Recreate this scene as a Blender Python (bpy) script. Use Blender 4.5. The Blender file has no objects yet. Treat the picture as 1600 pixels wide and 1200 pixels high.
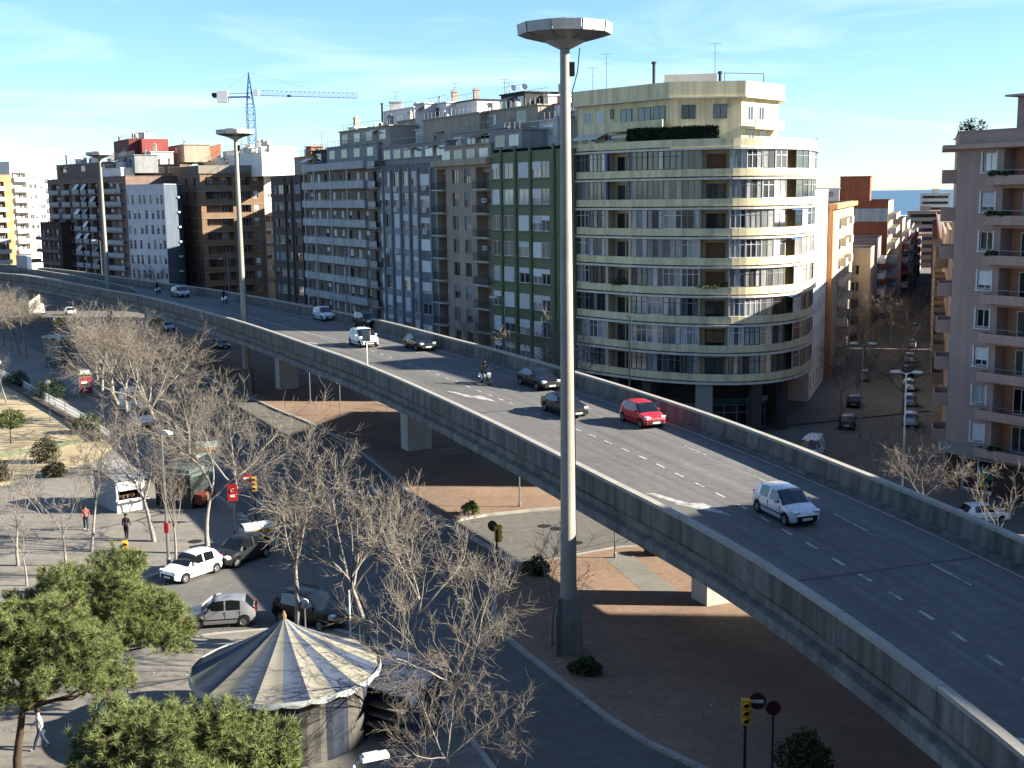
import bpy, bmesh, math, random
import numpy as np
from mathutils import Vector, Matrix, noise
random.seed(7)
R = math.radians
SC = bpy.context.scene
COL = SC.collection
# ---------------------------------------------------------------- camera
F_PX, CAM_H, TH = 1900.0, 21.5, 0.0138          # focal length in photo pixels, eye height, roll
PT = math.atan(295.5 / F_PX)                    # pitch below the horizon
cp, sp, ct, st = math.cos(PT), math.sin(PT), math.cos(TH), math.sin(TH)
FK = F_PX / cp
cam = bpy.data.objects.new('camera', bpy.data.cameras.new('camera')); COL.objects.link(cam)
R0, U0, FW = Vector((1, 0, 0)), Vector((0, sp, cp)), Vector((0, cp, -sp))
Xc, Uc = R0 * ct - U0 * st, R0 * st + U0 * ct
mw = Matrix((Xc, Uc, -FW)).transposed().to_4x4(); mw.translation = (0, 0, CAM_H)
cam.matrix_world = mw
cam.data.sensor_width = 36; cam.data.lens = 36 * F_PX / 1600
cam.data.clip_start = 0.5; cam.data.clip_end = 90000
SC.camera = cam
# ---------------------------------------------------------------- sky, sun, exposure
SUN_EL, SUN_AZ = R(24), R(95)                 # azimuth clockwise from +Y
wd = bpy.data.worlds.new('World'); SC.world = wd; wd.use_nodes = True
nt = wd.node_tree; nt.nodes.clear()
def wn(t, **k):
    n = nt.nodes.new(t)
    for a, b in k.items(): setattr(n, a, b)
    return n
sky = wn('ShaderNodeTexSky', sky_type='NISHITA', sun_disc=False, sun_elevation=SUN_EL, sun_rotation=SUN_AZ,
         altitude=60, air_density=1.0, dust_density=0.1, ozone_density=4.0)
bg = wn('ShaderNodeBackground'); bg.inputs[1].default_value = 0.05
tc = wn('ShaderNodeTexCoord'); mp = wn('ShaderNodeMapping'); mp.inputs['Scale'].default_value = (1.6, 1.6, 13.0)
mp.inputs['Rotation'].default_value = (0, R(5), 0)
n1 = wn('ShaderNodeTexNoise'); n1.inputs['Scale'].default_value = 1.5; n1.inputs['Detail'].default_value = 7; n1.inputs['Roughness'].default_value = .56
n1.inputs['Distortion'].default_value = .7
rp = wn('ShaderNodeValToRGB'); rp.color_ramp.elements[0].position = .5; rp.color_ramp.elements[1].position = .78
mx = wn('ShaderNodeMix', data_type='RGBA'); mx.inputs[7].default_value = (7.6, 8.2, 8.8, 1)
sc_ = wn('ShaderNodeMath', operation='MULTIPLY'); sc_.inputs[1].default_value = .4
out = wn('ShaderNodeOutputWorld')
L = nt.links.new
L(tc.outputs['Generated'], mp.inputs['Vector']); L(mp.outputs[0], n1.inputs['Vector']); L(n1.outputs['Fac'], rp.inputs[0])
L(rp.outputs[0], sc_.inputs[0]); L(sc_.outputs[0], mx.inputs[0]); tn = wn('ShaderNodeMix', data_type='RGBA', blend_type='MULTIPLY'); tn.inputs[0].default_value = 1; tn.inputs[7].default_value = (.86, 1.0, 1.12, 1); L(sky.outputs[0], tn.inputs[6]); L(tn.outputs[2], mx.inputs[6]); L(mx.outputs[2], bg.inputs[0]); L(bg.outputs[0], out.inputs[0])
sd = bpy.data.lights.new('sun', 'SUN'); sd.energy = 5.0; sd.angle = R(.53); sd.color = (1, .92, .78)
so = bpy.data.objects.new('sun', sd); COL.objects.link(so)
S = Vector((math.sin(SUN_AZ) * math.cos(SUN_EL), math.cos(SUN_AZ) * math.cos(SUN_EL), math.sin(SUN_EL)))
so.rotation_euler = S.to_track_quat('Z', 'Y').to_euler(); so.location = (60, -20, 90)
vs = SC.view_settings; vs.view_transform = 'Standard'; vs.look = 'None'; vs.exposure = 2.1; vs.gamma = 1
# ---------------------------------------------------------------- measuring helpers (photo pixel -> point of the place)
def ray(px, py):
    dx, dy = px - 800, py - 600
    xl = ct * dx - st * dy; yl = st * dx + ct * dy
    return xl, F_PX * cp - yl * sp, -F_PX * sp - yl * cp
def G(px, py, z=0.0):                            # point at height z
    d = ray(px, py); t = (z - CAM_H) / d[2]
    return Vector((d[0] * t, d[1] * t, z))
def V(px, py, Y):                                # point at distance Y
    d = ray(px, py); t = Y / d[1]
    return Vector((d[0] * t, Y, CAM_H + d[2] * t))
def gz(x, y):                                    # terrain falls towards the avenue's far side and on to the sea
    s = .875 * x + .485 * y
    t = min(1, max(0, (s - 47) / 27)); z = -3.4 * t * t * (3 - 2 * t)
    if s > 82: z -= min(29.5, .022 * (s - 82))
    return z
def GT(px, py):                                  # point on the terrain
    z = 0
    for _ in range(25): p = G(px, py, z); z = .5 * z + .5 * gz(p.x, p.y)
    return Vector((p.x, p.y, gz(p.x, p.y)))
# ---------------------------------------------------------------- object helpers
def link(o, parent=None):
    COL.objects.link(o)
    if parent is not None: o.parent = parent
    return o
def tag(o, label, cat, group=None, kind=None):
    if label: o['label'] = label
    if cat: o['category'] = cat
    if group: o['group'] = group
    if kind: o['kind'] = kind
    return o
def empty(name, loc, label, cat, group=None, rz=0):
    o = bpy.data.objects.new(name, None); o.empty_display_size = .3; link(o); o.location = loc; o.rotation_euler = (0, 0, rz)
    return tag(o, label, cat, group)
def inst(name, me, parent=None, loc=(0, 0, 0), rz=0, sc=None):
    o = bpy.data.objects.new(name, me); link(o, parent); o.location = loc; o.rotation_euler = (0, 0, rz)
    if sc is not None: o.scale = (sc, sc, sc) if not hasattr(sc, '__len__') else sc
    return o
def copy_tree(o, parent=None):
    c = o.copy(); link(c, parent)
    for ch in o.children: copy_tree(ch, c)
    return c
class MB:
    def __init__(s): s.v = []; s.f = []; s.m = []
    def poly(s, pts, m=0):
        b = len(s.v); s.v += [tuple(p) for p in pts]; s.f.append(tuple(range(b, b + len(pts)))); s.m.append(m); return s
    def box(s, x0, x1, y0, y1, z0, z1, m=0):
        b = len(s.v)
        s.v += [(x0, y0, z0), (x1, y0, z0), (x1, y1, z0), (x0, y1, z0), (x0, y0, z1), (x1, y0, z1), (x1, y1, z1), (x0, y1, z1)]
        for q in ((0, 3, 2, 1), (4, 5, 6, 7), (0, 1, 5, 4), (1, 2, 6, 5), (2, 3, 7, 6), (3, 0, 4, 7)):
            s.f.append(tuple(b + i for i in q)); s.m.append(m)
        return s
    def obox(s, c, ax, ay, az, m=0):              # centre + half axes
        c, ax, ay, az = Vector(c), Vector(ax), Vector(ay), Vector(az); b = len(s.v)
        for k in (-1, 1):
            for i, j in ((-1, -1), (1, -1), (1, 1), (-1, 1)): s.v.append(tuple(c + ax * i + ay * j + az * k))
        for q in ((0, 3, 2, 1), (4, 5, 6, 7), (0, 1, 5, 4), (1, 2, 6, 5), (2, 3, 7, 6), (3, 0, 4, 7)):
            s.f.append(tuple(b + i for i in q)); s.m.append(m)
        return s
    def bar(s, a, b, w, h=None, m=0):
        a, b = Vector(a), Vector(b); d = b - a; l = d.length
        if l < 1e-6: return s
        d /= l; up = Vector((0, 0, 1)) if abs(d.z) < .95 else Vector((0, 1, 0))
        x = d.cross(up).normalized(); y = x.cross(d)
        return s.obox((a + b) / 2, x * w / 2, y * (h or w) / 2, d * l / 2, m)
    def tube(s, pts, rad, n=6, cap=True, m=0):
        pts = [Vector(p) for p in pts]
        if not hasattr(rad, '__len__'): rad = [rad] * len(pts)
        b = len(s.v); up = None
        for i, p in enumerate(pts):
            d = (pts[min(i + 1, len(pts) - 1)] - pts[max(i - 1, 0)])
            if d.length < 1e-9: d = Vector((0, 0, 1))
            d.normalize()
            if up is None: up = Vector((1, 0, 0)) if abs(d.x) < .9 else Vector((0, 1, 0))
            x = d.cross(up).normalized(); y = d.cross(x); up = -x.cross(d) if False else up
            for k in range(n):
                a = 2 * math.pi * k / n; s.v.append(tuple(p + (x * math.cos(a) + y * math.sin(a)) * rad[i]))
        for i in range(len(pts) - 1):
            for k in range(n):
                k2 = (k + 1) % n
                s.f.append((b + i * n + k, b + i * n + k2, b + (i + 1) * n + k2, b + (i + 1) * n + k)); s.m.append(m)
        if cap and n > 2:
            s.f.append(tuple(b + k for k in reversed(range(n)))); s.m.append(m)
            e = b + (len(pts) - 1) * n; s.f.append(tuple(e + k for k in range(n))); s.m.append(m)
        return s
    def lathe(s, prof, n=16, c=(0, 0, 0), m=0, axis='z'):
        b = len(s.v)
        for r, z in prof:
            for k in range(n):
                a = 2 * math.pi * k / n
                p = (r * math.cos(a), r * math.sin(a), z) if axis == 'z' else (r * math.cos(a), z, r * math.sin(a))
                s.v.append((p[0] + c[0], p[1] + c[1], p[2] + c[2]))
        for i in range(len(prof) - 1):
            for k in range(n):
                k2 = (k + 1) % n
                s.f.append((b + i * n + k, b + i * n + k2, b + (i + 1) * n + k2, b + (i + 1) * n + k)); s.m.append(m)
        return s
    def prism(s, poly, z0, z1, m=0, top=None):
        n = len(poly); b = len(s.v)
        f0 = z0 if callable(z0) else (lambda x, y: z0); f1 = z1 if callable(z1) else (lambda x, y: z1)
        s.v += [(p[0], p[1], f0(p[0], p[1])) for p in poly] + [(p[0], p[1], f1(p[0], p[1])) for p in poly]
        s.f.append(tuple(b + i for i in reversed(range(n)))); s.m.append(m)
        s.f.append(tuple(b + n + i for i in range(n))); s.m.append(m if top is None else top)
        for i in range(n):
            j = (i + 1) % n; s.f.append((b + i, b + j, b + n + j, b + n + i)); s.m.append(m)
        return s
    def mesh(s, name, mats, smooth=False, sharp=None, norm=False):
        me = bpy.data.meshes.new(name); me.from_pydata(s.v, [], s.f)
        for mt in (mats if isinstance(mats, (list, tuple)) else [mats]): me.materials.append(mt)
        me.polygons.foreach_set('material_index', s.m)
        if norm:
            bm = bmesh.new(); bm.from_mesh(me); bmesh.ops.recalc_face_normals(bm, faces=bm.faces); bm.to_mesh(me); bm.free()
        if smooth:
            me.polygons.foreach_set('use_smooth', [True] * len(me.polygons))
            if sharp: me.set_sharp_from_angle(angle=R(sharp))
        me.update(); return me
    def build(s, name, mats, parent=None, loc=(0, 0, 0), rz=0, **k):
        return inst(name, s.mesh(name, mats, **k), parent, loc, rz)
# ---------------------------------------------------------------- materials
MATS = {}
def M(name, col=(.5, .5, .5), rough=.85, var=.15, scale=.8, streak=0., fine=.1, bump=0., metal=0., spec=.3, stain=None, rnd=0., coat=0.):
    if name in MATS: return MATS[name]
    kf = max(.3, max(col) ** .45); col = tuple(c * kf for c in col)
    m = bpy.data.materials.new(name); MATS[name] = m; m.use_nodes = True
    t = m.node_tree; p = t.nodes['Principled BSDF']; ln = t.links.new
    p.inputs['Roughness'].default_value = rough; p.inputs['Metallic'].default_value = metal
    p.inputs['Specular IOR Level'].default_value = spec; p.inputs['Coat Weight'].default_value = coat; p.inputs['Coat Roughness'].default_value = .05
    c = (*col, 1)
    if stain: stain = (tuple(q * max(.3, max(stain[0]) ** .45) for q in stain[0]),) + stain[1:]
    if var == 0 and rnd == 0 and not streak:
        p.inputs['Base Color'].default_value = c; return m
    geo = t.nodes.new('ShaderNodeNewGeometry')
    def nz(scale, detail, vec=None, rough_=.6):
        n = t.nodes.new('ShaderNodeTexNoise'); n.inputs['Scale'].default_value = scale; n.inputs['Detail'].default_value = detail; n.inputs['Roughness'].default_value = rough_
        ln(vec or geo.outputs['Position'], n.inputs['Vector']); return n.outputs['Fac']
    def mr(sock, a, b, lo=.3, hi=.7):
        n = t.nodes.new('ShaderNodeMapRange'); n.inputs[1].default_value = lo; n.inputs[2].default_value = hi; n.inputs[3].default_value = a; n.inputs[4].default_value = b
        ln(sock, n.inputs[0]); return n.outputs[0]
    def mul(a, b):
        n = t.nodes.new('ShaderNodeMath'); n.operation = 'MULTIPLY'; ln(a, n.inputs[0]); ln(b, n.inputs[1]); return n.outputs[0]
    v = mr(nz(scale, 5), 1 - var, 1 + var)
    if fine: v = mul(v, mr(nz(scale * 14, 3), 1 - fine, 1 + fine))
    if streak:
        mp_ = t.nodes.new('ShaderNodeMapping'); mp_.inputs['Scale'].default_value = (1.6, 1.6, .1); ln(geo.outputs['Position'], mp_.inputs['Vector'])
        v = mul(v, mr(nz(1.0, 5, mp_.outputs[0]), 1 - streak, 1 + streak * .35, .38, .62))
    if rnd:
        oi = t.nodes.new('ShaderNodeObjectInfo'); v = mul(v, mr(oi.outputs['Random'], 1 - rnd, 1 + rnd, 0, 1))
    vm = t.nodes.new('ShaderNodeVectorMath'); vm.operation = 'SCALE'; vm.inputs[0].default_value = col; ln(v, vm.inputs['Scale'])
    res = vm.outputs[0]
    if stain:                                    # (colour, scale, low, high, amount)
        n = t.nodes.new('ShaderNodeMix'); n.data_type = 'RGBA'; n.inputs[7].default_value = (*stain[0], 1)
        ln(mr(nz(stain[1], 6), 0, stain[4], stain[2], stain[3]), n.inputs[0]); ln(res, n.inputs[6]); res = n.outputs[2]
    ln(res, p.inputs['Base Color'])
    if bump:
        b = t.nodes.new('ShaderNodeBump'); b.inputs['Strength'].default_value = bump; b.inputs['Distance'].default_value = .02
        ln(nz(scale * 20, 4), b.inputs['Height']); ln(b.outputs[0], p.inputs['Normal'])
    return m
def glass_mat(name, dark, pale, lo, hi, rough=.06):
    m = bpy.data.materials.new(name); MATS[name] = m; m.use_nodes = True
    t = m.node_tree; p = t.nodes['Principled BSDF']; ln = t.links.new
    oi = t.nodes.new('ShaderNodeObjectInfo'); rp_ = t.nodes.new('ShaderNodeValToRGB'); e = rp_.color_ramp.elements
    e[0].position = lo; e[0].color = (*dark, 1); e[1].position = hi; e[1].color = (*pale, 1)
    ln(oi.outputs['Random'], rp_.inputs[0])
    geo = t.nodes.new('ShaderNodeNewGeometry'); mp_ = t.nodes.new('ShaderNodeMapping'); mp_.inputs['Scale'].default_value = (9, 9, .5)
    n = t.nodes.new('ShaderNodeTexNoise'); n.inputs['Scale'].default_value = 1; n.inputs['Detail'].default_value = 2
    ln(geo.outputs['Position'], mp_.inputs['Vector']); ln(mp_.outputs[0], n.inputs['Vector'])
    r2 = t.nodes.new('ShaderNodeMapRange'); r2.inputs[1].default_value = .3; r2.inputs[2].default_value = .7; r2.inputs[3].default_value = .55; r2.inputs[4].default_value = 1.25
    ln(n.outputs['Fac'], r2.inputs[0])
    vm = t.nodes.new('ShaderNodeVectorMath'); vm.operation = 'SCALE'; ln(rp_.outputs[0], vm.inputs[0]); ln(r2.outputs[0], vm.inputs['Scale'])
    ln(vm.outputs[0], p.inputs['Base Color']); p.inputs['Roughness'].default_value = rough; p.inputs['Specular IOR Level'].default_value = .7
    return m
GLASS = glass_mat('window_glass', (.02, .025, .03), (.34, .34, .32), .35, .95)
GLASS_D = glass_mat('dark_window_glass', (.012, .015, .018), (.10, .11, .11), .3, 1)
GLASS_P = glass_mat('curtained_glass', (.06, .065, .065), (.5, .5, .48), .1, 1)
SHUT = M('roller_blind', (.64, .64, .63), .7, .08, 2, rnd=.18)
SHUT_G = M('grey_roller_blind', (.30, .31, .33), .7, .08, 2, rnd=.25)
FRAME_W = M('white_frame', (.68, .68, .66), .5, .06, 2)
FRAME_B = M('bronze_frame', (.10, .085, .07), .5, .1, 2)
FRAME_G = M('grey_frame', (.30, .31, .31), .5, .1, 2)
CONC = M('concrete', (.30, .285, .255), .9, .16, .35, streak=.38, fine=.12, bump=.25, stain=((.12, .11, .10), .25, .55, .78, .55))
CONC_L = M('light_concrete', (.52, .49, .43), .85, .08, .5, streak=.12, fine=.06)
ASPH = M('asphalt', (.205, .197, .178), .9, .16, .12, fine=.16, bump=.3, stain=((.145, .142, .135), .35, .55, .75, .5))
ASPH_D = M('deck_asphalt', (.205, .200, .190), .88, .12, .16, fine=.14, bump=.25, stain=((.145, .142, .138), .22, .55, .8, .5))
PAVE = M('pavement', (.29, .265, .225), .9, .12, .2, fine=.1, bump=.15, stain=((.15, .14, .125), .3, .55, .8, .5))
KERB = M('kerb_stone', (.40, .38, .34), .9, .15, 1.2)
PAINT = M('road_paint', (.50, .49, .46), .75, .15, 1.5, fine=.15, stain=((.2, .195, .185), 2.2, .42, .66, .75))
def slab_joints(m, sx, sy, rot, lo, msz=.012):
    t = m.node_tree; p = t.nodes['Principled BSDF']; src = p.inputs['Base Color'].links[0].from_socket
    geo = t.nodes.new('ShaderNodeNewGeometry'); mp_ = t.nodes.new('ShaderNodeMapping'); mp_.inputs['Rotation'].default_value = (0, 0, R(rot))
    br = t.nodes.new('ShaderNodeTexBrick'); br.inputs['Color1'].default_value = (.93, .93, .93, 1); br.inputs['Color2'].default_value = (1.06, 1.05, 1.04, 1); br.inputs['Mortar'].default_value = (lo, lo, lo, 1)
    br.inputs['Scale'].default_value = 1; br.inputs['Brick Width'].default_value = sx; br.inputs['Row Height'].default_value = sy; br.inputs['Mortar Size'].default_value = msz
    m_ = t.nodes.new('ShaderNodeMix'); m_.data_type = 'RGBA'; m_.blend_type = 'MULTIPLY'; m_.inputs[0].default_value = 1
    t.links.new(geo.outputs['Position'], mp_.inputs[0]); t.links.new(mp_.outputs[0], br.inputs[0]); t.links.new(src, m_.inputs[6]); t.links.new(br.outputs[0], m_.inputs[7]); t.links.new(m_.outputs[2], p.inputs['Base Color'])
slab_joints(PAVE, 1.2, .6, 28, .72)
SAND = M('sand', (.46, .37, .22), .95, .12, .3, fine=.12, bump=.3, stain=((.30, .25, .15), .4, .5, .75, .5))
METAL_G = M('grey_metal', (.32, .33, .33), .45, .1, 2, metal=.6)
METAL_D = M('dark_metal', (.04, .042, .045), .5, .1, 2)
WHITE = M('white_paint', (.72, .72, .70), .6, .07, 1.2)
BLACK = M('black_plastic', (.02, .02, .02), .5, .1, 3)
YELLOW = M('traffic_yellow', (.62, .33, .03), .5, .1, 3)
RED = M('sign_red', (.50, .02, .025), .45, .08, 3)
BARK = M('plane_bark', (.33, .30, .255), .9, .28, 3.0, fine=.2)
TWIG = M('plane_twig', (.27, .235, .19), .9, .22, 2.0)
BARK_D = M('dark_bark', (.10, .078, .058), .95, .25, 4)
ROOF_G = M('roof_gravel', (.30, .28, .25), .95, .15, .7)
TILE = M('terracotta_tile', (.46, .17, .08), .85, .22, 1.6, fine=.15)
# ================================================================ terrain, sea, pavements
def ss_axis(lo, hi, fine_lo, fine_hi, step):
    a = list(np.arange(fine_lo, fine_hi + .1, step)); d = step; v = fine_lo
    while v > lo: d *= 1.6; v -= d; a.insert(0, v)
    d = step; v = a[-1]
    while v < hi: d *= 1.6; v += d; a.append(v)
    return a
def grid_mesh(name, xs, ys, zf, mat, parent=None):
    mb = MB(); nx = len(xs)
    for y in ys:
        for x in xs: mb.v.append((x, y, zf(x, y)))
    for j in range(len(ys) - 1):
        for i in range(nx - 1):
            b = j * nx + i; mb.f.append((b, b + 1, b + nx + 1, b + nx)); mb.m.append(0)
    return mb.build(name, mat, parent, smooth=True)
gr = grid_mesh('ground', ss_axis(-6000, 6000, -160, 200, 6), ss_axis(-800, 7000, -40, 420, 6), gz, ASPH)
tag(gr, 'dark grey asphalt ground of the avenue and side streets', 'ground', kind='structure')
SEA = M('sea_water', (.035, .13, .22), .35, .12, .004, fine=.1, spec=.5)
def st_(s, t): return Vector((.875 * s - .485 * t, .485 * s + .875 * t, 0))
mb = MB(); a, b, c, d = st_(900, -70000), st_(80000, -70000), st_(80000, 70000), st_(900, 70000)
mb.poly([(p.x, p.y, -31) for p in (a, b, c, d)])
tag(mb.build('sea', SEA), 'blue sea at the horizon beyond the city', 'sea', kind='structure')
def slab(name, pts, z1, mat, label, kind='structure', kerb=True, z0=-.3, cat='pavement'):
    mb = MB(); mb.prism(pts, z0, z1); o = mb.build(name, mat, norm=True); tag(o, label, cat, kind=kind)
    if kerb:
        n = len(pts); L_ = []
        for i in range(n):                       # kerb stones one by one, along the edges that can be seen
            p, q = Vector(pts[i][:2]), Vector(pts[(i + 1) % n][:2])
            if (p + q).length / 2 > 175 or min(p.y, q.y) < 20: continue
            l = (q - p).length; k = max(1, round(l / 2.4)); dr = (q - p) / l; nr = Vector((-dr.y, dr.x))
            for j in range(k): L_.append((p + dr * (l * (j + .5) / k), dr * (l / k / 2 - .012), nr * .13))
        for c, ax, ay in L_:
            m2 = MB().obox((0, 0, 0), (ax.x, ax.y, 0), (ay.x, ay.y, 0), (0, 0, .2))
            m2.build('kerb_stone', KERB, o, (c.x, c.y, z1 - .2 + .012))
    return o
def smooth_poly(pts, it=2, closed=True):
    pts = [Vector(p[:2]) for p in pts]
    for _ in range(it):
        o = []; n = len(pts)
        for i in range(n if closed else n - 1):
            p, q = pts[i], pts[(i + 1) % n]; o += [p * .75 + q * .25, p * .25 + q * .75]
        if not closed: o = [pts[0]] + o + [pts[-1]]
        pts = o
    return pts
g2 = lambda L_: [G(*p).to_2d() for p in L_]
plaza = g2([(-260, 500), (-60, 515), (0, 530), (40, 541), (75, 558), (105, 578), (150, 612), (185, 640), (215, 672), (250, 705), (300, 745), (345, 780), (378, 806), (393, 822), (395, 838), (375, 850), (330, 868), (270, 890), (200, 915), (100, 945), (-80, 995), (-420, 1090)])
slab('plaza_pavement', plaza, .12, PAVE, 'pale grey paved plaza with kiosks and bare trees')
near_p = g2([(-300, 1130), (-80, 1075), (0, 1052), (120, 1028), (250, 1006), (330, 994), (420, 986), (520, 986), (580, 1001), (625, 1036), (680, 1090), (730, 1150), (790, 1230), (830, 1290)]) + [Vector((-2, 20)), Vector((-30, 15)), Vector((-60, 30))]
slab('near_pavement', near_p, .12, PAVE, 'paved corner where the striped carousel tent stands')
# sand playground
sand = g2([(-120, 590), (-30, 596), (12, 607), (60, 630), (110, 652), (165, 682), (178, 700), (150, 722), (105, 735), (50, 748), (0, 762), (-160, 790)])
slab('sand_playground', sand, .135, SAND, 'yellow sandy playground with shrubs behind a low white fence', kerb=False, z0=.0, cat='sand')
# red brick islands under the viaduct
def brick_paving(name, base, joint):
    m = M(name, base, .9, .18, .18, fine=.12, bump=.1, stain=((.25, .2, .165), .22, .55, .72, .8))
    t = m.node_tree; p = t.nodes['Principled BSDF']; src = p.inputs['Base Color'].links[0].from_socket
    geo = t.nodes.new('ShaderNodeNewGeometry'); mp_ = t.nodes.new('ShaderNodeMapping'); mp_.inputs['Rotation'].default_value = (0, 0, R(61)); mp_.inputs['Scale'].default_value = (2.2, 2.2, 2.2)
    br = t.nodes.new('ShaderNodeTexBrick'); br.inputs['Color1'].default_value = (.85, .85, .85, 1); br.inputs['Color2'].default_value = (1.15, 1.1, 1.1, 1); br.inputs['Mortar'].default_value = (*joint, 1)
    br.inputs['Scale'].default_value = 2; br.inputs['Mortar Size'].default_value = .03
    m_ = t.nodes.new('ShaderNodeMix'); m_.data_type = 'RGBA'; m_.blend_type = 'MULTIPLY'; m_.inputs[0].default_value = .8
    t.links.new(geo.outputs['Position'], mp_.inputs[0]); t.links.new(mp_.outputs[0], br.inputs[0]); t.links.new(src, m_.inputs[6]); t.links.new(br.outputs[0], m_.inputs[7]); t.links.new(m_.outputs[2], p.inputs['Base Color'])
    return m
BRICKP = brick_paving('brick_paving', (.33, .225, .158), (.7, .68, .66))
islA = g2([(1090, 1200), (1067, 1189), (1012, 1163), (954, 1127), (896, 1082), (838, 1036), (795, 1001), (772, 962), (772, 925), (792, 896), (818, 882), (864, 877), (920, 866), (965, 858), (1046, 853), (1100, 849)])
islA = islA + [Vector((24, 86)), Vector((28, 66)), Vector((33, 40)), Vector((34, 14)), Vector((22, 16)), Vector((15, 34))]
slab('brick_island', islA, .14, BRICKP, 'red brick traffic island below the near end of the viaduct', cat='traffic island')
islB = g2([(960, 790), (885, 795), (830, 799), (760, 806), (700, 817), (683, 812), (640, 772), (600, 735), (560, 703), (520, 680), (480, 660), (430, 640), (392, 622), (340, 597), (280, 565), (200, 525)])
islB = islB + [Vector((-42, 196)), Vector((-26, 150)), Vector((-7, 118)), Vector((9, 98))]
slab('brick_median', islB, .14, BRICKP, 'long red brick median under the middle of the viaduct', cat='traffic island')
# grey concrete path across the near island, raised ramp kerb and mast footing
mb = MB(); pa, pb = G(965, 868, .147), G(1045, 935, .147); d = (pb - pa).normalized(); n_ = Vector((-d.y, d.x, 0)) * .9
mb.poly([pa - n_, pb - n_, pb + n_, pa + n_]); o = mb.build('path', M('path_concrete', (.26, .25, .22), .9, .15, .5)); tag(o, 'grey concrete path crossing the brick island', 'path', kind='structure')
# pavement on the far side of the avenue (follows the slope)
def st_strip(name, s0, s1, t0, t1, dz, mat, label, ns=6, nt_=40):
    mb = MB()
    for j in range(nt_ + 1):
        for i in range(ns + 1):
            p = st_(s0 + (s1 - s0) * i / ns, t0 + (t1 - t0) * j / nt_); mb.v.append((p.x, p.y, gz(p.x, p.y) + dz))
    for j in range(nt_):
        for i in range(ns):
            b = j * (ns + 1) + i; mb.f.append((b, b + ns + 1, b + ns + 2, b + 1)); mb.m.append(0)
    n = len(mb.v)                                # kerb face along the road side
    for j in range(nt_ + 1):
        p = st_(s0, t0 + (t1 - t0) * j / nt_); mb.v.append((p.x, p.y, gz(p.x, p.y) - .1))
    for j in range(nt_): mb.f.append((j * (ns + 1), (j + 1) * (ns + 1), n + j + 1, n + j)); mb.m.append(0)
    return tag(mb.build(name, mat, norm=True), label, 'pavement', kind='structure')
PAVE_D = M('worn_pavement', (.20, .185, .165), .9, .15, .3, fine=.1)
st_strip('avenue_pavement', 62, 110, 98, 300, .12, PAVE_D, 'pavement in front of the row of apartment blocks')
st_strip('corner_pavement', 68, 120, -60, 70.5, .12, PAVE_D, 'pavement in front of the pink corner building')
# painted marks on the ground roads
def paint_quad(mb, a, b, w, z):
    a, b = Vector((a[0], a[1], z)), Vector((b[0], b[1], z)); d = (b - a).normalized(); n = Vector((-d.y, d.x, 0)) * w / 2
    mb.poly([a - n, b - n, b + n, a + n])
mb = MB(); paint_quad(mb, G(692, 815), G(817, 884), .55, .008)
tag(mb.build('stop_line', PAINT), 'broad white line across the sunlit slip road mouth', 'road marking', kind='structure')
for i in range(7):
    a = Vector((-20.2, 84.5)) + Vector((1.55, .78)) * i; mb = MB(); paint_quad(mb, a, a + Vector((1.0, -2.2)), .5, .008)
    tag(mb.build('zebra_stripe', PAINT), 'white zebra crossing stripe on the shaded road', 'road marking', 'zebra crossing stripes', 'structure')
for i in range(9):
    a = G(250, 640) + Vector((.47, -.88, 0)) * (i * 7.0); mb = MB(); paint_quad(mb, a, a + Vector((.47, -.88, 0)) * 2.2, .14, .008)
    tag(mb.build('lane_dash', PAINT), 'white lane dash on the road left of the viaduct', 'road marking', 'lane dashes on the lower road', 'structure')

# ================================================================ viaduct
NEAR = [(-160, 420), (-80, 421), (0, 426), (56, 431.6), (112, 442), (165, 452), (216, 460), (244, 467), (285, 476.6), (350, 495), (400, 510), (500, 545), (600, 583), (700, 628), (800, 676), (880, 717), (960, 758), (1050, 803), (1150, 858), (1250, 921), (1350, 990), (1450, 1062), (1560, 1149), (1600, 1184)]
FAR = [(-160, 407), (-60, 409), (0, 412), (62, 417.5), (112, 422), (169, 430), (220, 437), (300, 446.5), (400, 462), (489, 479), (590, 497), (679, 520), (774, 545), (884, 572), (974, 601), (1067, 629), (1180, 666.6), (1212, 680), (1300, 714), (1409, 756), (1500, 796), (1600, 840)]
MID = [(-160, 413.5), (-80, 415), (0, 418.5), (56, 421), (112, 429.5), (165, 440), (206, 449)]
ZT = [(-40, 3.0), (20, 6.0), (55, 7.4), (63, 7.65), (101, 8.65), (136, 8.8), (900, 8.8)]
def zt(y):
    for (a, b), (c, d) in zip(ZT, ZT[1:]):
        if y <= c: return b + (d - b) * (y - a) / (c - a)
    return 8.8
def lift(px, py, dz=0.0):
    z = 8
    for _ in range(30): z = .5 * z + .5 * (zt(G(px, py, z).y) + dz)
    return G(px, py, z)
PARH = 1.15                                      # parapet height above the road
def to_deck(px, py, up=0.0): return lift(px, py, -PARH + up)
nearW = [lift(*p).to_2d() for p in NEAR]; farW = [lift(*p).to_2d() for p in FAR]
nearW += [nearW[-1] + (nearW[-1] - nearW[-3]) * k for k in (1.2, 2.6)]; farW += [farW[-1] + (farW[-1] - farW[-2]) * k for k in (2, 5, 9)]
nearW, farW = smooth_poly(nearW, 2, False), smooth_poly(farW, 2, False)
def resample(pts, step):
    o = [pts[0].copy()]; acc = 0
    for a, b in zip(pts, pts[1:]):
        l = (b - a).length; t = step - acc
        while t <= l and l > 0: o.append(a + (b - a) * (t / l)); t += step
        acc = l - (t - step)
    return o
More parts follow.
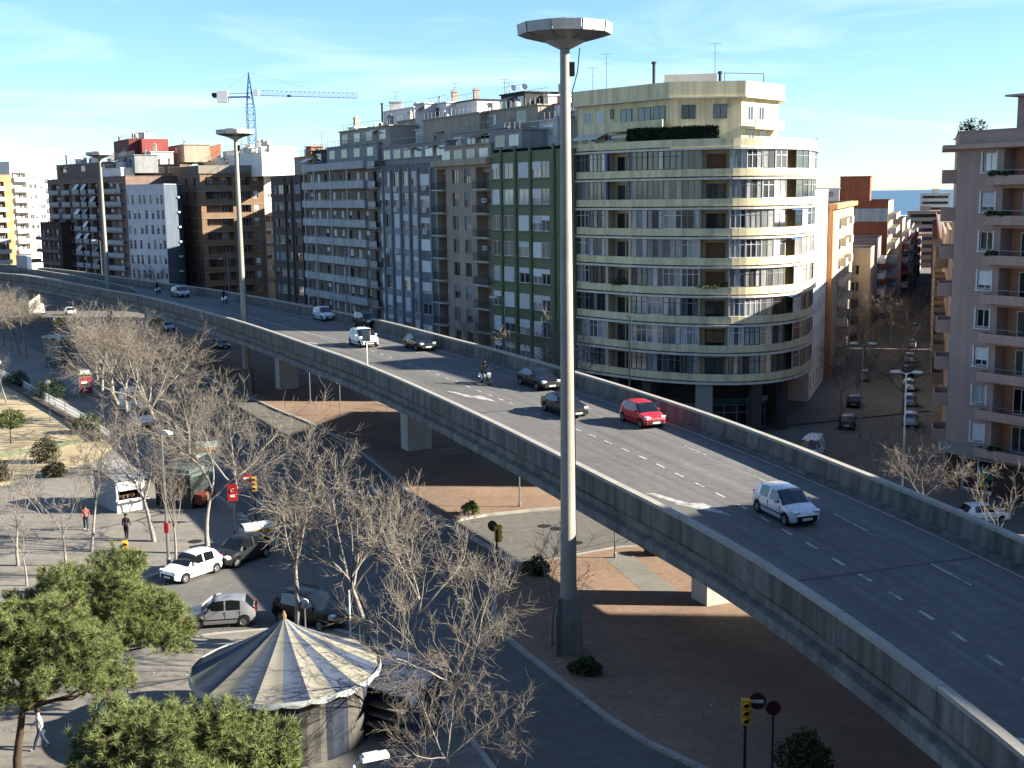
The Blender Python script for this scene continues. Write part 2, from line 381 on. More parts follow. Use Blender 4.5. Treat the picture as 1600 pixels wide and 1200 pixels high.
def cross(p, n, poly):
    best = None
    for a, b in zip(poly, poly[1:]):
        e = b - a; den = n.x * e.y - n.y * e.x
        if abs(den) < 1e-9: continue
        w = a - p; t = (w.x * e.y - w.y * e.x) / den; u = (w.x * n.y - w.y * n.x) / den
        if -.001 <= u <= 1.001 and t > 0 and (best is None or t < best): best = t
    return best
STN = []                                         # stations: near point, across vector, width
rs = resample(nearW, 3.0)
for i in range(1, len(rs) - 1):
    d = (rs[min(i + 2, len(rs) - 1)] - rs[max(i - 2, 0)]).normalized(); n = Vector((-d.y, d.x))
    t = cross(rs[i], n, farW)
    if t and t < 26: STN.append([rs[i], n, t])
wid = [s[2] for s in STN]
for i, s in enumerate(STN): s[2] = sum(wid[max(0, i - 3):i + 4]) / len(wid[max(0, i - 3):i + 4])
def dpt(i, o, dz=0):                             # point on station i, o metres across from the near edge
    p, n, w = STN[i]; q = p + n * o; return Vector((q.x, q.y, zt(p.y + n.y * w / 2) + dz))
NS = len(STN)
via = empty('viaduct', (0, 0, 0), 'long curving concrete road viaduct on square pillars', 'viaduct')
mb = MB(); sec_n = 0
for i in range(NS):
    w = STN[i][2]
    sec = [(.34, -1.15), (.0, -1.15), (.0, -1.3), (.42, -1.36), (.5, -1.95), (.12, -2.05), (.12, -2.5), (1.1, -2.62), (w * .28, -2.72), (w * .34, -3.0), (w * .66, -3.0), (w * .72, -2.72), (w * .8, -2.3), (w - .8, -1.5), (w - .42, -1.38), (w, -1.3), (w, -1.15), (w - .34, -1.15)]
    sec_n = len(sec)
    for o, dz in sec: mb.v.append(tuple(dpt(i, o, dz - .02)))
for i in range(NS - 1):
    for k in range(sec_n):
        a, b = i * sec_n + k, i * sec_n + (k + 1) % sec_n; mb.f.append((a, b, b + sec_n, a + sec_n)); mb.m.append(0)
mb.f += [tuple(range(sec_n)), tuple(reversed(range((NS - 1) * sec_n, NS * sec_n)))]; mb.m += [0, 0]
mb.build('girder', CONC, via, norm=True)
mb = MB()
for i in range(NS):
    w = STN[i][2]
    for k in range(9): mb.v.append(tuple(dpt(i, .3 + (w - .6) * k / 8, -PARH)))
for i in range(NS - 1):
    for k in range(8): a = i * 9 + k; mb.f.append((a, a + 1, a + 10, a + 9)); mb.m.append(0)
rso = mb.build('road_surface', ASPH_D, via, norm=True, smooth=True)
uv = rso.data.uv_layers.new(name='lane'); VI = [l.vertex_index for l in rso.data.loops]
for li, vi in enumerate(VI): uv.data[li].uv = (.3 + (STN[vi // 9][2] - .6) * (vi % 9) / 8, (vi // 9) * 3.0)
t_ = ASPH_D.node_tree; p_ = t_.nodes['Principled BSDF']; src_ = p_.inputs['Base Color'].links[0].from_socket
un = t_.nodes.new('ShaderNodeUVMap'); un.uv_map = 'lane'; mp2 = t_.nodes.new('ShaderNodeMapping'); mp2.inputs['Scale'].default_value = (1.5, .02, 1); t_.links.new(un.outputs[0], mp2.inputs[0])
nz_ = t_.nodes.new('ShaderNodeTexNoise'); nz_.inputs['Scale'].default_value = 1; nz_.inputs['Detail'].default_value = 5; nz_.inputs['Roughness'].default_value = .65; t_.links.new(mp2.outputs[0], nz_.inputs['Vector'])
mr_ = t_.nodes.new('ShaderNodeMapRange'); mr_.inputs[1].default_value = .3; mr_.inputs[2].default_value = .7; mr_.inputs[3].default_value = .74; mr_.inputs[4].default_value = 1.2; t_.links.new(nz_.outputs['Fac'], mr_.inputs[0])
vm_ = t_.nodes.new('ShaderNodeVectorMath'); vm_.operation = 'SCALE'; t_.links.new(src_, vm_.inputs[0]); t_.links.new(mr_.outputs[0], vm_.inputs['Scale']); t_.links.new(vm_.outputs[0], p_.inputs['Base Color'])
for i in range(6, NS - 2, 12):                   # expansion joints across the deck
    a, b = dpt(i, .8, -PARH + .006), dpt(i, STN[i][2] - .8, -PARH + .006); d = (b - a).normalized(); n = Vector((-d.y, d.x, 0)) * .09
    MB().poly([a - n, b - n, b + n, a + n]).build('expansion_joint', M('joint_rubber', (.13, .13, .125), .8, .1, 2), via)
CONC_P = M('parapet_concrete', (.245, .23, .20), .9, .2, .3, streak=.42, fine=.12, bump=.25, stain=((.13, .12, .11), .35, .55, .8, .5))
COPE = M('parapet_coping', (.40, .38, .33), .9, .12, .8, fine=.1)
def parapet_panel(P, side):                      # P: list of (edge point, inward unit, z top)
    mb = MB()
    for p, n, z in P:
        for o, dz in ((0, -1.3), (0, -.16), (-.03, -.16), (-.03, 0), (.33, 0), (.33, -.16), (.27, -.16), (.36, -1.0), (.75, -1.02), (.75, -PARH - .05), (.3, -1.3)):
            q = p + n * o; mb.v.append((q.x, q.y, z + dz))
    k_ = 11
    for i in range(len(P) - 1):
        for k in range(k_):
            a, b = i * k_ + k, i * k_ + (k + 1) % k_; mb.f.append((a, b, b + k_, a + k_)); mb.m.append(1 if k in (2, 3, 4) else 0)
    mb.f += [tuple(range(k_)), tuple(reversed(range((len(P) - 1) * k_, len(P) * k_)))]; mb.m += [0, 0]
    return mb.build('parapet_panel', [CONC_P, COPE], via, norm=True)
for side in (0, 1):
    for i in range(0, NS - 2, 2):
        P = []
        for k in range(3):
            p, n, w = STN[min(i + k, NS - 1)]; z = zt(p.y + n.y * w / 2)
            P.append((p.copy(), n, z) if side == 0 else (p + n * w, -n, z))
        if (P[2][0] - P[0][0]).length < .5: continue
        d = (P[1][0] - P[0][0]).normalized() * .015; P[0] = (P[0][0] + d, P[0][1], P[0][2]); d2 = (P[2][0] - P[1][0]).normalized() * .015; P[2] = (P[2][0] - d2, P[2][1], P[2][2])
        parapet_panel(P, side)
# barrier that splits off the ramp, ending in a pointed nose
mw_ = [to_deck(*p, up=.85) for p in MID]; nose = to_deck(217, 459, 0)
mb = MB(); prev = None
for i, p in enumerate(mw_):
    q = mw_[min(i + 1, len(mw_) - 1)]; r_ = mw_[max(i - 1, 0)]; d = (q - r_); n = Vector((-d.y, d.x, 0)).normalized()
    for o, dz in ((-.35, -.95), (-.2, 0), (.2, 0), (.35, -.95)): mb.v.append(tuple(p + n * o + Vector((0, 0, dz))))
for i in range(len(mw_) - 1):
    for k in range(4): a, b = i * 4 + k, i * 4 + (k + 1) % 4; mb.f.append((a, b, b + 4, a + 4)); mb.m.append(1 if k == 1 else 0)
e = (len(mw_) - 1) * 4; mb.v.append(tuple(nose)); v_ = len(mb.v) - 1
for k in range(3): mb.f.append((e + k, v_, e + k + 1)); mb.m.append(1 if k == 1 else 0)
mb.build('ramp_barrier', [CONC_P, COPE], via, norm=True)
# pillars
def pillar_at(c, h, ang, g):
    mb = MB(); w, d = 1.55, 1.1
    mb.box(-d, d, -w / 2, w / 2, -.3, h - .9); mb.prism([(-d, -w / 2), (d, -w / 2), (d, w / 2), (-d, w / 2)], h - .9, h)
    mb.build('pillar', CONC_L, via, (c[0], c[1], g), ang)
for px, py in ((1120, 940), (651, 703), (449, 608)):
    c = G(px, py); i = min(range(NS), key=lambda k: (dpt(k, STN[k][2] / 2).to_2d() - c.to_2d()).length)
    n = STN[i][1]; pillar_at(c, dpt(i, 0, -2.9).z, math.atan2(n.y, n.x), 0)
for Yt in (178, 226, 275):
    i = min(range(NS), key=lambda k: abs(dpt(k, STN[k][2] / 2).y - Yt)); c = dpt(i, STN[i][2] / 2); n = STN[i][1]
    pillar_at(c, c.z - 2.9 - gz(c.x, c.y), math.atan2(n.y, n.x), gz(c.x, c.y))
# road markings on the deck (each its own part)
def deck_quad(name, a, b, w, mat=PAINT):
    a, b = Vector(a), Vector(b); d = (b - a).normalized(); n = Vector((-d.y, d.x, 0)) * w / 2; u = Vector((0, 0, .012))
    MB().poly([a - n + u, b - n + u, b + n + u, a + n + u]).build(name, mat, via)
DASH = [(544, 536), (557, 540.5), (569, 545), (582, 549), (596.6, 553.6), (610, 558.6), (624, 563.5), (639, 569), (654, 574.5), (669, 580), (684, 585.5), (699, 591.3), (715, 597), (731, 604), (748, 611), (765, 617.5), (783, 624.3), (801, 631), (820, 638.5), (840, 646.5), (860, 654.5), (881, 663), (903, 672), (925, 680.7), (950, 691), (976.6, 703), (1003.8, 715), (1032, 728), (1061.5, 742.5), (1093, 758), (1125, 773.6), (1160, 792), (1194, 811), (1229.6, 831.6), (1268.6, 853), (1310, 878), (1352, 903), (1398.6, 931), (1447.6, 961.6), (1498, 995), (1554.6, 1032), (1612, 1070)]
def deckz(x, y):
    q = Vector((x, y)); i = min(range(NS - 1), key=lambda k: (STN[k][0] + STN[k][1] * STN[k][2] / 2 - q).length_squared)
    best = None
    for k in (max(0, i - 1), i):
        a, b = STN[k], STN[min(k + 1, NS - 1)]; ca, cb = a[0] + a[1] * a[2] / 2, b[0] + b[1] * b[2] / 2
        d = cb - ca; t = (q - ca).dot(d) / max(1e-9, d.length_squared); e = abs(t - .5)
        if best is None or e < best[0]: best = (e, zt(ca.y) + (zt(cb.y) - zt(ca.y)) * t)
    return best[1] - PARH
def to_deck(px, py, up=0.0):                     # point of the road surface seen at a pixel
    z = 7
    for _ in range(25): p = G(px, py, z + up); z = .5 * z + .5 * deckz(p.x, p.y)
    return G(px, py, z + up)
dw = [to_deck(*p) for p in DASH]
for i, p in enumerate(dw):
    d = (dw[min(i + 1, len(dw) - 1)] - dw[max(i - 1, 0)]); l = d.length / (2 if 0 < i < len(dw) - 1 else 1); d.normalize()
    deck_quad('lane_dash', p - d * l * .22, p + d * l * .22, .15)
for a, b in (((1069, 697), (1104, 711.5)), ((1177, 744), (1210, 759)), ((1303, 803), (1355, 829.5)), ((1455, 881), (1518, 915)), ((590, 530), (603, 534)), ((640, 548), (654, 552)), ((905, 633), (925, 640)), ((985, 663), (1010, 673))):
    deck_quad('lane_dash', to_deck(*a), to_deck(*b), .09)
def edge_line(o_fn, i0, i1, w, name='edge_line'):
    mb = MB()
    for i in range(i0, i1):
        a, b = dpt(i, o_fn(i), -PARH + .012), dpt(i + 1, o_fn(i + 1), -PARH + .012); n0 = STN[i][1].to_3d() * w / 2; n1 = STN[i + 1][1].to_3d() * w / 2
        mb.poly([a - n0, b - n1, b + n1, a + n0])
    mb.build(name, PAINT, via, norm=True)
edge_line(lambda i: STN[i][2] - 1.15, 2, NS - 2, .1)
sl = [to_deck(*p) for p in ((262, 470), (320, 481.5), (376, 492), (430, 506.5), (480, 520), (530, 532))]
for a, b in zip(sl, sl[1:]): deck_quad('edge_line', a, b, .14)
def arrow(px, py, s=1.0):
    p = to_deck(px, py); i = min(range(NS), key=lambda k: (STN[k][0] - p.to_2d()).length)
    d = (STN[min(i + 1, NS - 1)][0] - STN[i][0]).normalized().to_3d(); n = STN[i][1].to_3d()
    P = lambda a, b: p + d * a * s + n * b * s + Vector((0, 0, .013 - .028 * a * s))
    MB().poly([P(-3.2, -1.1), P(-3.0, -.6), P(.2, .25), P(0, -.35)]).poly([P(-.6, -.75), P(.0, .9), P(2.9, .95)]).build('merge_arrow', PAINT, via, norm=True)
for a in ((1078, 789), (738, 620), (508, 540), (1590, 1160)): arrow(*a, .85)
# small traffic-sign post fixed to the near parapet
sp_ = empty('parapet_sign_post', lift(574, 571), 'white sign post standing on the near parapet of the viaduct', 'sign post')
MB().tube([(0, 0, -.9), (0, 0, 2.6)], .045, 8).build('post', WHITE, sp_)
MB().box(-.05, .05, -.35, .35, 1.9, 2.75).build('sign_back', METAL_G, sp_, rz=R(65))
# ================================================================ buildings
WIN = {}
def win_mesh(w, h, nv, nh, fm, th=.06):          # frame with nv lights across, optional transom; sash profile
    k = ('f', round(w, 2), round(h, 2), nv, nh, fm.name)
    if k not in WIN:
        mb = MB(); f = th
        mb.box(-w / 2, w / 2, -.05, .05, 0, f).box(-w / 2, w / 2, -.05, .05, h - f, h)
        mb.box(-w / 2, -w / 2 + f, -.05, .05, f, h - f).box(w / 2 - f, w / 2, -.05, .05, f, h - f)
        for i in range(1, nv): x = -w / 2 + w * i / nv; mb.box(x - f * .6, x + f * .6, -.045, .045, f, h - f)
        if nh: mb.box(-w / 2 + f, w / 2 - f, -.04, .04, h * .68, h * .68 + f)
        WIN[k] = mb.mesh('window_frame', fm)
    return WIN[k]
def pane_mesh(w, h, gm):
    k = ('p', round(w, 2), round(h, 2), gm.name)
    if k not in WIN: WIN[k] = MB().box(-w / 2 + .03, w / 2 - .03, .0, .025, .03, h - .03).mesh('pane', gm)
    return WIN[k]
def shut_mesh(w, h, sm):
    k = ('s', round(w, 2), round(h, 1), sm.name)
    if k not in WIN:
        mb = MB(); n = max(2, int(h / .12))
        mb.box(-w / 2 + .02, w / 2 - .02, -.1, -.055, 0, h)
        for i in range(0, n, 2): mb.box(-w / 2 + .02, w / 2 - .02, -.108, -.1, h * i / n, h * (i + .8) / n)
        WIN[k] = mb.mesh('shutter', sm)
    return WIN[k]
AC = MB().box(-.4, .4, -.32, 0, 0, .55).lathe([(.2, -.325), (.2, -.335), (0, -.335)], 10, (0.08, 0, .28), 1, 'y').mesh('air_conditioner', [WHITE, METAL_D])
def bal_mesh(w, pr, kind, mat, hgt=.95):
    k = ('b', round(w, 2), pr, kind, mat.name, hgt)
    if k not in WIN:
        mb = MB(); mb.box(-w / 2, w / 2, -pr, .0, -.16, 0)
        if kind == 'solid':
            mb.box(-w / 2, w / 2, -pr - .002, -pr + .1, 0, hgt)
            mb.box(-w / 2 - .002, -w / 2 + .1, -pr + .1, 0, 0, hgt).box(w / 2 - .1, w / 2 + .002, -pr + .1, 0, 0, hgt)
        WIN[k] = mb.mesh('balcony_slab', mat)
    return WIN[k]
def rail_mesh(w, pr, mat, panel=False):
    k = ('r', round(w, 2), pr, mat.name, panel)
    if k not in WIN:
        mb = MB(); mb.box(-w / 2, w / 2, -pr, -pr + .05, .9, .95)
        for s in (-1, 1): mb.box(s * w / 2 - .025, s * w / 2 + .025, -pr + .05, 0, .9, .95)
        n = max(2, int(w / .16))
        if panel: mb.box(-w / 2, w / 2, -pr + .01, -pr + .03, .08, .85)
        else:
            for i in range(n + 1): x = -w / 2 + .02 + (w - .04) * i / n; mb.box(x - .012, x + .012, -pr + .012, -pr + .036, 0, .9)
            for s in (-1, 1):
                for j in range(1, max(2, int(pr / .18))): y = -pr + .18 * j; mb.box(s * w / 2 - .012, s * w / 2 + .012, y, y + .024, 0, .9)
        WIN[k] = mb.mesh('railing', mat)
    return WIN[k]
class Bld:
    def __init__(s, name, label, pts, zb, zt_, wall, roof=ROOF_G, cat='building', group=None, par=.7):
        s.p = [Vector(p) for p in pts]; s.zb, s.zt, s.wall, s.roof, s.par = zb, zt_, wall, roof, par
        s.o = Vector((s.p[0].x, s.p[0].y, 0)); s.e = empty(name, s.o, label, cat, group)
        s.op = {i: [] for i in range(len(pts))}
    def fr(s, i):
        a, b = s.p[i], s.p[(i + 1) % len(s.p)]; d = b - a; return a, d.normalized(), d.length
    def u(s, i, px):                              # distance along edge i where the photo column px meets it
        a, d, l = s.fr(i); k = (px - 800) / (F_PX / cp) ; k = (px - 800 + st * 300) / F_PX * cp if False else (px - 796) / FK
        return (k * a.y - a.x) / (d.x - k * d.y)
    def z(s, i, u, py):                           # height of photo row py at that place
        a, d, l = s.fr(i); q = a + d * u; px = 800 + q.x / q.y * F_PX; return V(px, py, q.y).z
    def put(s, i, name, me, u, z, dout=0., parent=None):
        a, d, l = s.fr(i); n = Vector((d.y, -d.x)); q = a + d * u + n * dout
        o = inst(name, me, s.e, (q.x - s.o.x, q.y - s.o.y, z), math.atan2(d.y, d.x)); return o
    def win(s, i, u, z, w, h, nv=2, nh=False, fm=FRAME_W, gm=None, shut=0, sm=SHUT, dep=.18, sill=True, loggia=0, hole=True):
        if hole: s.op[i].append((u - w / 2, u + w / 2, z, z + h, dep + .03 if not loggia else loggia, bool(loggia)))
        o = s.put(i, 'window', win_mesh(w, h, nv, nh, fm), u, z, -dep)
        inst('pane', pane_mesh(w, h, gm or random.choice((GLASS, GLASS, GLASS_D))), o)
        if shut > .05: inst('shutter', shut_mesh(w, h * shut, sm), o, (0, 0, h * (1 - shut)))
        return o
    def loggia(s, i, u0, u1, z0, z1, dep):
        s.op[i].append((u0, u1, z0, z1, dep, True))
    def balcony(s, i, u, w, z, pr, kind, mat, rm=METAL_D, panel=False, dout=0., hgt=.95):
        o = s.put(i, 'balcony', bal_mesh(w, pr, kind, mat, hgt), u, z, dout)
        if kind == 'rail': inst('railing', rail_mesh(w, pr, rm, panel), o)
        return o
    def wallmesh(s, i, zlo=None):
        a, d, l = s.fr(i); n = Vector((d.y, -d.x)); ops = s.op[i]; mb = MB()
        P = lambda u, z, o=0.: (a.x + d.x * u + n.x * o - s.o.x, a.y + d.y * u + n.y * o - s.o.y, z)
        zb = s.zb if zlo is None else zlo
        us = sorted({0., l} | {min(l, max(0, v)) for q in ops for v in q[:2]}); zs = sorted({zb, s.zt} | {min(s.zt, max(zb, v)) for q in ops for v in q[2:4]})
        for u0, u1 in zip(us, us[1:]):
            if u1 - u0 < 1e-4: continue
            run = None
            for z0, z1 in zip(zs, zs[1:]):
                if z1 - z0 < 1e-4: continue
                um, zm = (u0 + u1) / 2, (z0 + z1) / 2
                if any(q[0] < um < q[1] and q[2] < zm < q[3] for q in ops):
                    if run is not None: mb.poly([P(u0, run), P(u1, run), P(u1, z0), P(u0, z0)]); run = None
                elif run is None: run = z0
            if run is not None: mb.poly([P(u0, run), P(u1, run), P(u1, s.zt), P(u0, s.zt)])
        for u0, u1, z0, z1, dp, back in ops:
            mb.poly([P(u0, z0), P(u1, z0), P(u1, z0, -dp), P(u0, z0, -dp)]).poly([P(u0, z1, -dp), P(u1, z1, -dp), P(u1, z1), P(u0, z1)])
            mb.poly([P(u0, z0, -dp), P(u0, z1, -dp), P(u0, z1), P(u0, z0)]).poly([P(u1, z0), P(u1, z1), P(u1, z1, -dp), P(u1, z0, -dp)])
            if back: mb.poly([P(u0, z0, -dp), P(u1, z0, -dp), P(u1, z1, -dp), P(u0, z1, -dp)])
        return mb
    def finish(s, walls=None, skip=()):
        for i in range(len(s.p)):
            if i in skip: continue
            s.wallmesh(i).build('wall', (walls or {}).get(i, s.wall), s.e)
        MB().poly([(p.x - s.o.x, p.y - s.o.y, s.zt - s.par) for p in s.p]).build('roof', s.roof, s.e, norm=False)
        mb = MB()                                # coping on the parapet
        for i in range(len(s.p)):
            a, d, l = s.fr(i); n = Vector((d.y, -d.x)); c = a + d * l / 2 - n * .08 - s.o.to_2d()
            mb.obox((c.x, c.y, s.zt + .05), (d.x * (l / 2 + .1), d.y * (l / 2 + .1), 0), (n.x * .15, n.y * .15, 0), (0, 0, .06))
        mb.build('coping', s.wall, s.e)
        return s
def box_on(b, name, c, d, w, dp, z0, z1, mat, nwin=0, roofm=None, lip=.15, gm=GLASS, wh=1.3, fm=FRAME_W):
    """block standing on a roof: c = front-left corner, d = direction of its front; a part of the building, windows are sub-parts"""
    c = Vector(c[:2]); d = Vector(d[:2]).normalized(); n = Vector((-d.y, d.x)); o = b.o
    q = [c, c + d * w, c + d * w + n * dp, c + n * dp]
    mb = MB(); mb.prism([p - o.to_2d() for p in q], z0, z1)
    if lip:
        q2 = [c - d * lip - n * lip, c + d * (w + lip) - n * lip, c + d * (w + lip) + n * (dp + lip), c - d * lip + n * (dp + lip)]
        mb.prism([p - o.to_2d() for p in q2], z1, z1 + .16, 1)
    ob = mb.build(name, [mat, roofm or mat], b.e)
    for k in range(nwin):
        ww = min(2.3, w / nwin * .7); p = c + d * (w * (k + .5) / nwin) - n * .02 - o.to_2d()
        m2 = MB().box(-ww / 2, ww / 2, -.06, .02, 0, wh, 0).box(-ww / 2 + .07, -.03, -.075, -.06, .07, wh - .07, 1).box(.03, ww / 2 - .07, -.075, -.06, .07, wh - .07, 1)
        inst('window', m2.mesh('window', [fm, gm]), ob, (p.x, p.y, max(z0 + .3, z1 - .45 - wh)), math.atan2(d.y, d.x))
    return ob
ROW = Vector((.485, -.875))                      # along the avenue, left to right
BK = Vector((.875, .485))                        # away from the avenue
def row_pts(pl, Yl, pr, Yr, depth):
    a = Vector(((pl - 796) / FK * Yl, Yl)); b = Vector(((pr - 796) / FK * Yr, Yr))
    d = (b - a).normalized(); n = Vector((-d.y, d.x)); return [a, b, b + n * depth, a + n * depth]
def ground_floor(b, i, z0, z1, n, mat=GLASS_D, fm=METAL_D):
    a, d, l = b.fr(i)
    for k in range(n):
        w = l / n * .78; u = l * (k + .5) / n; b.win(i, u, z0, w, z1 - z0, 3, True, fm, mat, dep=.35)

# ---- green block
GREEN = M('green_tile', (.155, .205, .085), .55, .13, .6, streak=.1, fine=.15, spec=.4)
GREEN_D = M('green_rib', (.12, .18, .066), .55, .12, .8)
b = Bld('green_building', 'narrow dark green apartment block beside the curved yellow building', row_pts(768, 147, 882, 134.2, 13), gz(1, 140) - .5, 26.3, GREEN)
cols = [(769.5, 781), (786, 802), (810, 826), (832, 858.5)]
for k in range(9):
    z = 23.4 - 3.0 * k
    for ci, (p0, p1) in enumerate(cols):
        u0, u1 = b.u(0, p0), b.u(0, p1)
        if z < .2: continue
        if ci < 3: b.win(0, (u0 + u1) / 2, z, u1 - u0, 1.75, 2, False, FRAME_W, GLASS_P if random.random() < .5 else GLASS, random.choice((0, .35, .4, .55, 1)), SHUT, .1)
        else:
            um = u0 + (u1 - u0) * .52
            b.win(0, (u0 + um) / 2, z, um - u0, 1.75, 2, False, FRAME_W, GLASS_P, random.choice((.5, .6, 1, .45, 1)), SHUT, .1)
            b.win(0, (um + u1) / 2, z, u1 - um - .02, 1.75, 2, False, FRAME_W, GLASS, random.choice((0, 0, .3)), SHUT, .1)
    if z > .2: MB().box(0, b.fr(0)[2], -.12, 0, -.22, -.1).build('sill_band', GREEN_D, b.e, (0, 0, z), math.atan2(*(b.fr(0)[1].yx)))
for p0 in (784, 806, 829.5, 866):
    b.put(0, 'rib', MB().box(-.22, .22, -.16, .02, -1, 27.0).mesh('rib', GREEN_D), b.u(0, p0), 0)
ground_floor(b, 0, b.zb + .5, -.1 + .4, 4)
b.finish(); greenb = b
# ---- beige block
BEIGE = M('beige_render', (.44, .345, .265), .9, .1, .5, streak=.16)
b = Bld('beige_building', 'narrow beige apartment block with dark balcony recesses, left of the green block', row_pts(681, 160.5, 768, 147.2, 13), -3.9, 25.9, BEIGE)
uA, uB, uC, uD = b.u(0, 683), b.u(0, 697), b.u(0, 744), b.u(0, 767)
for k in range(10):
    z = 23.0 - 2.9 * k
    if z < -1.5: break
    for p0, p1 in ((707, 716.5), (725.5, 735)):
        u0, u1 = b.u(0, p0), b.u(0, p1); b.win(0, (u0 + u1) / 2, z, u1 - u0, 1.75, 2, False, FRAME_G, None, random.choice((0, .25, 0, .5)), SHUT_G, .2)
    b.loggia(0, uC, uD, z - .7, z + 1.85, 1.5); b.win(0, uC + (uD - uC) * .72, z - .65, 1.1, 2.1, 1, True, FRAME_W, GLASS_P, dep=1.45, hole=False)
    b.balcony(0, (uC + uD) / 2, uD - uC, z - .72, .6, 'rail', CONC_L, METAL_D, panel=(k in (4,)))
    b.loggia(0, uA, uB, z - .7, z + 1.85, 1.3); b.win(0, (uA + uB) / 2, z - .65, 1.0, 2.1, 1, True, FRAME_W, GLASS, dep=1.25, hole=False)
    b.balcony(0, (uA + uB) / 2 - .1, uB - uA + .6, z - .72, .7, 'rail', CONC_L)
    if k in (1, 3): b.put(0, 'air_conditioner', AC, uC + .7, z + .5, -.9)
b.put(0, 'cornice', MB().box(0, b.fr(0)[2], -.7, .1, 0, .75).mesh('cornice', M('cream_band', (.47, .38, .27), .9, .1, .5, streak=.15)), 0, 25.2)
b.finish(); beige = b
# ---- blue-grey block
BLUEG = M('bluegrey_render', (.24, .25, .265), .9, .12, .5, streak=.22)
BLUEG_L = M('grey_panel', (.36, .36, .36), .85, .12, .6, streak=.2)
b = Bld('bluegrey_building', 'blue-grey apartment block with narrow ribs and white blinds', row_pts(593, 177, 683, 160.2, 13), -3.9, 25.7, BLUEG)
cols = [(593.5, 598), (601, 610), (615, 624), (629, 638), (643.5, 652.5), (656.5, 672)]
for k in range(10):
    z = 22.9 - 2.87 * k
    if z < -1.2: break
    for ci, (p0, p1) in enumerate(cols):
        u0, u1 = b.u(0, p0), b.u(0, p1); sh = random.choice((0, 0, .3, .5, 1, 1, .8))
        o = b.win(0, (u0 + u1) / 2, z, u1 - u0, 1.95 if ci < 5 else 1.5, 2, False, FRAME_W, GLASS_P if random.random() < .6 else GLASS, sh, SHUT, .12)
        if ci < 5: b.put(0, 'spandrel', MB().box(-.5 * (u1 - u0), .5 * (u1 - u0), -.05, .0, -.85, -.05).mesh('spandrel', BLUEG_L), (u0 + u1) / 2, z)
        if random.random() < .16: b.put(0, 'air_conditioner', AC, (u0 + u1) / 2 + .3, z - .65, .06)
for p0 in (600, 612.5, 626.7, 641, 654.5, 674.5):
    b.put(0, 'rib', MB().box(-.16, .16, -.28, .02, -1.5, 25.3).mesh('rib', BLUEG_L), b.u(0, p0), 0)
ground_floor(b, 0, -3.4, -1.4, 5)
b.finish(); blueg = b
# ---- grey block with long balconies
GREYC = M('grey_balcony_concrete', (.50, .50, .485), .9, .12, .5, streak=.25)
BROWNW = M('brown_wall', (.30, .235, .18), .9, .12, .6, streak=.1)
b = Bld('grey_balcony_building', 'grey apartment block with full-width concrete balconies and thin downpipes', row_pts(482, 203, 594, 176.8, 13), -3.9, 26.5, BROWNW)
Lf = b.fr(0)[2]; uR = b.u(0, 580)
for k in range(10):
    z = 25.8 - 2.87 * k - 2.87                    # floor level of this storey
    if z < -3: break
    b.balcony(0, uR / 2, uR, z, 1.1, 'solid', GREYC)
    b.put(0, 'handrail', MB().box(-uR / 2, uR / 2, -1.12, -1.06, 1.05, 1.1).mesh('handrail', METAL_G), uR / 2, z)
    b.balcony(0, (uR + Lf) / 2 + .3, Lf - uR - .5, z - .1, .8, 'rail', GREYC, METAL_G, panel=True)
    for j in range(8):
        u = uR * (j + .5) / 8; w = random.choice((1.1, 1.5, 1.3)); b.win(0, u, z + .1, w, 2.1, 2, False, FRAME_W if random.random() < .6 else FRAME_B, None, random.choice((0, 0, .3, .5, .9)), SHUT, .2)
    b.win(0, (uR + Lf) / 2, z + .1, 1.4, 2.1, 2, False, FRAME_B, GLASS_D, 0, SHUT, .3)
b.balcony(0, uR / 2, uR, 25.8, 1.1, 'solid', GREYC); b.balcony(0, (uR + Lf) / 2 + .3, Lf - uR - .5, 25.7, .8, 'rail', GREYC, METAL_G, panel=True)
for p0 in (487, 502.5, 528, 554):
    b.put(0, 'downpipe', MB().tube([(0, -1.2, -3.4), (0, -1.2, 26.6)], .06, 6).mesh('downpipe', WHITE), b.u(0, p0), 0)
b.finish(); greyb = b
# ---- dark brown block
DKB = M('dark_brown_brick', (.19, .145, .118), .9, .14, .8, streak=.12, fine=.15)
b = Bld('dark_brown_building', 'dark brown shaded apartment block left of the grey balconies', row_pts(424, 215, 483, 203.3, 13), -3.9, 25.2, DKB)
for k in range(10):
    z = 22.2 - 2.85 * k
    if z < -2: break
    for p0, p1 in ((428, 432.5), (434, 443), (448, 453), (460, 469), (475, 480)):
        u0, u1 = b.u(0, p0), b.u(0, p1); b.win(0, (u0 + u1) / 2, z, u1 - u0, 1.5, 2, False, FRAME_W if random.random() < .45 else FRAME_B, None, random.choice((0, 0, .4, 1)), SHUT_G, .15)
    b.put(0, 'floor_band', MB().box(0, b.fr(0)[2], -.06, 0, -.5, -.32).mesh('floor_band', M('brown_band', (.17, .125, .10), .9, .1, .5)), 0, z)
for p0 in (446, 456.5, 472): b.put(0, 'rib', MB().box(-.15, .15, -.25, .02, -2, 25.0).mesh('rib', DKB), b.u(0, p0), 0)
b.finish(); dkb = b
# ---- cream lit gable block behind it
CREAM = M('cream_render', (.55, .45, .32), .9, .08, .5, streak=.1)
b = Bld('cream_building', 'sunlit cream apartment block between the brick terraces and the dark brown block', row_pts(400, 284, 460, 291, 14), -2, 28.6, CREAM)
for k in range(9):
    z = 24.5 - 2.85 * k
    for p0 in (417.5, 426, 436, 446, 455): b.win(0, b.u(0, p0), z, 1.2, 1.5, 2, False, FRAME_W, None, random.choice((0, .4, 1)), SHUT, .15)
b.finish()
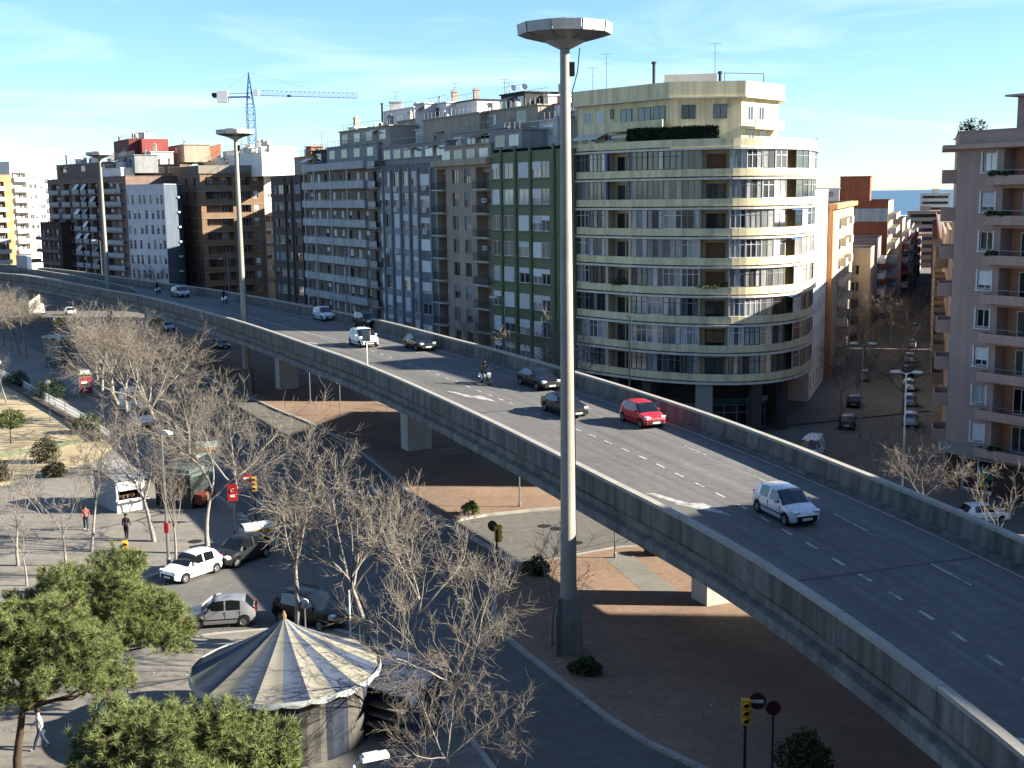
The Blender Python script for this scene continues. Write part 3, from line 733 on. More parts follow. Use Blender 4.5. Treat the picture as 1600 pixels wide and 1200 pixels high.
# ---- brown brick terraces
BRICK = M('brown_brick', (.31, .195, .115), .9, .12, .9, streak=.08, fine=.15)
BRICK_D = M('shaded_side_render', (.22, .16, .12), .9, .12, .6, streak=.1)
CAPB = M('grey_brown_band', (.30, .27, .22), .9, .1, .5)
pa = Vector(((314 - 796) / FK * 259, 259)); pb = Vector(((413 - 796) / FK * 266, 266)); pl = Vector(((284 - 796) / FK * 271, 271))
dd = (pb - pa).normalized(); nn = Vector((-dd.y, dd.x))
b = Bld('brick_terrace_building', 'brown brick apartment block with wide recessed terraces half in sun', [pa, pb, pb + nn * 16, pl + nn * 6, pl], -2, 28.4, BRICK)
for k in range(11):
    z = 24.3 - 2.85 * k
    if z < -1: break
    for q0, q1 in ((322, 364), (371, 392)):
        u0, u1 = b.u(0, q0), b.u(0, q1); b.loggia(0, u0, u1, z, z + 1.75, 1.7)
        for j in range(2): b.win(0, u0 + (u1 - u0) * (j + .5) / 2, z - .0, 1.3, 1.6, 2, False, FRAME_W if j else FRAME_B, None, 0, dep=1.65, hole=False)
        b.put(0, 'handrail', MB().box(-(u1 - u0) / 2, (u1 - u0) / 2, -.03, .03, .18, .24).mesh('handrail', METAL_D), (u0 + u1) / 2, z)
    u0, u1 = b.u(0, 396.5), b.u(0, 403.5); b.win(0, (u0 + u1) / 2, z + .1, u1 - u0, 1.5, 2, False, FRAME_W, None, random.choice((0, .4, .8)), SHUT, .12)
    b.put(0, 'floor_band', MB().box(0, b.fr(0)[2], -.1, 0, -1.25, -1.05).mesh('floor_band', CAPB), 0, z)
    b.put(4, 'floor_band', MB().box(0, b.fr(4)[2], -.1, 0, -1.25, -1.05).mesh('floor_band', CAPB), 0, z)
    lw = b.fr(4)[2]
    for fr_ in (.3, .72): b.win(4, lw * fr_, z, 1.6, 1.7, 2, False, FRAME_B, GLASS_D, 0, dep=.5)
b.put(0, 'cornice', MB().box(-.3, b.fr(0)[2] + .3, -.35, .1, 0, 1.7).mesh('cornice', CAPB), 0, 26.8)
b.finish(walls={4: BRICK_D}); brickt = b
# ---- white block with slit windows
LILAC = M('white_panel', (.58, .58, .60), .8, .05, .5, streak=.1)
LILAC_S = M('blue_side_panel', (.13, .17, .22), .8, .1, .5, streak=.15)
a_ = Vector(((198 - 796) / FK * 258, 258)); b_ = Vector(((257 - 796) / FK * 252.5, 252.5)); c_ = Vector(((284.5 - 796) / FK * 262, 262))
b = Bld('white_slit_building', 'white block with scattered slit windows and a blue side wall', [a_, b_, c_, c_ + (a_ - b_)], -2, 24.6, LILAC)
rows = [[200, 207.5, 219, 226, 236, 246.5, 253.5], [201, 210.5, 217, 229, 239, 247.5, 255], [202, 210, 221.5, 228.5, 238.5, 247, 256], [203.5, 210, 219.5, 231.5, 241.5, 250.5, 257], [205, 214.5, 221, 231.5, 241.5, 250.5, 258], [207, 215, 224, 233, 245, 252, 259]]
for k, r_ in enumerate(rows):
    for p in r_:
        u = b.u(0, 198 + (p - 198 - k * .9) * .985); b.win(0, min(max(u, .5), b.fr(0)[2] - .5), 20.6 - 3.1 * k, .75, 1.9, 1, True, FRAME_W, random.choice((GLASS_D, GLASS_D, GLASS)), random.choice((0, 0, .0, .3)), SHUT, .2)
for k in range(7):
    o = b.put(1, 'ledge', MB().box(-.6, .6, -.5, 0, 0, .35).mesh('ledge', WHITE), b.fr(1)[2] * .7, 21.8 - 3.1 * k)
b.finish(walls={1: LILAC_S})
# ---- left brown block with balconies
BRN = M('brown_red_render', (.27, .185, .15), .9, .12, .6, streak=.12)
GRB = M('grey_balcony', (.45, .44, .44), .85, .1, .6, streak=.12)
b = Bld('brown_balcony_building', 'brown apartment block with stacked grey balconies behind the far left mast', row_pts(76, 302, 198, 266, 15), -2, 26.6, BRN)
segs = [(82, 95, 1), (101, 113, 1), (118, 128, 2), (131, 139, 2), (143, 153, 2), (163, 193, 1)]
for k in range(10):
    z = 24.0 - 2.8 * k - .9
    if z < -1.5: break
    for p0, p1, kd in segs:
        u0, u1 = b.u(0, p0), b.u(0, p1); um, w = (u0 + u1) / 2, u1 - u0
        b.loggia(0, u0, u1, z + .02, z + 2.35, 1.2)
        for j in range(2 if w < 5 else 3): b.win(0, u0 + w * (j + .5) / (2 if w < 5 else 3), z + .05, min(1.3, w * .36), 2.0, 2, False, FRAME_W if kd == 1 else FRAME_B, None, random.choice((0, .3)), SHUT, dep=1.15, hole=False)
        b.balcony(0, um, w + .3, z, .7, 'rail', GRB, GRB, panel=True)
        if kd == 2 and random.random() < .5:
            b.put(0, 'awning', MB().poly([(-w * .3, -.1, 2.2), (w * .3, -.1, 2.2), (w * .3, -1.0, .9), (-w * .3, -1.0, .9)]).mesh('awning', random.choice((WHITE, SHUT, SHUT_G))), um, z)
b.finish(); brnb = b
# ---- small dark brown corner house in front of the far-left towers
b = Bld('low_brown_house', 'low dark brown house with overhanging floors at the far left', row_pts(60, 296, 92, 288, 10), -1, 16.5, M('umber_render', (.13, .075, .055), .9, .12, .6))
for k in range(5):
    z = 13.2 - 2.9 * k; b.put(0, 'floor_band', MB().box(-1.2, b.fr(0)[2], -.8, 0, -.9, -.1).mesh('floor_band', BRN), 0, z)
    for j in range(4): b.win(0, b.fr(0)[2] * (j + .6) / 4.4, z + .1, .8, 1.5, 1, False, FRAME_W, None, random.choice((0, .5)), SHUT, .15)
b.finish()
# ---- far-left white tower and its brick neighbour
WHT = M('white_render', (.72, .68, .62), .85, .06, .5, streak=.08)
OCH = M('ochre_brick', (.42, .25, .12), .9, .12, .8)
a_ = Vector(((19 - 796) / FK * 330, 330)); b_ = Vector(((79 - 796) / FK * 344, 344)); d_ = (b_ - a_).normalized(); n_ = Vector((-d_.y, d_.x))
b = Bld('white_tower_block', 'sunlit white tower block with balconies at the left edge', [a_, b_, b_ + n_ * 16, a_ + n_ * 16], -2, 32.0, WHT)
for k in range(10):
    z = 27.0 - 2.75 * k
    u0, u1 = b.u(0, 21), b.u(0, 43); b.loggia(0, u0, u1, z, z + 2.2, 1.2); b.balcony(0, (u0 + u1) / 2, u1 - u0 + .3, z - .02, 1.0, 'solid', WHT)
    for j in range(2): b.win(0, u0 + (u1 - u0) * (j + .5) / 2, z + .05, 1.3, 2, 2, False, FRAME_W, None, 0, dep=1.15, hole=False)
    for p, w in ((49, 1.5), (56.5, 1.2), (67, 1.9)): b.win(0, b.u(0, p), z + .7, w, 1.3, 2, False, FRAME_W, None, random.choice((0, .5, 0)), SHUT, .15)
    u0, u1 = b.u(0, 73), b.u(0, 78.5); b.balcony(0, (u0 + u1) / 2, u1 - u0, z - .02, 1.0, 'solid', WHT)
b.finish()
a2 = Vector(((-40 - 796) / FK * 318, 318)); b2 = Vector(((19.5 - 796) / FK * 329, 329)); d_ = (b2 - a2).normalized(); n_ = Vector((-d_.y, d_.x))
b = Bld('ochre_tower_block', 'ochre brick tower block with white balconies cut by the left edge', [a2, b2, b2 + n_ * 14, a2 + n_ * 14], -2, 28.5, OCH)
for k in range(9):
    z = 24.6 - 2.75 * k; u0, u1 = b.u(0, -22), b.u(0, 8); b.loggia(0, u0, u1, z, z + 2.2, 1.0); b.balcony(0, (u0 + u1) / 2, u1 - u0 + .3, z, 1.0, 'solid', GRB)
    for j in range(3): b.win(0, u0 + (u1 - u0) * (j + .5) / 3, z + .05, 1.4, 2, 2, False, FRAME_W, None, 0, dep=.95, hole=False)
b.finish()

b = Bld('hidden_shade_block', 'plain hidden block added behind the avenue row to shade the brick terraces', [Vector((-38, 236)), Vector((-20, 236)), Vector((-20, 286)), Vector((-38, 286))], -2, 26.0, BEIGE)  # added out of sight so its shadow crosses the brick terraces
for k in range(8):
    for j in range(8): b.win(3, 4 + 6 * j, 22 - 2.9 * k, 1.4, 1.5, 2, False, FRAME_W, None, 0)
b.finish()
# ================================================================ curved yellow building
YEL = M('pale_yellow_render', (.70, .61, .37), .85, .08, .45, streak=.22, fine=.05, stain=((.30, .25, .15), .3, .6, .85, .5))
YEL_W = M('cream_slab_edge', (.66, .62, .52), .85, .08, .6, streak=.15)
YEL_B = M('yellow_back_wall', (.58, .50, .33), .9, .08, .6)
BLUEP = M('blue_pillar', (.05, .11, .30), .6, .1, 1)
DOORB = M('brown_roller_door', (.26, .12, .055), .7, .12, 1)
plan = [Vector(p) for p in [((871 - 796) / FK * 138.5, 138.5), (7.6, 134.8), (10.4, 131.4), (13.2, 128.2), (16.4, 125.6), (19.9, 124.0), (23.6, 123.5), (26.9, 124.6), (29.7, 127.2), (31.9, 130.9), (33.5, 135), (34.7, 139.5), (35.6, 144)]]
pl2 = smooth_poly(plan, 3, False)
CUM = [0]
for p_, q_ in zip(pl2, pl2[1:]): CUM.append(CUM[-1] + (q_ - p_).length)
YL = CUM[-1]
def ypos(s_, o=0.0):
    s_ = min(max(s_, 0), YL - 1e-6); i = max(k for k in range(len(CUM)) if CUM[k] <= s_); i = min(i, len(pl2) - 2)
    d = (pl2[i + 1] - pl2[i]).normalized(); i0, i1 = max(0, i - 1), min(len(pl2) - 2, i + 1)
    f = (s_ - CUM[i]) / (CUM[i + 1] - CUM[i]); d0 = (pl2[i] - pl2[i0]).normalized() if i0 != i else d; d1 = (pl2[i1 + 1] - pl2[i1]).normalized()
    dm = ((d0 + d).normalized() * (1 - f) + (d + d1).normalized() * f).normalized() if i > 1 else d
    n = Vector((dm.y, -dm.x)); q = pl2[i] + (pl2[i + 1] - pl2[i]) * f + n * o; return q, dm
def ys(px):
    k = (px - 796) / FK
    for i, (a, b) in enumerate(zip(pl2, pl2[1:])):
        fa, fb = a.x - k * a.y, b.x - k * b.y
        if fa * fb <= 0 and fa != fb: return CUM[i] + (CUM[i + 1] - CUM[i]) * fa / (fa - fb)
    return YL * .9
yo = Vector((20, 132, 0)); yel = empty('curved_yellow_building', yo, 'pale yellow apartment block with curved glazed balcony bands on the corner', 'building')
def yband(name, s0, s1, prof, mat, n=None, parent=yel):      # profile of (outward, z) swept along the plan
    n = n or max(2, int((s1 - s0) / .7)); mb = MB(); k_ = len(prof)
    for j in range(n + 1):
        s_ = s0 + (s1 - s0) * j / n
        for o, z in prof:
            q, d = ypos(s_, o); mb.v.append((q.x - yo.x, q.y - yo.y, z))
    for j in range(n):
        for k in range(k_): a, b = j * k_ + k, j * k_ + (k + 1) % k_; mb.f.append((a, b, b + k_, a + k_)); mb.m.append(0)
    mb.f += [tuple(range(k_)), tuple(reversed(range(n * k_, n * k_ + k_)))]; mb.m += [0, 0]
    return mb.build(name, mat, parent, norm=True)
ZT0, FH = 26.8, 2.98
bays = [(896, 921, 4), (921, 946, 4), (987, 1012, 3), (1012, 1037, 3), (1037, 1066, 3), (1066, 1094, 3), (1141, 1166, 3), (1166, 1191, 3), (1191, 1210, 2), (1210, 1228, 2)]
for k in range(9):
    z = ZT0 - FH * k
    yband('balcony_band', 0, YL, [(0, z), (.12, z), (.14, z - .74), (0, z - .74)], YEL)
    yband('slab_edge', 0, YL, [(-1.4, z - .87), (.3, z - .87), (.3, z - 1.08), (-1.4, z - 1.08)], YEL_W)
    if k == 8: break
    zb, zt1 = z - FH, z - 1.08                    # glazing between the band below and the slab above
    yband('back_wall', 0, YL, [(-1.35, zb - .9), (-1.3, zb - .9), (-1.3, zt1), (-1.35, zt1)], YEL_B)
    h = zt1 - zb
    for p0, p1, n in bays + [(9000 + j, 0, 1) for j in range(9)]:
        s0, s1 = ys(p0), ys(p1)
        if p0 >= 9000: e0 = ys(1228) + 1.9; sl_ = (YL - e0) / 9; s0 = e0 + sl_ * (p0 - 9000); s1 = s0 + sl_
        dark = random.random() < (.3 if p0 < 1141 else .12); qa, da = ypos((s0 + s1) / 2); ang = math.atan2(da.y, da.x); w = (s1 - s0) - .02
        gm = GLASS_D if dark else random.choice((GLASS, GLASS_P, GLASS_P))
        fo = inst('glazed_bay', win_mesh(w, h, n, True, random.choice((FRAME_G, FRAME_G, FRAME_W, FRAME_B)), .055), yel, (qa.x - yo.x, qa.y - yo.y, zb), ang)
        for j in range(n):
            pw = w / n; inst('pane', pane_mesh(pw - .03, h, gm), fo, (-w / 2 + pw * (j + .5), 0, 0))
    for p0 in (948.5, 984):                       # blue pillars of the open bay
        q, d = ypos(ys(p0), -.12); inst('pillar', MB().box(-.14, .14, -.14, .14, 0, h).mesh('pillar', BLUEP if k < 2 else YEL_B), yel, (q.x - yo.x, q.y - yo.y, zb), math.atan2(d.y, d.x))
    for p0, w, m in ((958, 1.0, GLASS_D), (974, 1.3, GLASS_D), (1118, 1.9, GLASS_D), (1237, .9, GLASS_D)):
        q, d = ypos(ys(p0), -1.24); fo = inst('window', win_mesh(w, 2.1, 2, False, FRAME_B, .07), yel, (q.x - yo.x, q.y - yo.y, zb - .6), math.atan2(d.y, d.x)); inst('pane', pane_mesh(w, 2.1, m), fo)
        if p0 == 1118 and k in (0, 3, 4): inst('shutter', shut_mesh(w, 2.05, DOORB), fo)
    for p0 in (896, 946, 987, 1094, 1141, 1228):  # cross walls between flats
        q, d = ypos(ys(p0), -.62); inst('cross_wall', MB().box(-.07, .07, -.66, .66, -.9, h).mesh('cross_wall', YEL_B), yel, (q.x - yo.x, q.y - yo.y, zb), math.atan2(d.y, d.x))
    q, d = ypos(.9, -.1); fo = inst('window', win_mesh(.9, 1.5, 1, False, FRAME_B), yel, (q.x - yo.x, q.y - yo.y, zb), math.atan2(d.y, d.x)); inst('pane', pane_mesh(.9, 1.5, GLASS_D), fo)
for k in range(8):
    if k in (2, 3, 5): q, d = ypos(ys(1237), .25); inst('awning', MB().box(-1, 1, -.5, 0, 0, .1).mesh('awning', M('blue_awning', (.06, .16, .36), .8, .1, 2)), yel, (q.x - yo.x, q.y - yo.y, ZT0 - FH * k - 1.25), math.atan2(d.y, d.x))
# ground floor: columns, dark shop fronts
zg = -3.6; zlow = ZT0 - FH * 8 - 1.08
yband('shop_back_wall', 0, YL, [(-2.6, zg), (-2.5, zg), (-2.5, zlow), (-2.6, zlow)], M('shop_dark', (.06, .055, .05), .7, .15, .5))
for p0 in (905, 960, 1010, 1098, 1108, 1190, 1235):
    q, d = ypos(ys(p0), -.5); inst('column', MB().box(-.55, .55, -.4, .4, 0, zlow - zg).mesh('column', M('column_stone', (.38, .36, .33), .85, .1, .6) if p0 in (1098, 1108) else M('shaded_column_stone', (.13, .12, .11), .8, .1, .6)), yel, (q.x - yo.x, q.y - yo.y, zg), math.atan2(d.y, d.x))  # all but the middle columns darkened: arcade shade put into the stone colour
for p0 in (930, 985, 1040, 1065, 1140, 1165, 1212):
    q, d = ypos(ys(p0), -2.3); w = 2.6; fo = inst('shop_window', win_mesh(w, 2.7, 2, True, FRAME_G, .08), yel, (q.x - yo.x, q.y - yo.y, zg + .3), math.atan2(d.y, d.x)); inst('pane', pane_mesh(w, 2.7, GLASS_D), fo)
    inst('sign_board', MB().box(-1.5, 1.5, -.25, 0, 0, .55).mesh('sign_board', random.choice((FRAME_G, BLACK, M('shop_teal', (.05, .13, .14), .6, .1, 1)))), yel, (q.x - yo.x, q.y - yo.y, zg + 3.15), math.atan2(d.y, d.x))
# closing body and roof
body = [ypos(YL * j / 40, -1.36)[0] for j in range(41)]; back = [Vector((33, 150)), Vector((22, 152)), Vector((11, 147))]
MB().prism([p - yo.to_2d() for p in body + back], zlow, ZT0 - .95).build('core_wall', YEL_B, yel, norm=True)
MB().poly([tuple((p - yo.to_2d())) + (ZT0 - .9,) for p in [ypos(YL * j / 40, .0)[0] for j in range(41)] + back]).build('roof_terrace', ROOF_G, yel)
# set-back upper floors: three-sided bay with a deep cornice
def ybox(name, pts, z0, z1, mat): return MB().prism([Vector(p) - yo.to_2d() for p in pts], z0, z1).build(name, mat, yel, norm=True)
kx = lambda px, Y: Vector(((px - 796) / FK * Y, Y))
U = [kx(903, 139), kx(1047, 128.2), kx(1157, 127.8), kx(1214, 133.5), Vector((31, 147)), Vector((16, 151))]
pent = ybox('penthouse_wall', U, ZT0 - .9, 31.2, YEL)
Uo = [U[0] + Vector((-.6, -.3)), U[1] + Vector((-.2, -.6)), U[2] + Vector((.3, -.6)), U[3] + Vector((.6, -.2)), U[4], U[5]]
ybox('cornice', Uo, 31.2, 32.7, YEL); ybox('cornice_lip', [p * 1.0 + (p - Vector((22, 140))).normalized() * .15 for p in Uo], 31.05, 31.2, YEL_W)
def pwin(i, px, z, w, h, fm=FRAME_W, gm=GLASS, dout=.03):
    a, b = U[i], U[i + 1]; d = (b - a).normalized(); n = Vector((d.y, -d.x)); k = (px - 796) / FK; t = (k * a.y - a.x) / (d.x - k * d.y); q = a + d * t + n * dout
    fo = inst('window', win_mesh(w, h, 2, False, fm), yel, (q.x - yo.x, q.y - yo.y, z), math.atan2(d.y, d.x)); inst('pane', pane_mesh(w, h, gm), fo, (0, -.03, 0))
for px, w in ((920, 1.2), (939, 1.2)): pwin(0, px, 29.1, w, 1.3, FRAME_W, GLASS_P)
pwin(0, 957, 29.5, .5, 1.0, FRAME_B, GLASS_D)
for px, w in ((979, 1.7), (1007, 1.9), (1030, 1.7)): pwin(0, px, 28.9, w, 1.5, FRAME_B, GLASS_D)
for px in (1075, 1124): pwin(1, px, 29.0, 1.4, 1.4, FRAME_B, GLASS_D)
for px in (1170, 1187, 1205): pwin(2, px, 28.8, 1.1, 1.5, FRAME_W, GLASS)
for px in (925, 952): pwin(0, px, 26.2, 1.3, 1.6, FRAME_W, GLASS)
for px in (1172, 1190): pwin(2, px, 26.2, 1.2, 1.6, FRAME_W, GLASS_P)
# terrace of the upper flat, awnings, roof box, chimneys
a_, b_ = U[0] + (U[1] - U[0]) * .42, U[1]; d = (b_ - a_).normalized(); n = Vector((d.y, -d.x)); c = (a_ + b_) / 2 + n * .6
MB().box(-(b_ - a_).length / 2, (b_ - a_).length / 2, -.6, .6, 0, .14).box(-(b_ - a_).length / 2, (b_ - a_).length / 2, -.62, -.5, .14, .95).build('upper_balcony', YEL, yel, (c.x - yo.x, c.y - yo.y, 28.0), math.atan2(d.y, d.x))
a_, b_ = U[2], U[3]; d = (b_ - a_).normalized(); n = Vector((d.y, -d.x)); c = (a_ + b_) / 2 + n * .6
MB().box(-3, 3, -.6, .6, 0, .14).box(-3, 3, -.62, -.5, .14, .95).build('upper_balcony', YEL_W, yel, (c.x - yo.x, c.y - yo.y, 27.9), math.atan2(d.y, d.x))
for i, f0, f1 in ((0, .05, .35), (0, .5, .98), (1, .05, .5)):
    a_, b_ = U[i] + (U[i + 1] - U[i]) * f0, U[i] + (U[i + 1] - U[i]) * f1; d = (b_ - a_).normalized(); n = Vector((d.y, -d.x)); m_ = (a_ + b_) / 2; l = (b_ - a_).length
    MB().poly([(-l / 2, 0, 28.0), (l / 2, 0, 28.0), (l / 2, -1.7, 27.45), (-l / 2, -1.7, 27.45)]).box(-l / 2, l / 2, -1.75, -1.65, 27.3, 27.45).build('awning', YEL_W, yel, (m_.x - yo.x, m_.y - yo.y, 0), math.atan2(d.y, d.x))
ybox('lift_house', [kx(1037, 135), kx(1118, 134), kx(1118, 139), kx(1037, 140)], 32.7, 34.1, WHT)
for px, h in ((1021, 2.4), (1123, 1.3)):
    q = kx(px, 133.5); MB().tube([(0, 0, 0), (0, 0, h)], .16, 8).lathe([(.26, h), (.26, h + .2), (0, h + .3)], 8).build('chimney', METAL_D, yel, (q.x - yo.x, q.y - yo.y, 32.7))
mb = MB(); q0, q1 = kx(1130, 135), kx(1190, 135)
mb.bar((0, 0, 0), (0, 0, 1.5), .06).bar((4.3, .3, 0), (4.3, .3, 1.4), .06).bar((0, 0, 1.5), (4.3, .3, 1.4), .06).build('clothes_frame', METAL_D, yel, (q0.x - yo.x, q0.y - yo.y, 32.7))
yband('terrace_rail', YL * .66, YL * .99, [(.05, ZT0 + .5), (.1, ZT0 + .5), (.1, ZT0 + .56), (.05, ZT0 + .56)], METAL_G)
# hedge screen on the terrace (its own thing)
HEDGE = M('hedge_green', (.022, .05, .018), .95, .4, 4, fine=.3, bump=.8)
rng = random.Random(4); mb = MB(); s0, s1 = ys(976), ys(1122)
for j in range(2600):
    q, d = ypos(rng.uniform(s0, s1), rng.uniform(-.75, -.25)); z = ZT0 + rng.uniform(-.1, 1.35); v = Vector((rng.gauss(0, 1), rng.gauss(0, 1), rng.gauss(0, 1))).normalized() * .1; w = v.orthogonal().normalized() * .09; c = Vector((q.x, q.y, z))
    mb.poly([c - v - w, c + v - w, c + v + w, c - v + w])
n_ = 16
for j in range(n_):
    qa, _ = ypos(s0 + (s1 - s0) * j / n_, -.5); qb, _ = ypos(s0 + (s1 - s0) * (j + 1) / n_, -.5); mb.bar((qa.x, qa.y, ZT0 + .6), (qb.x, qb.y, ZT0 + .6), .35, 1.35)
tag(mb.build('hedge_screen', HEDGE), 'dark green hedge screen on the roof terrace of the yellow building', 'hedge')

# ================================================================ side street towards the sea
SD = Vector((.325, .946))                        # down the street
SN = Vector((.946, -.325))                       # from the left row towards the street
def street_pts(px0, Y0, px1, Y1, depth):         # front runs from near to far on the left row
    a, b = kx(px0, Y0), kx(px1, Y1); d = (b - a).normalized(); n = Vector((-d.y, d.x)); return [a, b, b + n * depth, a + n * depth]
SH_W = M('bright_white_render', (.74, .72, .68), .85, .05, .5, streak=.08)
p0 = Vector((35.8, 145)); b = Bld('white_side_street_building', 'bright white side-street house next to the yellow corner', [p0, p0 + SD * 22, p0 + SD * 22 - SN * 14, p0 - SN * 12], -6, 21.5, SH_W)
for k in range(8):
    for j in range(5): b.win(0, 2.2 + 4.3 * j, 18.0 - 2.95 * k, 1.3, 1.6, 2, False, FRAME_G, GLASS_D, random.choice((0, 0, .4)), SHUT, .2)
b.finish()
p1 = p0 + SD * 22.2 + SN * .6
ORG = M('orange_render', (.55, .27, .12), .9, .1, .5, streak=.08)
b = Bld('orange_cream_building', 'cream side-street house with an orange edge wall and small balconies', [p1, p1 + SD * 48, p1 + SD * 48 - SN * 14, p1 - SN * 14], -7, 19.6, CREAM)
for k in range(8):
    for j in range(7):
        u = 4 + 6.2 * j; b.win(0, u, 16.6 - 2.95 * k, 1.3, 2.0, 2, False, FRAME_G, GLASS_D, random.choice((0, 0, .5)), SHUT, .2)
        if j in (2, 4): b.balcony(0, u, 4.2, 16.5 - 2.95 * k, 1.1, 'solid', YEL_W)
b.put(0, 'edge_wall', MB().box(0, 2.2, -.15, 0, -7, 19.6).mesh('edge_wall', ORG), 0.05, 0); b.put(0, 'cornice', MB().box(0, 48, -.7, 0, 0, .7).mesh('cornice', ORG), 0, 19.0)
b.finish(walls={3: ORG})
p2 = p1 + SD * 50 + SN * 3.0
b = Bld('low_cream_house', 'low cream house with blank end wall and a planted roof terrace', [p2 - SN * 12, p2, p2 + SD * 13, p2 + SD * 13 - SN * 12], -8, 11.3, CREAM)
for k in range(5):
    for j in range(2): b.win(1, 3 + 5.5 * j, 7.3 - 2.95 * k, 2.2, 2.0, 2, False, FRAME_B, GLASS_D, 0, dep=.8)
    b.win(0, 9.5, 6.9 - 2.95 * k, 1.2, 1.6, 2, False, FRAME_G, GLASS_D, 0, dep=.4)
b.finish()
p3 = p2 + SD * 16 + SN * .5
GREYP = M('grey_violet_render', (.33, .27, .27), .9, .1, .5)
b = Bld('violet_grey_house', 'violet grey house with a white stepped wing in the side street', [p3 - SN * 14, p3, p3 + SD * 16, p3 + SD * 16 - SN * 14], -8, 12.4, GREYP)
for k in range(5): b.balcony(1, 6, 9, 8.0 - 2.9 * k, 1.3, 'solid', WHT); b.win(1, 5, 8.1 - 2.9 * k, 2.0, 2.0, 2, False, FRAME_G, GLASS_D)
b.finish()
REDB = M('red_party_brick', (.40, .125, .055), .9, .12, .5, streak=.12, fine=.12)
p4 = p3 + SD * 20 + SN * 1.0
b = Bld('red_brick_party_wall_building', 'tall block with bare red brick party wall and balconies on its street side', [p4 - SN * 21, p4, p4 + SD * 34, p4 + SD * 34 - SN * 21], -9, 19.3, REDB)
for k in range(9):
    for j in range(4):
        u = 4.2 + 8 * j; b.win(1, u, 15.8 - 2.95 * k, 2.0, 2.0, 2, False, FRAME_W, GLASS, 0, dep=.2); b.balcony(1, u, 6.4, 15.75 - 2.95 * k, 1.6, 'solid', YEL_W if j % 2 else GRB)
b.put(0, 'downpipe', MB().box(-.25, .25, -.2, 0, -9, 19).mesh('downpipe', CONC_L), 11.5, 0)
b.put(0, 'grey_band', MB().box(-4.6, 4.6, -.12, 0, 0, 2.6).mesh('grey_band', GREYC), 16.3, 15.2)
b.finish(walls={1: CREAM})
box_on(b, 'stair_tower', p4 - SN * 10 + SD * 8, SN, 6, 6, 18.6, 24.2, REDB, 0); box_on(b, 'roof_wing', p4 - SN * 19 + SD * 6, SN, 9, 12, 18.6, 21.8, WHT, 2)
mb = MB(); 
p5 = p4 + SD * 40 + SN * 2
for i, (off, ln, wd_, top, wm, nm, lb) in enumerate(((0, 30, 16, 14.5, CREAM, 'balcony_side_house', 'cream house with striped awnings further down the side street'), (34, 40, 18, 12.8, WHT, 'pale_side_house', 'pale house with brown balconies deep in the side street'), (80, 50, 20, 10.5, BEIGE, 'far_side_house', 'beige house near the far end of the side street'), (140, 70, 24, 6.5, WHT, 'end_side_house', 'white house closing the view down the side street'))):
    q = p5 + SD * off + SN * (.5 * i); b = Bld(nm, lb, [q - SN * wd_, q, q + SD * ln, q + SD * ln - SN * wd_], -14, top, wm)
    for k in range(6):
        for j in range(4): u = ln * (j + .5) / 4; b.win(1, u, top - 3.6 - 2.95 * k, 2, 1.9, 2, False, FRAME_B, GLASS_D); b.balcony(1, u, ln / 4 * .8, top - 3.65 - 2.95 * k, 1.5, 'solid', random.choice((GRB, YEL_W, M('terracotta_balcony', (.33, .13, .09), .9, .1, .6))))
        for j in range(3): b.win(0, wd_ * (j + .5) / 3, top - 3.4 - 2.95 * k, 1.5, 1.6, 2, False, FRAME_G, GLASS_D)
    b.finish()
# right-hand row of the street behind the pink corner
q0 = kx(1492, 101) + SD * 17
for i, (off, ln, top, wm, nm, lb) in enumerate(((1, 26, 17.5, M('ochre_render', (.40, .27, .16), .9, .1, .5), 'ochre_street_house', 'low ochre house behind the pink corner building'), (30, 60, 16.0, BEIGE, 'tan_street_house', 'tan house further down the right of the side street'), (95, 260, 13.0, M('terracotta_render', (.36, .16, .11), .9, .1, .5), 'terracotta_street_house', 'terracotta house with striped awnings at the far right of the side street'))):
    q = q0 + SD * off; b = Bld(nm, lb, [q, q + SN * 16, q + SD * ln + SN * 16, q + SD * ln], -14, top, wm)
    for k in range(5):
        for j in range(int(ln / 7)): u = ln * (j + .5) / int(ln / 7); b.win(3, u, top - 3.5 - 2.9 * k, 1.6, 1.8, 2, False, FRAME_G, GLASS_D); b.balcony(3, u, 4.5, top - 3.55 - 2.9 * k, 1.2, 'solid', wm)
    b.finish()
# distant city between the street and the sea
rng = random.Random(11); k_i = 0
HZ = [M('far_wall_a', (.50, .46, .40), .9, .08, .1), M('far_wall_b', (.42, .33, .26), .9, .08, .1), M('far_wall_c', (.60, .57, .52), .9, .08, .1), M('far_wall_d', (.36, .24, .18), .9, .08, .1)]
FARB = [(1462, 640, 15, 19.0, 2, 'distant white tower with stepped floors rising above the sea line'), (1447, 520, 14, 12.0, 1, 'distant brown block just left of the distant white tower'), (1476, 720, 16, 8.0, 0, 'distant cream block just right of the distant white tower'), (1424, 560, 22, 6, 3, 'distant red-brown block, leftmost before the sea'), (1436, 800, 24, 4, 2, 'distant pale block low before the sea, left of the brown one'), (1455, 900, 26, 1, 0, 'distant cream block low under the white tower'), (1470, 500, 18, 3, 3, 'distant red-brown block under the right cream block'), (1486, 620, 20, 5, 2, 'distant white block touching the pink building outline'), (1480, 980, 28, 0, 1, 'distant brown block nearest the shore at the right')]
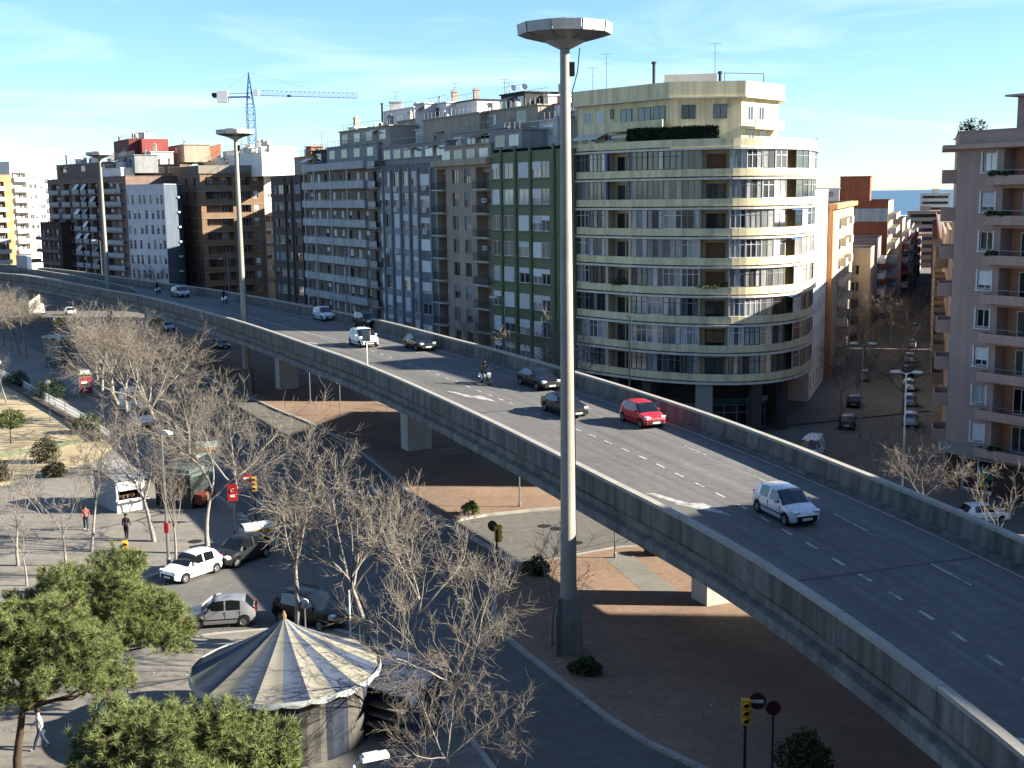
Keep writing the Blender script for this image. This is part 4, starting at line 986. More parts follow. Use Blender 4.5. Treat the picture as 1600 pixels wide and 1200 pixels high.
for j, (px, Y, w, top, mi, lb) in enumerate(FARB):
    q = kx(px, Y); g = gz(q.x, q.y); e = empty('distant_block', (q.x, q.y, g), lb, 'building', 'distant city blocks', R(-19)); wm = HZ[mi]
    MB().box(-w / 2, w / 2, 0, w * .8, -2, top - g).box(-w / 2 - .3, w / 2 + .3, -.3, w * .8 + .3, top - g, top - g + .5).build('wall', wm, e)
    mbw = MB(); n = int((top - g) / 3)
    for k in range(n): mbw.box(-w * .42, w * .42, -.06, .02, top - g - 2.3 - 3 * k, top - g - .9 - 3 * k)
    mbw.build('window_band', GLASS_D, e)
    MB().box(-2, 2, 3, 7, top - g, top - g + 2.6).build('stair_tower', wm, e)
# ================================================================ pink corner building
PINK = M('pink_render', (.47, .33, .275), .9, .08, .45, streak=.1, fine=.06)
PINK_L = M('pink_balcony', (.52, .35, .285), .9, .07, .5, streak=.1)
PINK_B = M('terracotta_loggia_wall', (.46, .24, .14), .9, .08, .6)
pa = kx(1495, 100.5); PD = Vector((.54, -.842)).normalized(); PNb = Vector((-PD.y, PD.x))
b = Bld('pink_corner_building', 'pink apartment block with cream-edged loggias and white windows at the right edge', [pa, pa + PD * 20, pa + PD * 20 + PNb * 15, pa + SD * 16], gz(pa.x, pa.y) - 1, 26.0, PINK)
FHp = 59.2 * 100 / F_PX
for k in range(9):
    z = 22.85 - FHp * k
    if z < -1: break
    u0, u1 = b.u(0, 1533), b.u(0, 1556); kind = k % 2
    if k < 8:
        b.win(0, (u0 + u1) / 2, z, (u1 - u0) * .92, 1.45, 2, False, FRAME_W, GLASS_P if k in (0, 6) else GLASS_D, (0, .8, 0, .8, .05, .7, 0, 1, 0)[k], SHUT, .2)
        b.put(0, 'window_surround', MB().box(-(u1 - u0) * .56, -(u1 - u0) * .46, -.05, 0, -.1, 1.55).box((u1 - u0) * .46, (u1 - u0) * .56, -.05, 0, -.1, 1.55).box(-(u1 - u0) * .6, (u1 - u0) * .6, -.12, 0, -.18, -.1).mesh('window_surround', FRAME_W), (u0 + u1) / 2, z)
    l0, l1 = b.u(0, 1567), b.u(0, 1640)
    for q0_, q1_ in ((l0, l1), (l1 + 1.2, l1 + 4.6), (l1 + 6, l1 + 9.5)):
        b.loggia(0, q0_, q1_, z - .75, z + 1.75, 1.4)
        b.win(0, q0_ + 1.7, z - .7, 1.5, 2.1, 2, False, FRAME_W, GLASS_P if k % 3 else GLASS, 0, dep=1.35, hole=False)
        b.put(0, 'loggia_wall', MB().box(0, q1_ - q0_ - .04, -.02, .01, 0, 2.48).mesh('loggia_wall', PINK_B), q0_ + .02, z - .74, -1.37)
        o = b.put(0, 'balcony', MB().box(-.9, q1_ - q0_ + .3, -1.0, 0, -.3, 0).box(-.9, q1_ - q0_ + .3, -1.02, -.92, 0, .42).box(-.9, -.8, -.92, 0, 0, .42).mesh('balcony', PINK_L), q0_, z - .78)
        inst('railing', MB().box(-.88, q1_ - q0_ + .3, -.99, -.95, .8, .84).box(-.88, -.84, -.95, 0, .8, .84).mesh('railing', METAL_G), o)
    # street-side balconies that poke out past the corner
    if k < 8: b.balcony(3, b.fr(3)[2] - 3.2, 3.4, z - .75, 1.15, 'solid', PINK_L); b.win(3, b.fr(3)[2] - 3.2, z - .7, 1.4, 2.0, 2, False, FRAME_W, GLASS_D, dep=.2)
b.put(0, 'cornice', MB().box(-.8, 20, -.8, 0, 0, .35).mesh('cornice', PINK_L), 0, 24.65)
b.put(3, 'cornice', MB().box(b.fr(3)[2] - 8, b.fr(3)[2] + .8, -1.2, 0, 0, .35).mesh('cornice', PINK_L), 0, 24.65)
u0 = b.u(0, 1522); zs = gz(pa.x, pa.y)
b.win(0, u0 + 1.5, zs + .25, 2.9, 2.6, 2, False, M('shop_frame_white', (.7, .7, .7), .4, .05, 2), GLASS_D, 0, dep=.12)
b.put(0, 'shop_band', MB().box(-1.4, 20, -.35, 0, 0, .9).mesh('shop_band', M('grey_stone_band', (.38, .33, .29), .85, .12, .6)), u0 - .8, zs + 3.0)
b.put(0, 'shop_wall', MB().box(-1.6, .0, -.06, 0, 0, 3.0).box(3.1, 18, -.06, 0, 0, 3.0).mesh('shop_wall', M('dark_brick_base', (.14, .08, .06), .85, .15, 1.5)), u0 - .05, zs)
rngp = random.Random(3); cols_ = [M('poster_yellow', (.6, .45, .05), .6, 0), M('poster_green', (.06, .32, .12), .6, 0), M('poster_orange', (.6, .2, .03), .6, 0), M('poster_blue', (.05, .2, .42), .6, 0)]
for j in range(16): b.put(0, 'window_sticker', MB().lathe([(0, -.012), (.2, -.012), (.2, 0)], 8, (0, 0, 0), 0, 'y').mesh('window_sticker', cols_[j % 4]), u0 + 1.75 + rngp.random() * 1.0, zs + .8 + rngp.random() * 1.5, -.06)
b.finish(); pink = b
pc = pa + PD * 4.2 + PNb * 1.5
box_on(b, 'penthouse', pc, PD, 12, 9, 25.2, 28.6, PINK, 3, PINK_L, .7); box_on(b, 'lift_house', pc + PD * .2 + PNb * 1.2, PD, 5, 5, 28.7, 31.0, PINK_L, 0)
mb = MB()
for j in range(6): mb.bar((j * .9, 0, 0), (j * .9, 0, .9), .05)
mb.bar((0, 0, .9), (4.6, 0, .9), .05); q = pc + PD * .6 + PNb * 1.4; mb.build('roof_railing', METAL_D, b.e, (q.x - b.o.x, q.y - b.o.y, 31.05), math.atan2(PD.y, PD.x))
# taller neighbour further along the avenue (outside the frame, its shade falls on the viaduct)
q0 = pa + ROW * 62 + BK * 1.0
b = Bld('tall_avenue_block', 'tall apartment block further right along the avenue, beyond the frame', [q0, q0 + ROW * 60, q0 + ROW * 60 + BK * 14, q0 + BK * 14], -4, 35.6, BEIGE)
for k in range(11):
    for j in range(10): b.win(0, 4 + 5.6 * j, 29 - 3 * k, 1.6, 1.6, 2, False, FRAME_W, None, random.choice((0, .5)), SHUT, .15)
b.finish()
# ================================================================ roof-top storeys and clutter of the avenue row
TOPS = []
def rb(b, px0, px1, Y, yt, yb, mat, nwin=0, dp=6, name='penthouse', roofm=None, lip=.2, gm=GLASS, wh=1.3, d=ROW):
    if b in (greyb, blueg, beige, greenb, dkb):
        aa, dd_, _l = b.fr(0); uu = b.u(0, px0); Y = max(Y, (aa + dd_ * max(0, uu)).y + 2.2 - max(0, -uu) * .8)
    a = kx(px0, Y); k = (px1 - 796) / FK; t = (k * a.y - a.x) / (d.x - k * d.y)
    z1 = V((px0 + px1) / 2, yt, (a + d * t / 2).y).z; z0 = V((px0 + px1) / 2, yb, (a + d * t / 2).y).z
    TOPS.append((b, a, d, abs(t), dp, z1))
    return box_on(b, name, a, d, abs(t), dp, z0 - 1.5, z1, mat, nwin, roofm, lip, gm, wh)
def antenna(b, px, Y, ytop, ybot, kind=0):
    p = kx(px, Y); z0, z1 = V(px, ybot, Y).z, V(px, ytop, Y).z; h = z1 - z0; mb = MB(); mb.tube([(0, 0, -1.5), (0, 0, h)], [.05, .03], 5)
    if kind == 0:
        mb.bar((-.7, 0, h - .1), (.7, 0, h - .1), .03)
        for i in range(7): mb.bar((-.6 + .2 * i, -.28, h - .1), (-.6 + .2 * i, .28, h - .1), .02)
        mb.bar((-.3, 0, h * .75), (.5, 0, h * .75), .03)
    elif kind == 1: mb.lathe([(0, .0), (.25, .05), (.45, .16)], 12, (0, 0, 0)); mb.v[-36:] = [(x, -.25 - z * .9, h + y * .95) for x, y, z in mb.v[-36:]]
    elif kind == 2: mb.lathe([(.16, -1.4), (.16, h), (.24, h), (.24, h + .18), (0, h + .2)], 8)
    mb.build('antenna' if kind == 0 else 'satellite_dish' if kind == 1 else 'chimney', [METAL_G, WHITE, METAL_D][kind], b.e, (p.x - b.o.x, p.y - b.o.y, z0))
GRW = M('grey_wall', (.36, .36, .36), .9, .12, .5, streak=.15); TANW = M('tan_wall', (.44, .37, .28), .9, .1, .5, streak=.15); PALE = M('pale_wall', (.60, .58, .55), .88, .08, .5, streak=.15)
SLATE = M('dark_roof', (.07, .07, .075), .8, .12, 1)
b = greyb
rb(b, 513, 592, 192, 228, 254, GRW, 4, 8); rb(b, 534, 612, 194, 202, 230, TANW, 4, 7); rb(b, 548, 558, 193.5, 200, 214, WHITE, 0, 3)
rb(b, 603, 651, 200, 172, 205, WHT, 0, 8, 'stair_tower'); rb(b, 624, 652, 187, 189, 212, TANW, 1, 5); rb(b, 490, 512, 203, 236, 258, SLATE, 1, 5, 'roof_shed')
antenna(b, 601, 200, 163, 200, 2); antenna(b, 623, 200, 143, 172); antenna(b, 506, 204, 206, 236); antenna(b, 498, 203, 236, 250, 1); antenna(b, 486, 206, 232, 258, 2)
b = blueg
rb(b, 598, 690, 174, 248, 262, GRW, 0, 2, 'parapet_wall'); rb(b, 600, 700, 178, 226, 250, BLUEG_L, 6, 7, gm=GLASS_P); rb(b, 652, 722, 176, 200, 228, PALE, 5, 7, gm=GLASS_P)
rb(b, 652, 667, 180, 163, 200, PALE, 0, 5, 'roof_shed'); rb(b, 669, 701, 181, 163, 200, WHT, 1, 6, 'roof_shed'); rb(b, 701, 748, 178, 160, 190, WHT, 0, 6, 'roof_shed', SLATE)
rb(b, 664, 752, 172, 183, 205, TANW, 0, 4, 'parapet_wall'); antenna(b, 714, 178, 129, 160)
b = beige
rb(b, 690, 768, 158, 228, 252, TANW, 4, 7, gm=GLASS_P); rb(b, 708, 796, 160, 205, 232, GRW, 4, 6); rb(b, 749, 842, 160, 171, 208, TANW, 2, 6); rb(b, 785, 822, 165, 147, 176, SLATE, 3, 5, 'roof_shed')
rb(b, 821, 858, 165, 152, 178, WHT, 0, 5, 'roof_shed'); antenna(b, 791, 165, 123, 150); antenna(b, 798, 165, 128, 150); antenna(b, 804, 164, 138, 150, 1); antenna(b, 821, 164, 136, 150, 1); antenna(b, 853, 164, 146, 160, 2)
b = greenb
rb(b, 818, 872, 150, 190, 236, PALE, 2, 5, gm=GLASS_P); rb(b, 827, 880, 153, 166, 200, WHT, 1, 5, roofm=TILE); rb(b, 846, 905, 152, 178, 215, TANW, 1, 6); rb(b, 773, 816, 149, 205, 240, GRW, 2, 5)
rb(b, 882, 902, 147, 175, 235, PALE, 2, 4)
antenna(b, 927, 152, 105, 160); antenna(b, 948, 150, 83, 150); antenna(yel and greenb, 1115, 138, 67, 130)
# planted edge on the green block's roof
rng = random.Random(5); mb = MB(); a, d, l = greenb.fr(0)
for j in range(1500):
    q = a + d * rng.uniform(.2, l) + Vector((-d.y, d.x)) * rng.uniform(.2, .9); c = Vector((q.x, q.y, 26.2 + rng.random() * .55)); v = Vector((rng.gauss(0, 1), rng.gauss(0, 1), rng.gauss(0, 1))).normalized() * .13; w = v.orthogonal().normalized() * .1
    mb.poly([c - v, c + w, c + v, c - w])
tag(mb.build('roof_hedge', HEDGE), 'dark planting along the roof edge of the green block', 'hedge')
b = dkb; rb(b, 462, 492, 208, 246, 272, TANW, 0, 6, 'roof_shed', TILE); rb(b, 481, 489, 206, 230, 262, M('brick_stack', (.42, .17, .09), .9, .1, 1), 0, 2, 'chimney')
# ---- tiled roofs and white walls behind the left blocks
b = Bld('tiled_roof_building', 'wide building with terracotta roofs and white gable behind the left blocks', row_pts(168, 304, 420, 300, 20), 0, 27.5, WHT)
b.finish()
def gable(px0, px1, Y, ye, yr0, yr1, mat, dp=14):
    a, c = V(px0, ye, Y), V(px1, ye, Y); r0, r1 = V(px0, yr0, Y + dp * .6), V(px1, yr1, Y + dp * .6); o = b.o
    f = lambda p: (p.x - o.x, p.y - o.y, p.z); up = Vector((0, 0, .25)); mb = MB(); mb.poly([f(a), f(c), f(r1), f(r0)]).poly([f(a + up), f(c + up), f(r1 + up), f(r0 + up)]).poly([f(a), f(c), f(c + up), f(a + up)]); mb.build('roof', mat, b.e)
gable(212, 300, 299, 258, 240, 236, TILE); gable(268, 345, 297, 256, 246, 226, TILE); gable(180, 212, 296, 244, 234, 234, TILE)
rb(b, 183, 206, 300, 219, 246, M('dark_red_panel', (.20, .045, .04), .8, .1, .6), 0, 6, 'roof_tower', lip=0); rb(b, 205, 227, 298, 219, 246, M('red_panel', (.33, .075, .065), .8, .08, .6), 0, 6, 'roof_tower', lip=0)
rb(b, 312, 412, 302, 244, 268, WHT, 1, 8, 'gable_wall', lip=0); rb(b, 352, 412, 304, 233, 262, WHT, 0, 8, 'gable_wall', lip=0); rb(b, 248, 292, 310, 230, 246, TANW, 2, 6); rb(b, 172, 214, 296, 246, 262, GRW, 4, 5); rb(b, 210, 240, 297, 240, 262, PALE, 1, 5)
for px, yt in ((265, 208), (302, 222), (345, 224)): antenna(b, px, 300, yt, 240)
rb(brnb, 92, 180, 303, 256, 274, BRN, 3, 8, roofm=GRB, d=brnb.fr(0)[1]); rb(brnb, 160, 192, 279, 264, 276, WHT, 0, 3, 'roof_terrace', d=brnb.fr(0)[1]); antenna(brnb, 108, 290, 244, 258, 2)
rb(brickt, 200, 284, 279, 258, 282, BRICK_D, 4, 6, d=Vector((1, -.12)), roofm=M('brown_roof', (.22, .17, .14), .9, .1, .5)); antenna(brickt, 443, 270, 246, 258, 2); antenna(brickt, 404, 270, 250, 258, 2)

# small clutter standing on the roof blocks: vents, tanks, air conditioners, awnings, dishes
rng = random.Random(17)
VENT = MB().tube([(0, 0, 0), (0, 0, .9)], .12, 7).lathe([(.2, .9), (.2, 1.05), (0, 1.2)], 7).mesh('roof_vent', METAL_G); TANK = MB().lathe([(.5, 0), (.55, .1), (.55, 1.0), (.3, 1.2), (0, 1.22)], 10).mesh('water_tank', M('tank_grey', (.42, .42, .40), .8, .15, 1)); STACK = MB().box(-.35, .35, -.3, .3, 0, 1.3).box(-.42, .42, -.37, .37, 1.3, 1.42).box(-.2, .2, -.18, .18, 1.42, 1.65).mesh('chimney', M('stack_render', (.45, .36, .30), .9, .15, 1)); BOXR = MB().box(-.9, .9, -.6, .6, 0, 1.15).box(-1, 1, -.7, .7, 1.15, 1.25).mesh('roof_hatch', PALE)
PAR = {}
for b, a, d, w, dp, z1 in TOPS:
    n = Vector((-d.y, d.x))
    for j in range(max(1, int(w / 3.5))):
        f = rng.random(); q = a + d * (.5 + (w - 1) * f) + n * rng.uniform(.6, max(.7, dp * .6)); k_ = rng.choice((0, 0, 1, 2, 2, 3, 4, 5))
        if k_ < 5: inst(('roof_vent', 'water_tank', 'chimney', 'roof_hatch', 'air_conditioner')[k_], (VENT, TANK, STACK, BOXR, AC)[k_], b.e, (q.x - b.o.x, q.y - b.o.y, z1 + .14), rng.random() * 3, rng.uniform(.8, 1.2))
        else: 
            k2 = rng.choice((1.8, 2.6, 3.4)); mb = MB(); mb.poly([(-k2 / 2, 0, 0), (k2 / 2, 0, 0), (k2 / 2, -1.3, -.55), (-k2 / 2, -1.3, -.55)]); p_ = a + d * (1.5 + (w - 3) * f) - n * .03
            mb.build('awning', rng.choice((WHITE, TANW, M('awning_green', (.10, .17, .10), .8, .1, 2), M('awning_orange', (.42, .20, .09), .8, .1, 2))), b.e, (p_.x - b.o.x, p_.y - b.o.y, z1 - .3), math.atan2(d.y, d.x))
    if w > 4:                                    # railing along the front edge
        k2 = w - .4; mb = MB(); mb.box(0, k2, -.02, .02, .85, .89)
        for j in range(int(k2 / 1.2) + 1): mb.box(j * 1.2 - .02, j * 1.2 + .02, -.02, .02, 0, .85)
        p_ = a + d * .2 + n * .1; mb.build('roof_railing', METAL_G, b.e, (p_.x - b.o.x, p_.y - b.o.y, z1 + .15), math.atan2(d.y, d.x))
# ================================================================ tower crane
BLUE = M('crane_blue', (.05, .14, .42), .5, .08, 1); CY = 352
base = kx(401, CY); crane = empty('tower_crane', (base.x, base.y, 0), 'blue lattice tower crane with white counterweight above the rooftops', 'tower crane')
zj = V(388, 149, CY).z; za = V(388, 113, CY).z; zs_ = V(388, 168, CY).z
def lattice(mb, p, q, w, n, r=.09, tri=False):
    p, q = Vector(p), Vector(q); d = (q - p).normalized(); x = d.cross(Vector((0, 1, 0))).normalized() if abs(d.y) < .9 else Vector((1, 0, 0)); y = d.cross(x)
    cs = [(-1, -1), (1, -1), (1, 1), (-1, 1)] if not tri else [(-.0, 1.0), (1, -.0), (-1, -.0)]
    if tri: up = Vector((0, 0, 1)); sd_ = d.cross(up).normalized(); K = [up * w, sd_ * w / 2, -sd_ * w / 2]
    else: K = [x * a * w / 2 + y * b_ * w / 2 for a, b_ in cs]
    for k in K: mb.bar(p + k, q + k, r * 1.6)
    for i in range(n):
        for j in range(len(K)):
            a, c = p + (q - p) * (i / n), p + (q - p) * ((i + 1) / n); mb.bar(a + K[j], c + K[(j + 1) % len(K)], r); mb.bar(c + K[j], c + K[(j + 1) % len(K)], r * .8)
mb = MB(); lattice(mb, (0, 0, 0), (-.6, 0, zs_), 2.1, 26, .09); mb.build('tower', BLUE, crane)
mb = MB(); top = Vector((-.7, 0, za))
for a, c in ((-1, -1), (1, -1), (1, 1), (-1, 1)): mb.bar((-.6 + a, c, zs_), top, .2)
for i in range(6):
    f = 1 - (i + .5) / 6.5; z = zs_ + (za - zs_) * (1 - f)
    for (a, c), (a2, c2) in zip(((-1, -1), (1, -1), (1, 1), (-1, 1)), ((1, -1), (1, 1), (-1, 1), (-1, -1))): mb.bar((-.65 + a * f, c * f, z), (-.65 + a2 * f, c2 * f, z + .4), .12)
mb.build('tower_head', BLUE, crane)
xr = V(558, 153, CY).x - base.x; xl = V(333, 147, CY).x - base.x
mb = MB(); lattice(mb, (0.5, 0, zj), (xr, 0, zj - 1.2), 1.4, 22, .05, True); mb.build('jib', BLUE, crane)
mb = MB(); mb.box(xl, -.6, -.7, .7, zj - .6, zj - .25).bar((xl, -.6, zj + .6), (-.6, -.6, zj + .6), .08).bar((xl, .6, zj + .6), (-.6, .6, zj + .6), .08); mb.build('counter_jib', BLUE, crane)
MB().box(xl + 1.2, xl + 4.2, -.8, .8, zj - 2.0, zj + 1.3).build('counterweight', WHITE, crane); MB().box(xl - .3, xl + 1.2, -.6, .6, zj - .2, zj + .8).build('winch', METAL_D, crane)
MB().box(.6, 2.0, -.9, .5, zj - .2, zj + 1.6).build('cab', WHITE, crane)
for x in (xr * .62, xl + 1.5): MB().bar(top, (x, 0, zj + (1.0 if x > 0 else 0)), .07).build('tie_rod', M('tie_grey', (.55, .5, .5), .5, .05, 1), crane)
MB().box(10, 11, -.5, .5, zj - .6, zj - .1).build('trolley', METAL_D, crane)
# ================================================================ high lighting masts
MASTC = M('mast_concrete', (.42, .395, .335), .8, .08, .5, streak=.22, fine=.08); DISC = M('mast_crown_metal', (.50, .49, .46), .55, .1, .8, streak=.1)
def high_mast(px, py, label, zb=0, Y=None):
    g = G(px, py) if Y is None else Vector((*kx(px, Y), 0)); e = empty('lighting_mast', g, label, 'light mast', 'high lighting masts along the viaduct'); h = 27.9
    MB().lathe([(.40, 2.6), (.35, 6), (.30, 14), (.25, 22), (.21, h)], 14).build('shaft', MASTC, e, smooth=True)
    MB().prism([(-.62, -.5), (.62, -.5), (.62, .5), (-.62, .5)], 0, 2.2).prism([(-.5, -.45), (.5, -.45), (.5, .45), (-.5, .45)], 2.2, 2.9).build('footing', CONC, e)
    n = 10
    for k in range(n):                           # crown panels one by one
        a0, a1 = 2 * math.pi * (k + .03) / n, 2 * math.pi * (k + .97) / n; mb = MB(); P = lambda r, a, z: (r * math.cos(a), r * math.sin(a), z)
        mb.poly([P(2.05, a0, h + .45), P(2.05, a1, h + .45), P(2.1, a1, h + .9), P(2.1, a0, h + .9)]).poly([P(2.1, a0, h + .9), P(2.1, a1, h + .9), P(1.95, a1, h + .9), P(1.95, a0, h + .9)]).poly([P(1.95, a0, h + .9), P(1.95, a1, h + .9), P(1.9, a1, h + .45), P(1.9, a0, h + .45)])
        mb.build('crown_panel', DISC, e)
        mb = MB(); mb.poly([P(2.0, a0, h + .44), P(2.0, a1, h + .44), P(.95, a1, h + .17), P(.95, a0, h + .17)]); mb.build('lamp_panel', METAL_G, e)
    MB().lathe([(.26, h - .15), (.95, h + .19), (2.0, h + .48), (1.1, h + .72), (1.05, h + 1.05), (0, h + 1.1)], 20).build('crown_core', DISC, e)
    MB().tube([(.36, 0, 3), (.34, 0, 14), (.3, 0, h - 2), (.55, 0, h - 1.1), (.65, 0, h - .1)], .025, 5).box(.2, .42, -.12, .12, h - 1.3, h - .7).build('cable', METAL_D, e)
    return e
high_mast(889, 1024, 'nearest tall concrete lighting mast with a disc crown'); high_mast(387, 616, 'second tall lighting mast, left of the crane'); high_mast(160, 0, 'far lighting mast in front of the brown balcony block', Y=190)
# ================================================================ vehicles
RUB = M('tyre_rubber', (.018, .018, .019), .85, .1, 3); RIM = M('alloy_rim', (.45, .45, .46), .35, .1, 3, metal=.8)
CARGLASS = M('car_glass', (.018, .024, .028), .04, 0, spec=.8); LAMPG = M('headlamp_glass', (.65, .66, .66), .1, .05, 3, spec=.8); TAIL = M('tail_lamp', (.35, .01, .012), .2, .05, 3, spec=.6); PLATE = M('number_plate', (.66, .66, .62), .5, .05, 3); TRIM = M('dark_trim', (.03, .03, .032), .6, .1, 3)
def paint(name, c, metal=0.): return M(name, c, .32, .03, 1, fine=.02, metal=metal, spec=.5 if max(c) > .1 else .3, coat=.45 if max(c) > .1 else .12)
# side outlines: (x, z) along the roofline from the nose (x = +L/2) to the tail, in metres for a car of that kind
KIND = {
 'hatch': dict(L=3.6, W=1.6, H=1.48, top=[(1.8, .58), (1.74, .70), (1.45, .82), (.95, .92), (.40, 1.36), (.1, 1.46), (-.6, 1.48), (-1.25, 1.40), (-1.62, 1.00), (-1.74, .86), (-1.8, .6)], belt=.92, ws=(.95, .22), side=[(.62, -.22), (-.30, -1.02)], rw=(-1.28, -1.66), wb=(1.13, -1.17), wr=.29),
 'mpv': dict(L=4.0, W=1.75, H=1.63, top=[(2.0, .62), (1.93, .78), (1.6, .92), (1.2, 1.02), (.45, 1.52), (.1, 1.61), (-.8, 1.63), (-1.45, 1.54), (-1.82, 1.12), (-1.95, .95), (-2.0, .65)], belt=1.02, ws=(1.2, .26), side=[(.75, -.2), (-.28, -1.25)], rw=(-1.48, -1.86), wb=(1.25, -1.28), wr=.31),
 'suv': dict(L=4.5, W=1.85, H=1.74, top=[(2.25, .70), (2.2, .95), (1.8, 1.06), (1.15, 1.12), (.55, 1.60), (.2, 1.71), (-1.2, 1.74), (-1.9, 1.66), (-2.12, 1.15), (-2.2, 1.0), (-2.25, .72)], belt=1.12, ws=(1.15, .35), side=[(.8, -.1), (-.18, -.95), (-1.04, -1.75)], rw=(-1.93, -2.13), wb=(1.38, -1.4), wr=.36),
 'sedan': dict(L=4.45, W=1.75, H=1.43, top=[(2.22, .55), (2.17, .70), (1.75, .84), (.95, .93), (.30, 1.33), (-.1, 1.42), (-.75, 1.42), (-1.15, 1.32), (-1.62, .98), (-2.1, .94), (-2.18, .80), (-2.22, .6)], belt=.92, ws=(.95, .15), side=[(.68, -.22), (-.30, -1.05)], rw=(-1.12, -1.62), wb=(1.35, -1.3), wr=.31),
 'van': dict(L=4.9, W=1.9, H=2.05, top=[(2.45, .65), (2.4, .95), (2.1, 1.15), (1.8, 1.22), (1.15, 1.88), (.8, 2.02), (-.8, 2.05), (-2.25, 2.02), (-2.4, 1.9), (-2.43, 1.0), (-2.45, .6)], belt=1.2, ws=(1.8, .95), side=[(1.35, .45)], rw=None, wb=(1.5, -1.4), wr=.33),
}
WHEEL = {}
def wheel_meshes(r):
    if r not in WHEEL:
        ty = MB().lathe([(r * .62, -.09), (r * .95, -.095), (r, -.06), (r, .06), (r * .95, .095), (r * .62, .09)], 18, axis='y').mesh('tyre', RUB, smooth=True, sharp=40)
        rm = MB().lathe([(0, -.07), (r * .2, -.075), (r * .2, -.05), (r * .55, -.05), (r * .62, -.085), (r * .64, 0), (r * .62, .085), (r * .55, .05), (0, .05)], 18, axis='y')
        for k in range(5):
            a = 2 * math.pi * k / 5; rm.bar((r * .15 * math.cos(a), -.066, r * .15 * math.sin(a)), (r * .57 * math.cos(a), -.066, r * .57 * math.sin(a)), .05, .03)
            rm.bar((r * .15 * math.cos(a), .066, r * .15 * math.sin(a)), (r * .57 * math.cos(a), .066, r * .57 * math.sin(a)), .05, .03)
        WHEEL[r] = (ty, rm.mesh('rim', RIM))
    return WHEEL[r]
def car(name, label, kind, mat, loc, heading, sc=1.0, group=None, tilt=0.0, cat='car', roof_mat=None):
    K = KIND[kind]; e = empty(name, loc, label, cat, group, heading); e.scale = (sc, sc, sc); e.rotation_euler = (0, tilt, heading); e.rotation_mode = 'XYZ'
    Lc, W, top, belt = K['L'], K['W'], K['top'], K['belt']; r = K['wr']; sill = .22
    xs = set(np.round(np.linspace(-Lc / 2, Lc / 2, 34), 3)) | {round(p[0], 3) for p in top}
    for s0 in K['side']: xs |= {round(s0[0], 3), round(s0[1], 3)}
    for w in K['wb']: xs |= {round(w + r * 1.12 * math.cos(a), 3) for a in np.linspace(0, math.pi, 9)}
    xs |= {round(K['ws'][0], 3), round(K['ws'][1], 3)} | ({round(K['rw'][0], 3), round(K['rw'][1], 3)} if K['rw'] else set())
    xs = sorted(xs); xs = [x for i, x in enumerate(xs) if i == 0 or x - xs[i - 1] > .012]
    tx = [p[0] for p in top][::-1]; tz = [p[1] for p in top][::-1]
    mb, gl = MB(), {}; SEC = []
    for x in xs:
        zt_ = float(np.interp(x, tx, tz)); t = abs(x) / (Lc / 2); w = W / 2 * (1 - .20 * max(0, t - .55) ** 2 / .2025 * 1.0)
        zl = sill + (.1 * max(0, t - .85) / .15)
        for wx in K['wb']:
            d = abs(x - wx)
            if d < r * 1.12: zl = max(zl, r + math.sqrt(max(0, (r * 1.12) ** 2 - d * d)))
        cab = zt_ > belt + .03; zb_ = belt if cab else zt_ - .05; zb_ = max(zb_, zl + .06)
        f = min(1, max(0, (zt_ - belt) / (K['H'] - belt))) if cab else 0
        wr_ = w * (.97 - .20 * f) if cab else w * .90
        zm = zl + (zb_ - zl) * .55
        SEC.append([(x, w * .94, zl), (x, w, zl + (zm - zl) * .35), (x, w * 1.0, zm), (x, w * .965, zb_), (x, wr_, zt_ - (.07 if cab else .02)), (x, wr_ * .82, zt_ - .01), (x, 0, zt_ + .015)])
    n = len(xs)
    def glass(x0, x1, k):
        xm = (x0 + x1) / 2
        if k == 3:
            for i, (a, b_) in enumerate(K['side']):
                if b_ < xm < a: return 'side_window%d' % i
        if k in (4, 5):
            if K['ws'][1] < xm < K['ws'][0]: return 'windscreen'
            if K['rw'] and K['rw'][1] < xm < K['rw'][0]: return 'rear_window'
        return None
    for i in range(n - 1):
        for k in range(6):
            for sgn in (1, -1):
                q = [SEC[i][k], SEC[i + 1][k], SEC[i + 1][k + 1], SEC[i][k + 1]]; q = [(a, b_ * sgn, c) for a, b_, c in q]
                if sgn > 0: q = q[::-1]
                g = glass(xs[i], xs[i + 1], k)
                if g: gl.setdefault(g + ('R' if (sgn < 0 and g.startswith('side')) else ''), MB()).poly(q)
                else: mb.poly(q, 1 if (roof_mat and k >= 4 and SEC[i][6][2] > belt + .3) else 0)
    for i in (0, n - 1):
        h = [(a, b_, c) for a, b_, c in SEC[i]]; q = h + [(a, -b_, c) for a, b_, c in h[-2::-1]]; mb.poly(q if i else q[::-1])
    mb.poly([(xs[0] + .1, W * .42, sill + .05), (xs[-1] - .1, W * .42, sill + .05), (xs[-1] - .1, -W * .42, sill + .05), (xs[0] + .1, -W * .42, sill + .05)])
    me = mb.mesh('body', [mat, roof_mat or mat]); bm = bmesh.new(); bm.from_mesh(me); bmesh.ops.remove_doubles(bm, verts=bm.verts, dist=.0015); bmesh.ops.recalc_face_normals(bm, faces=bm.faces); bm.to_mesh(me); bm.free()
    me.polygons.foreach_set('use_smooth', [True] * len(me.polygons)); me.set_sharp_from_angle(angle=R(32)); body = inst('body', me, e)
    for g, m2 in gl.items():
        nm = 'side_window' if g.startswith('side') else g; o = m2.build(nm, CARGLASS, e)
    wl = W / 2 - .1
    ty, rm = wheel_meshes(r)
    for wx in K['wb']:
        for s in (1, -1): o = empty_part('wheel', e, (wx, s * wl, r)); inst('tyre', ty, o); inst('rim', rm, o)
    dk = MB()
    for wx in K['wb']: dk.box(wx - r * 1.05, wx + r * 1.05, -wl + .1, wl - .1, .2, r * 2.0)
    dk.build('underbody', BLACK, e)
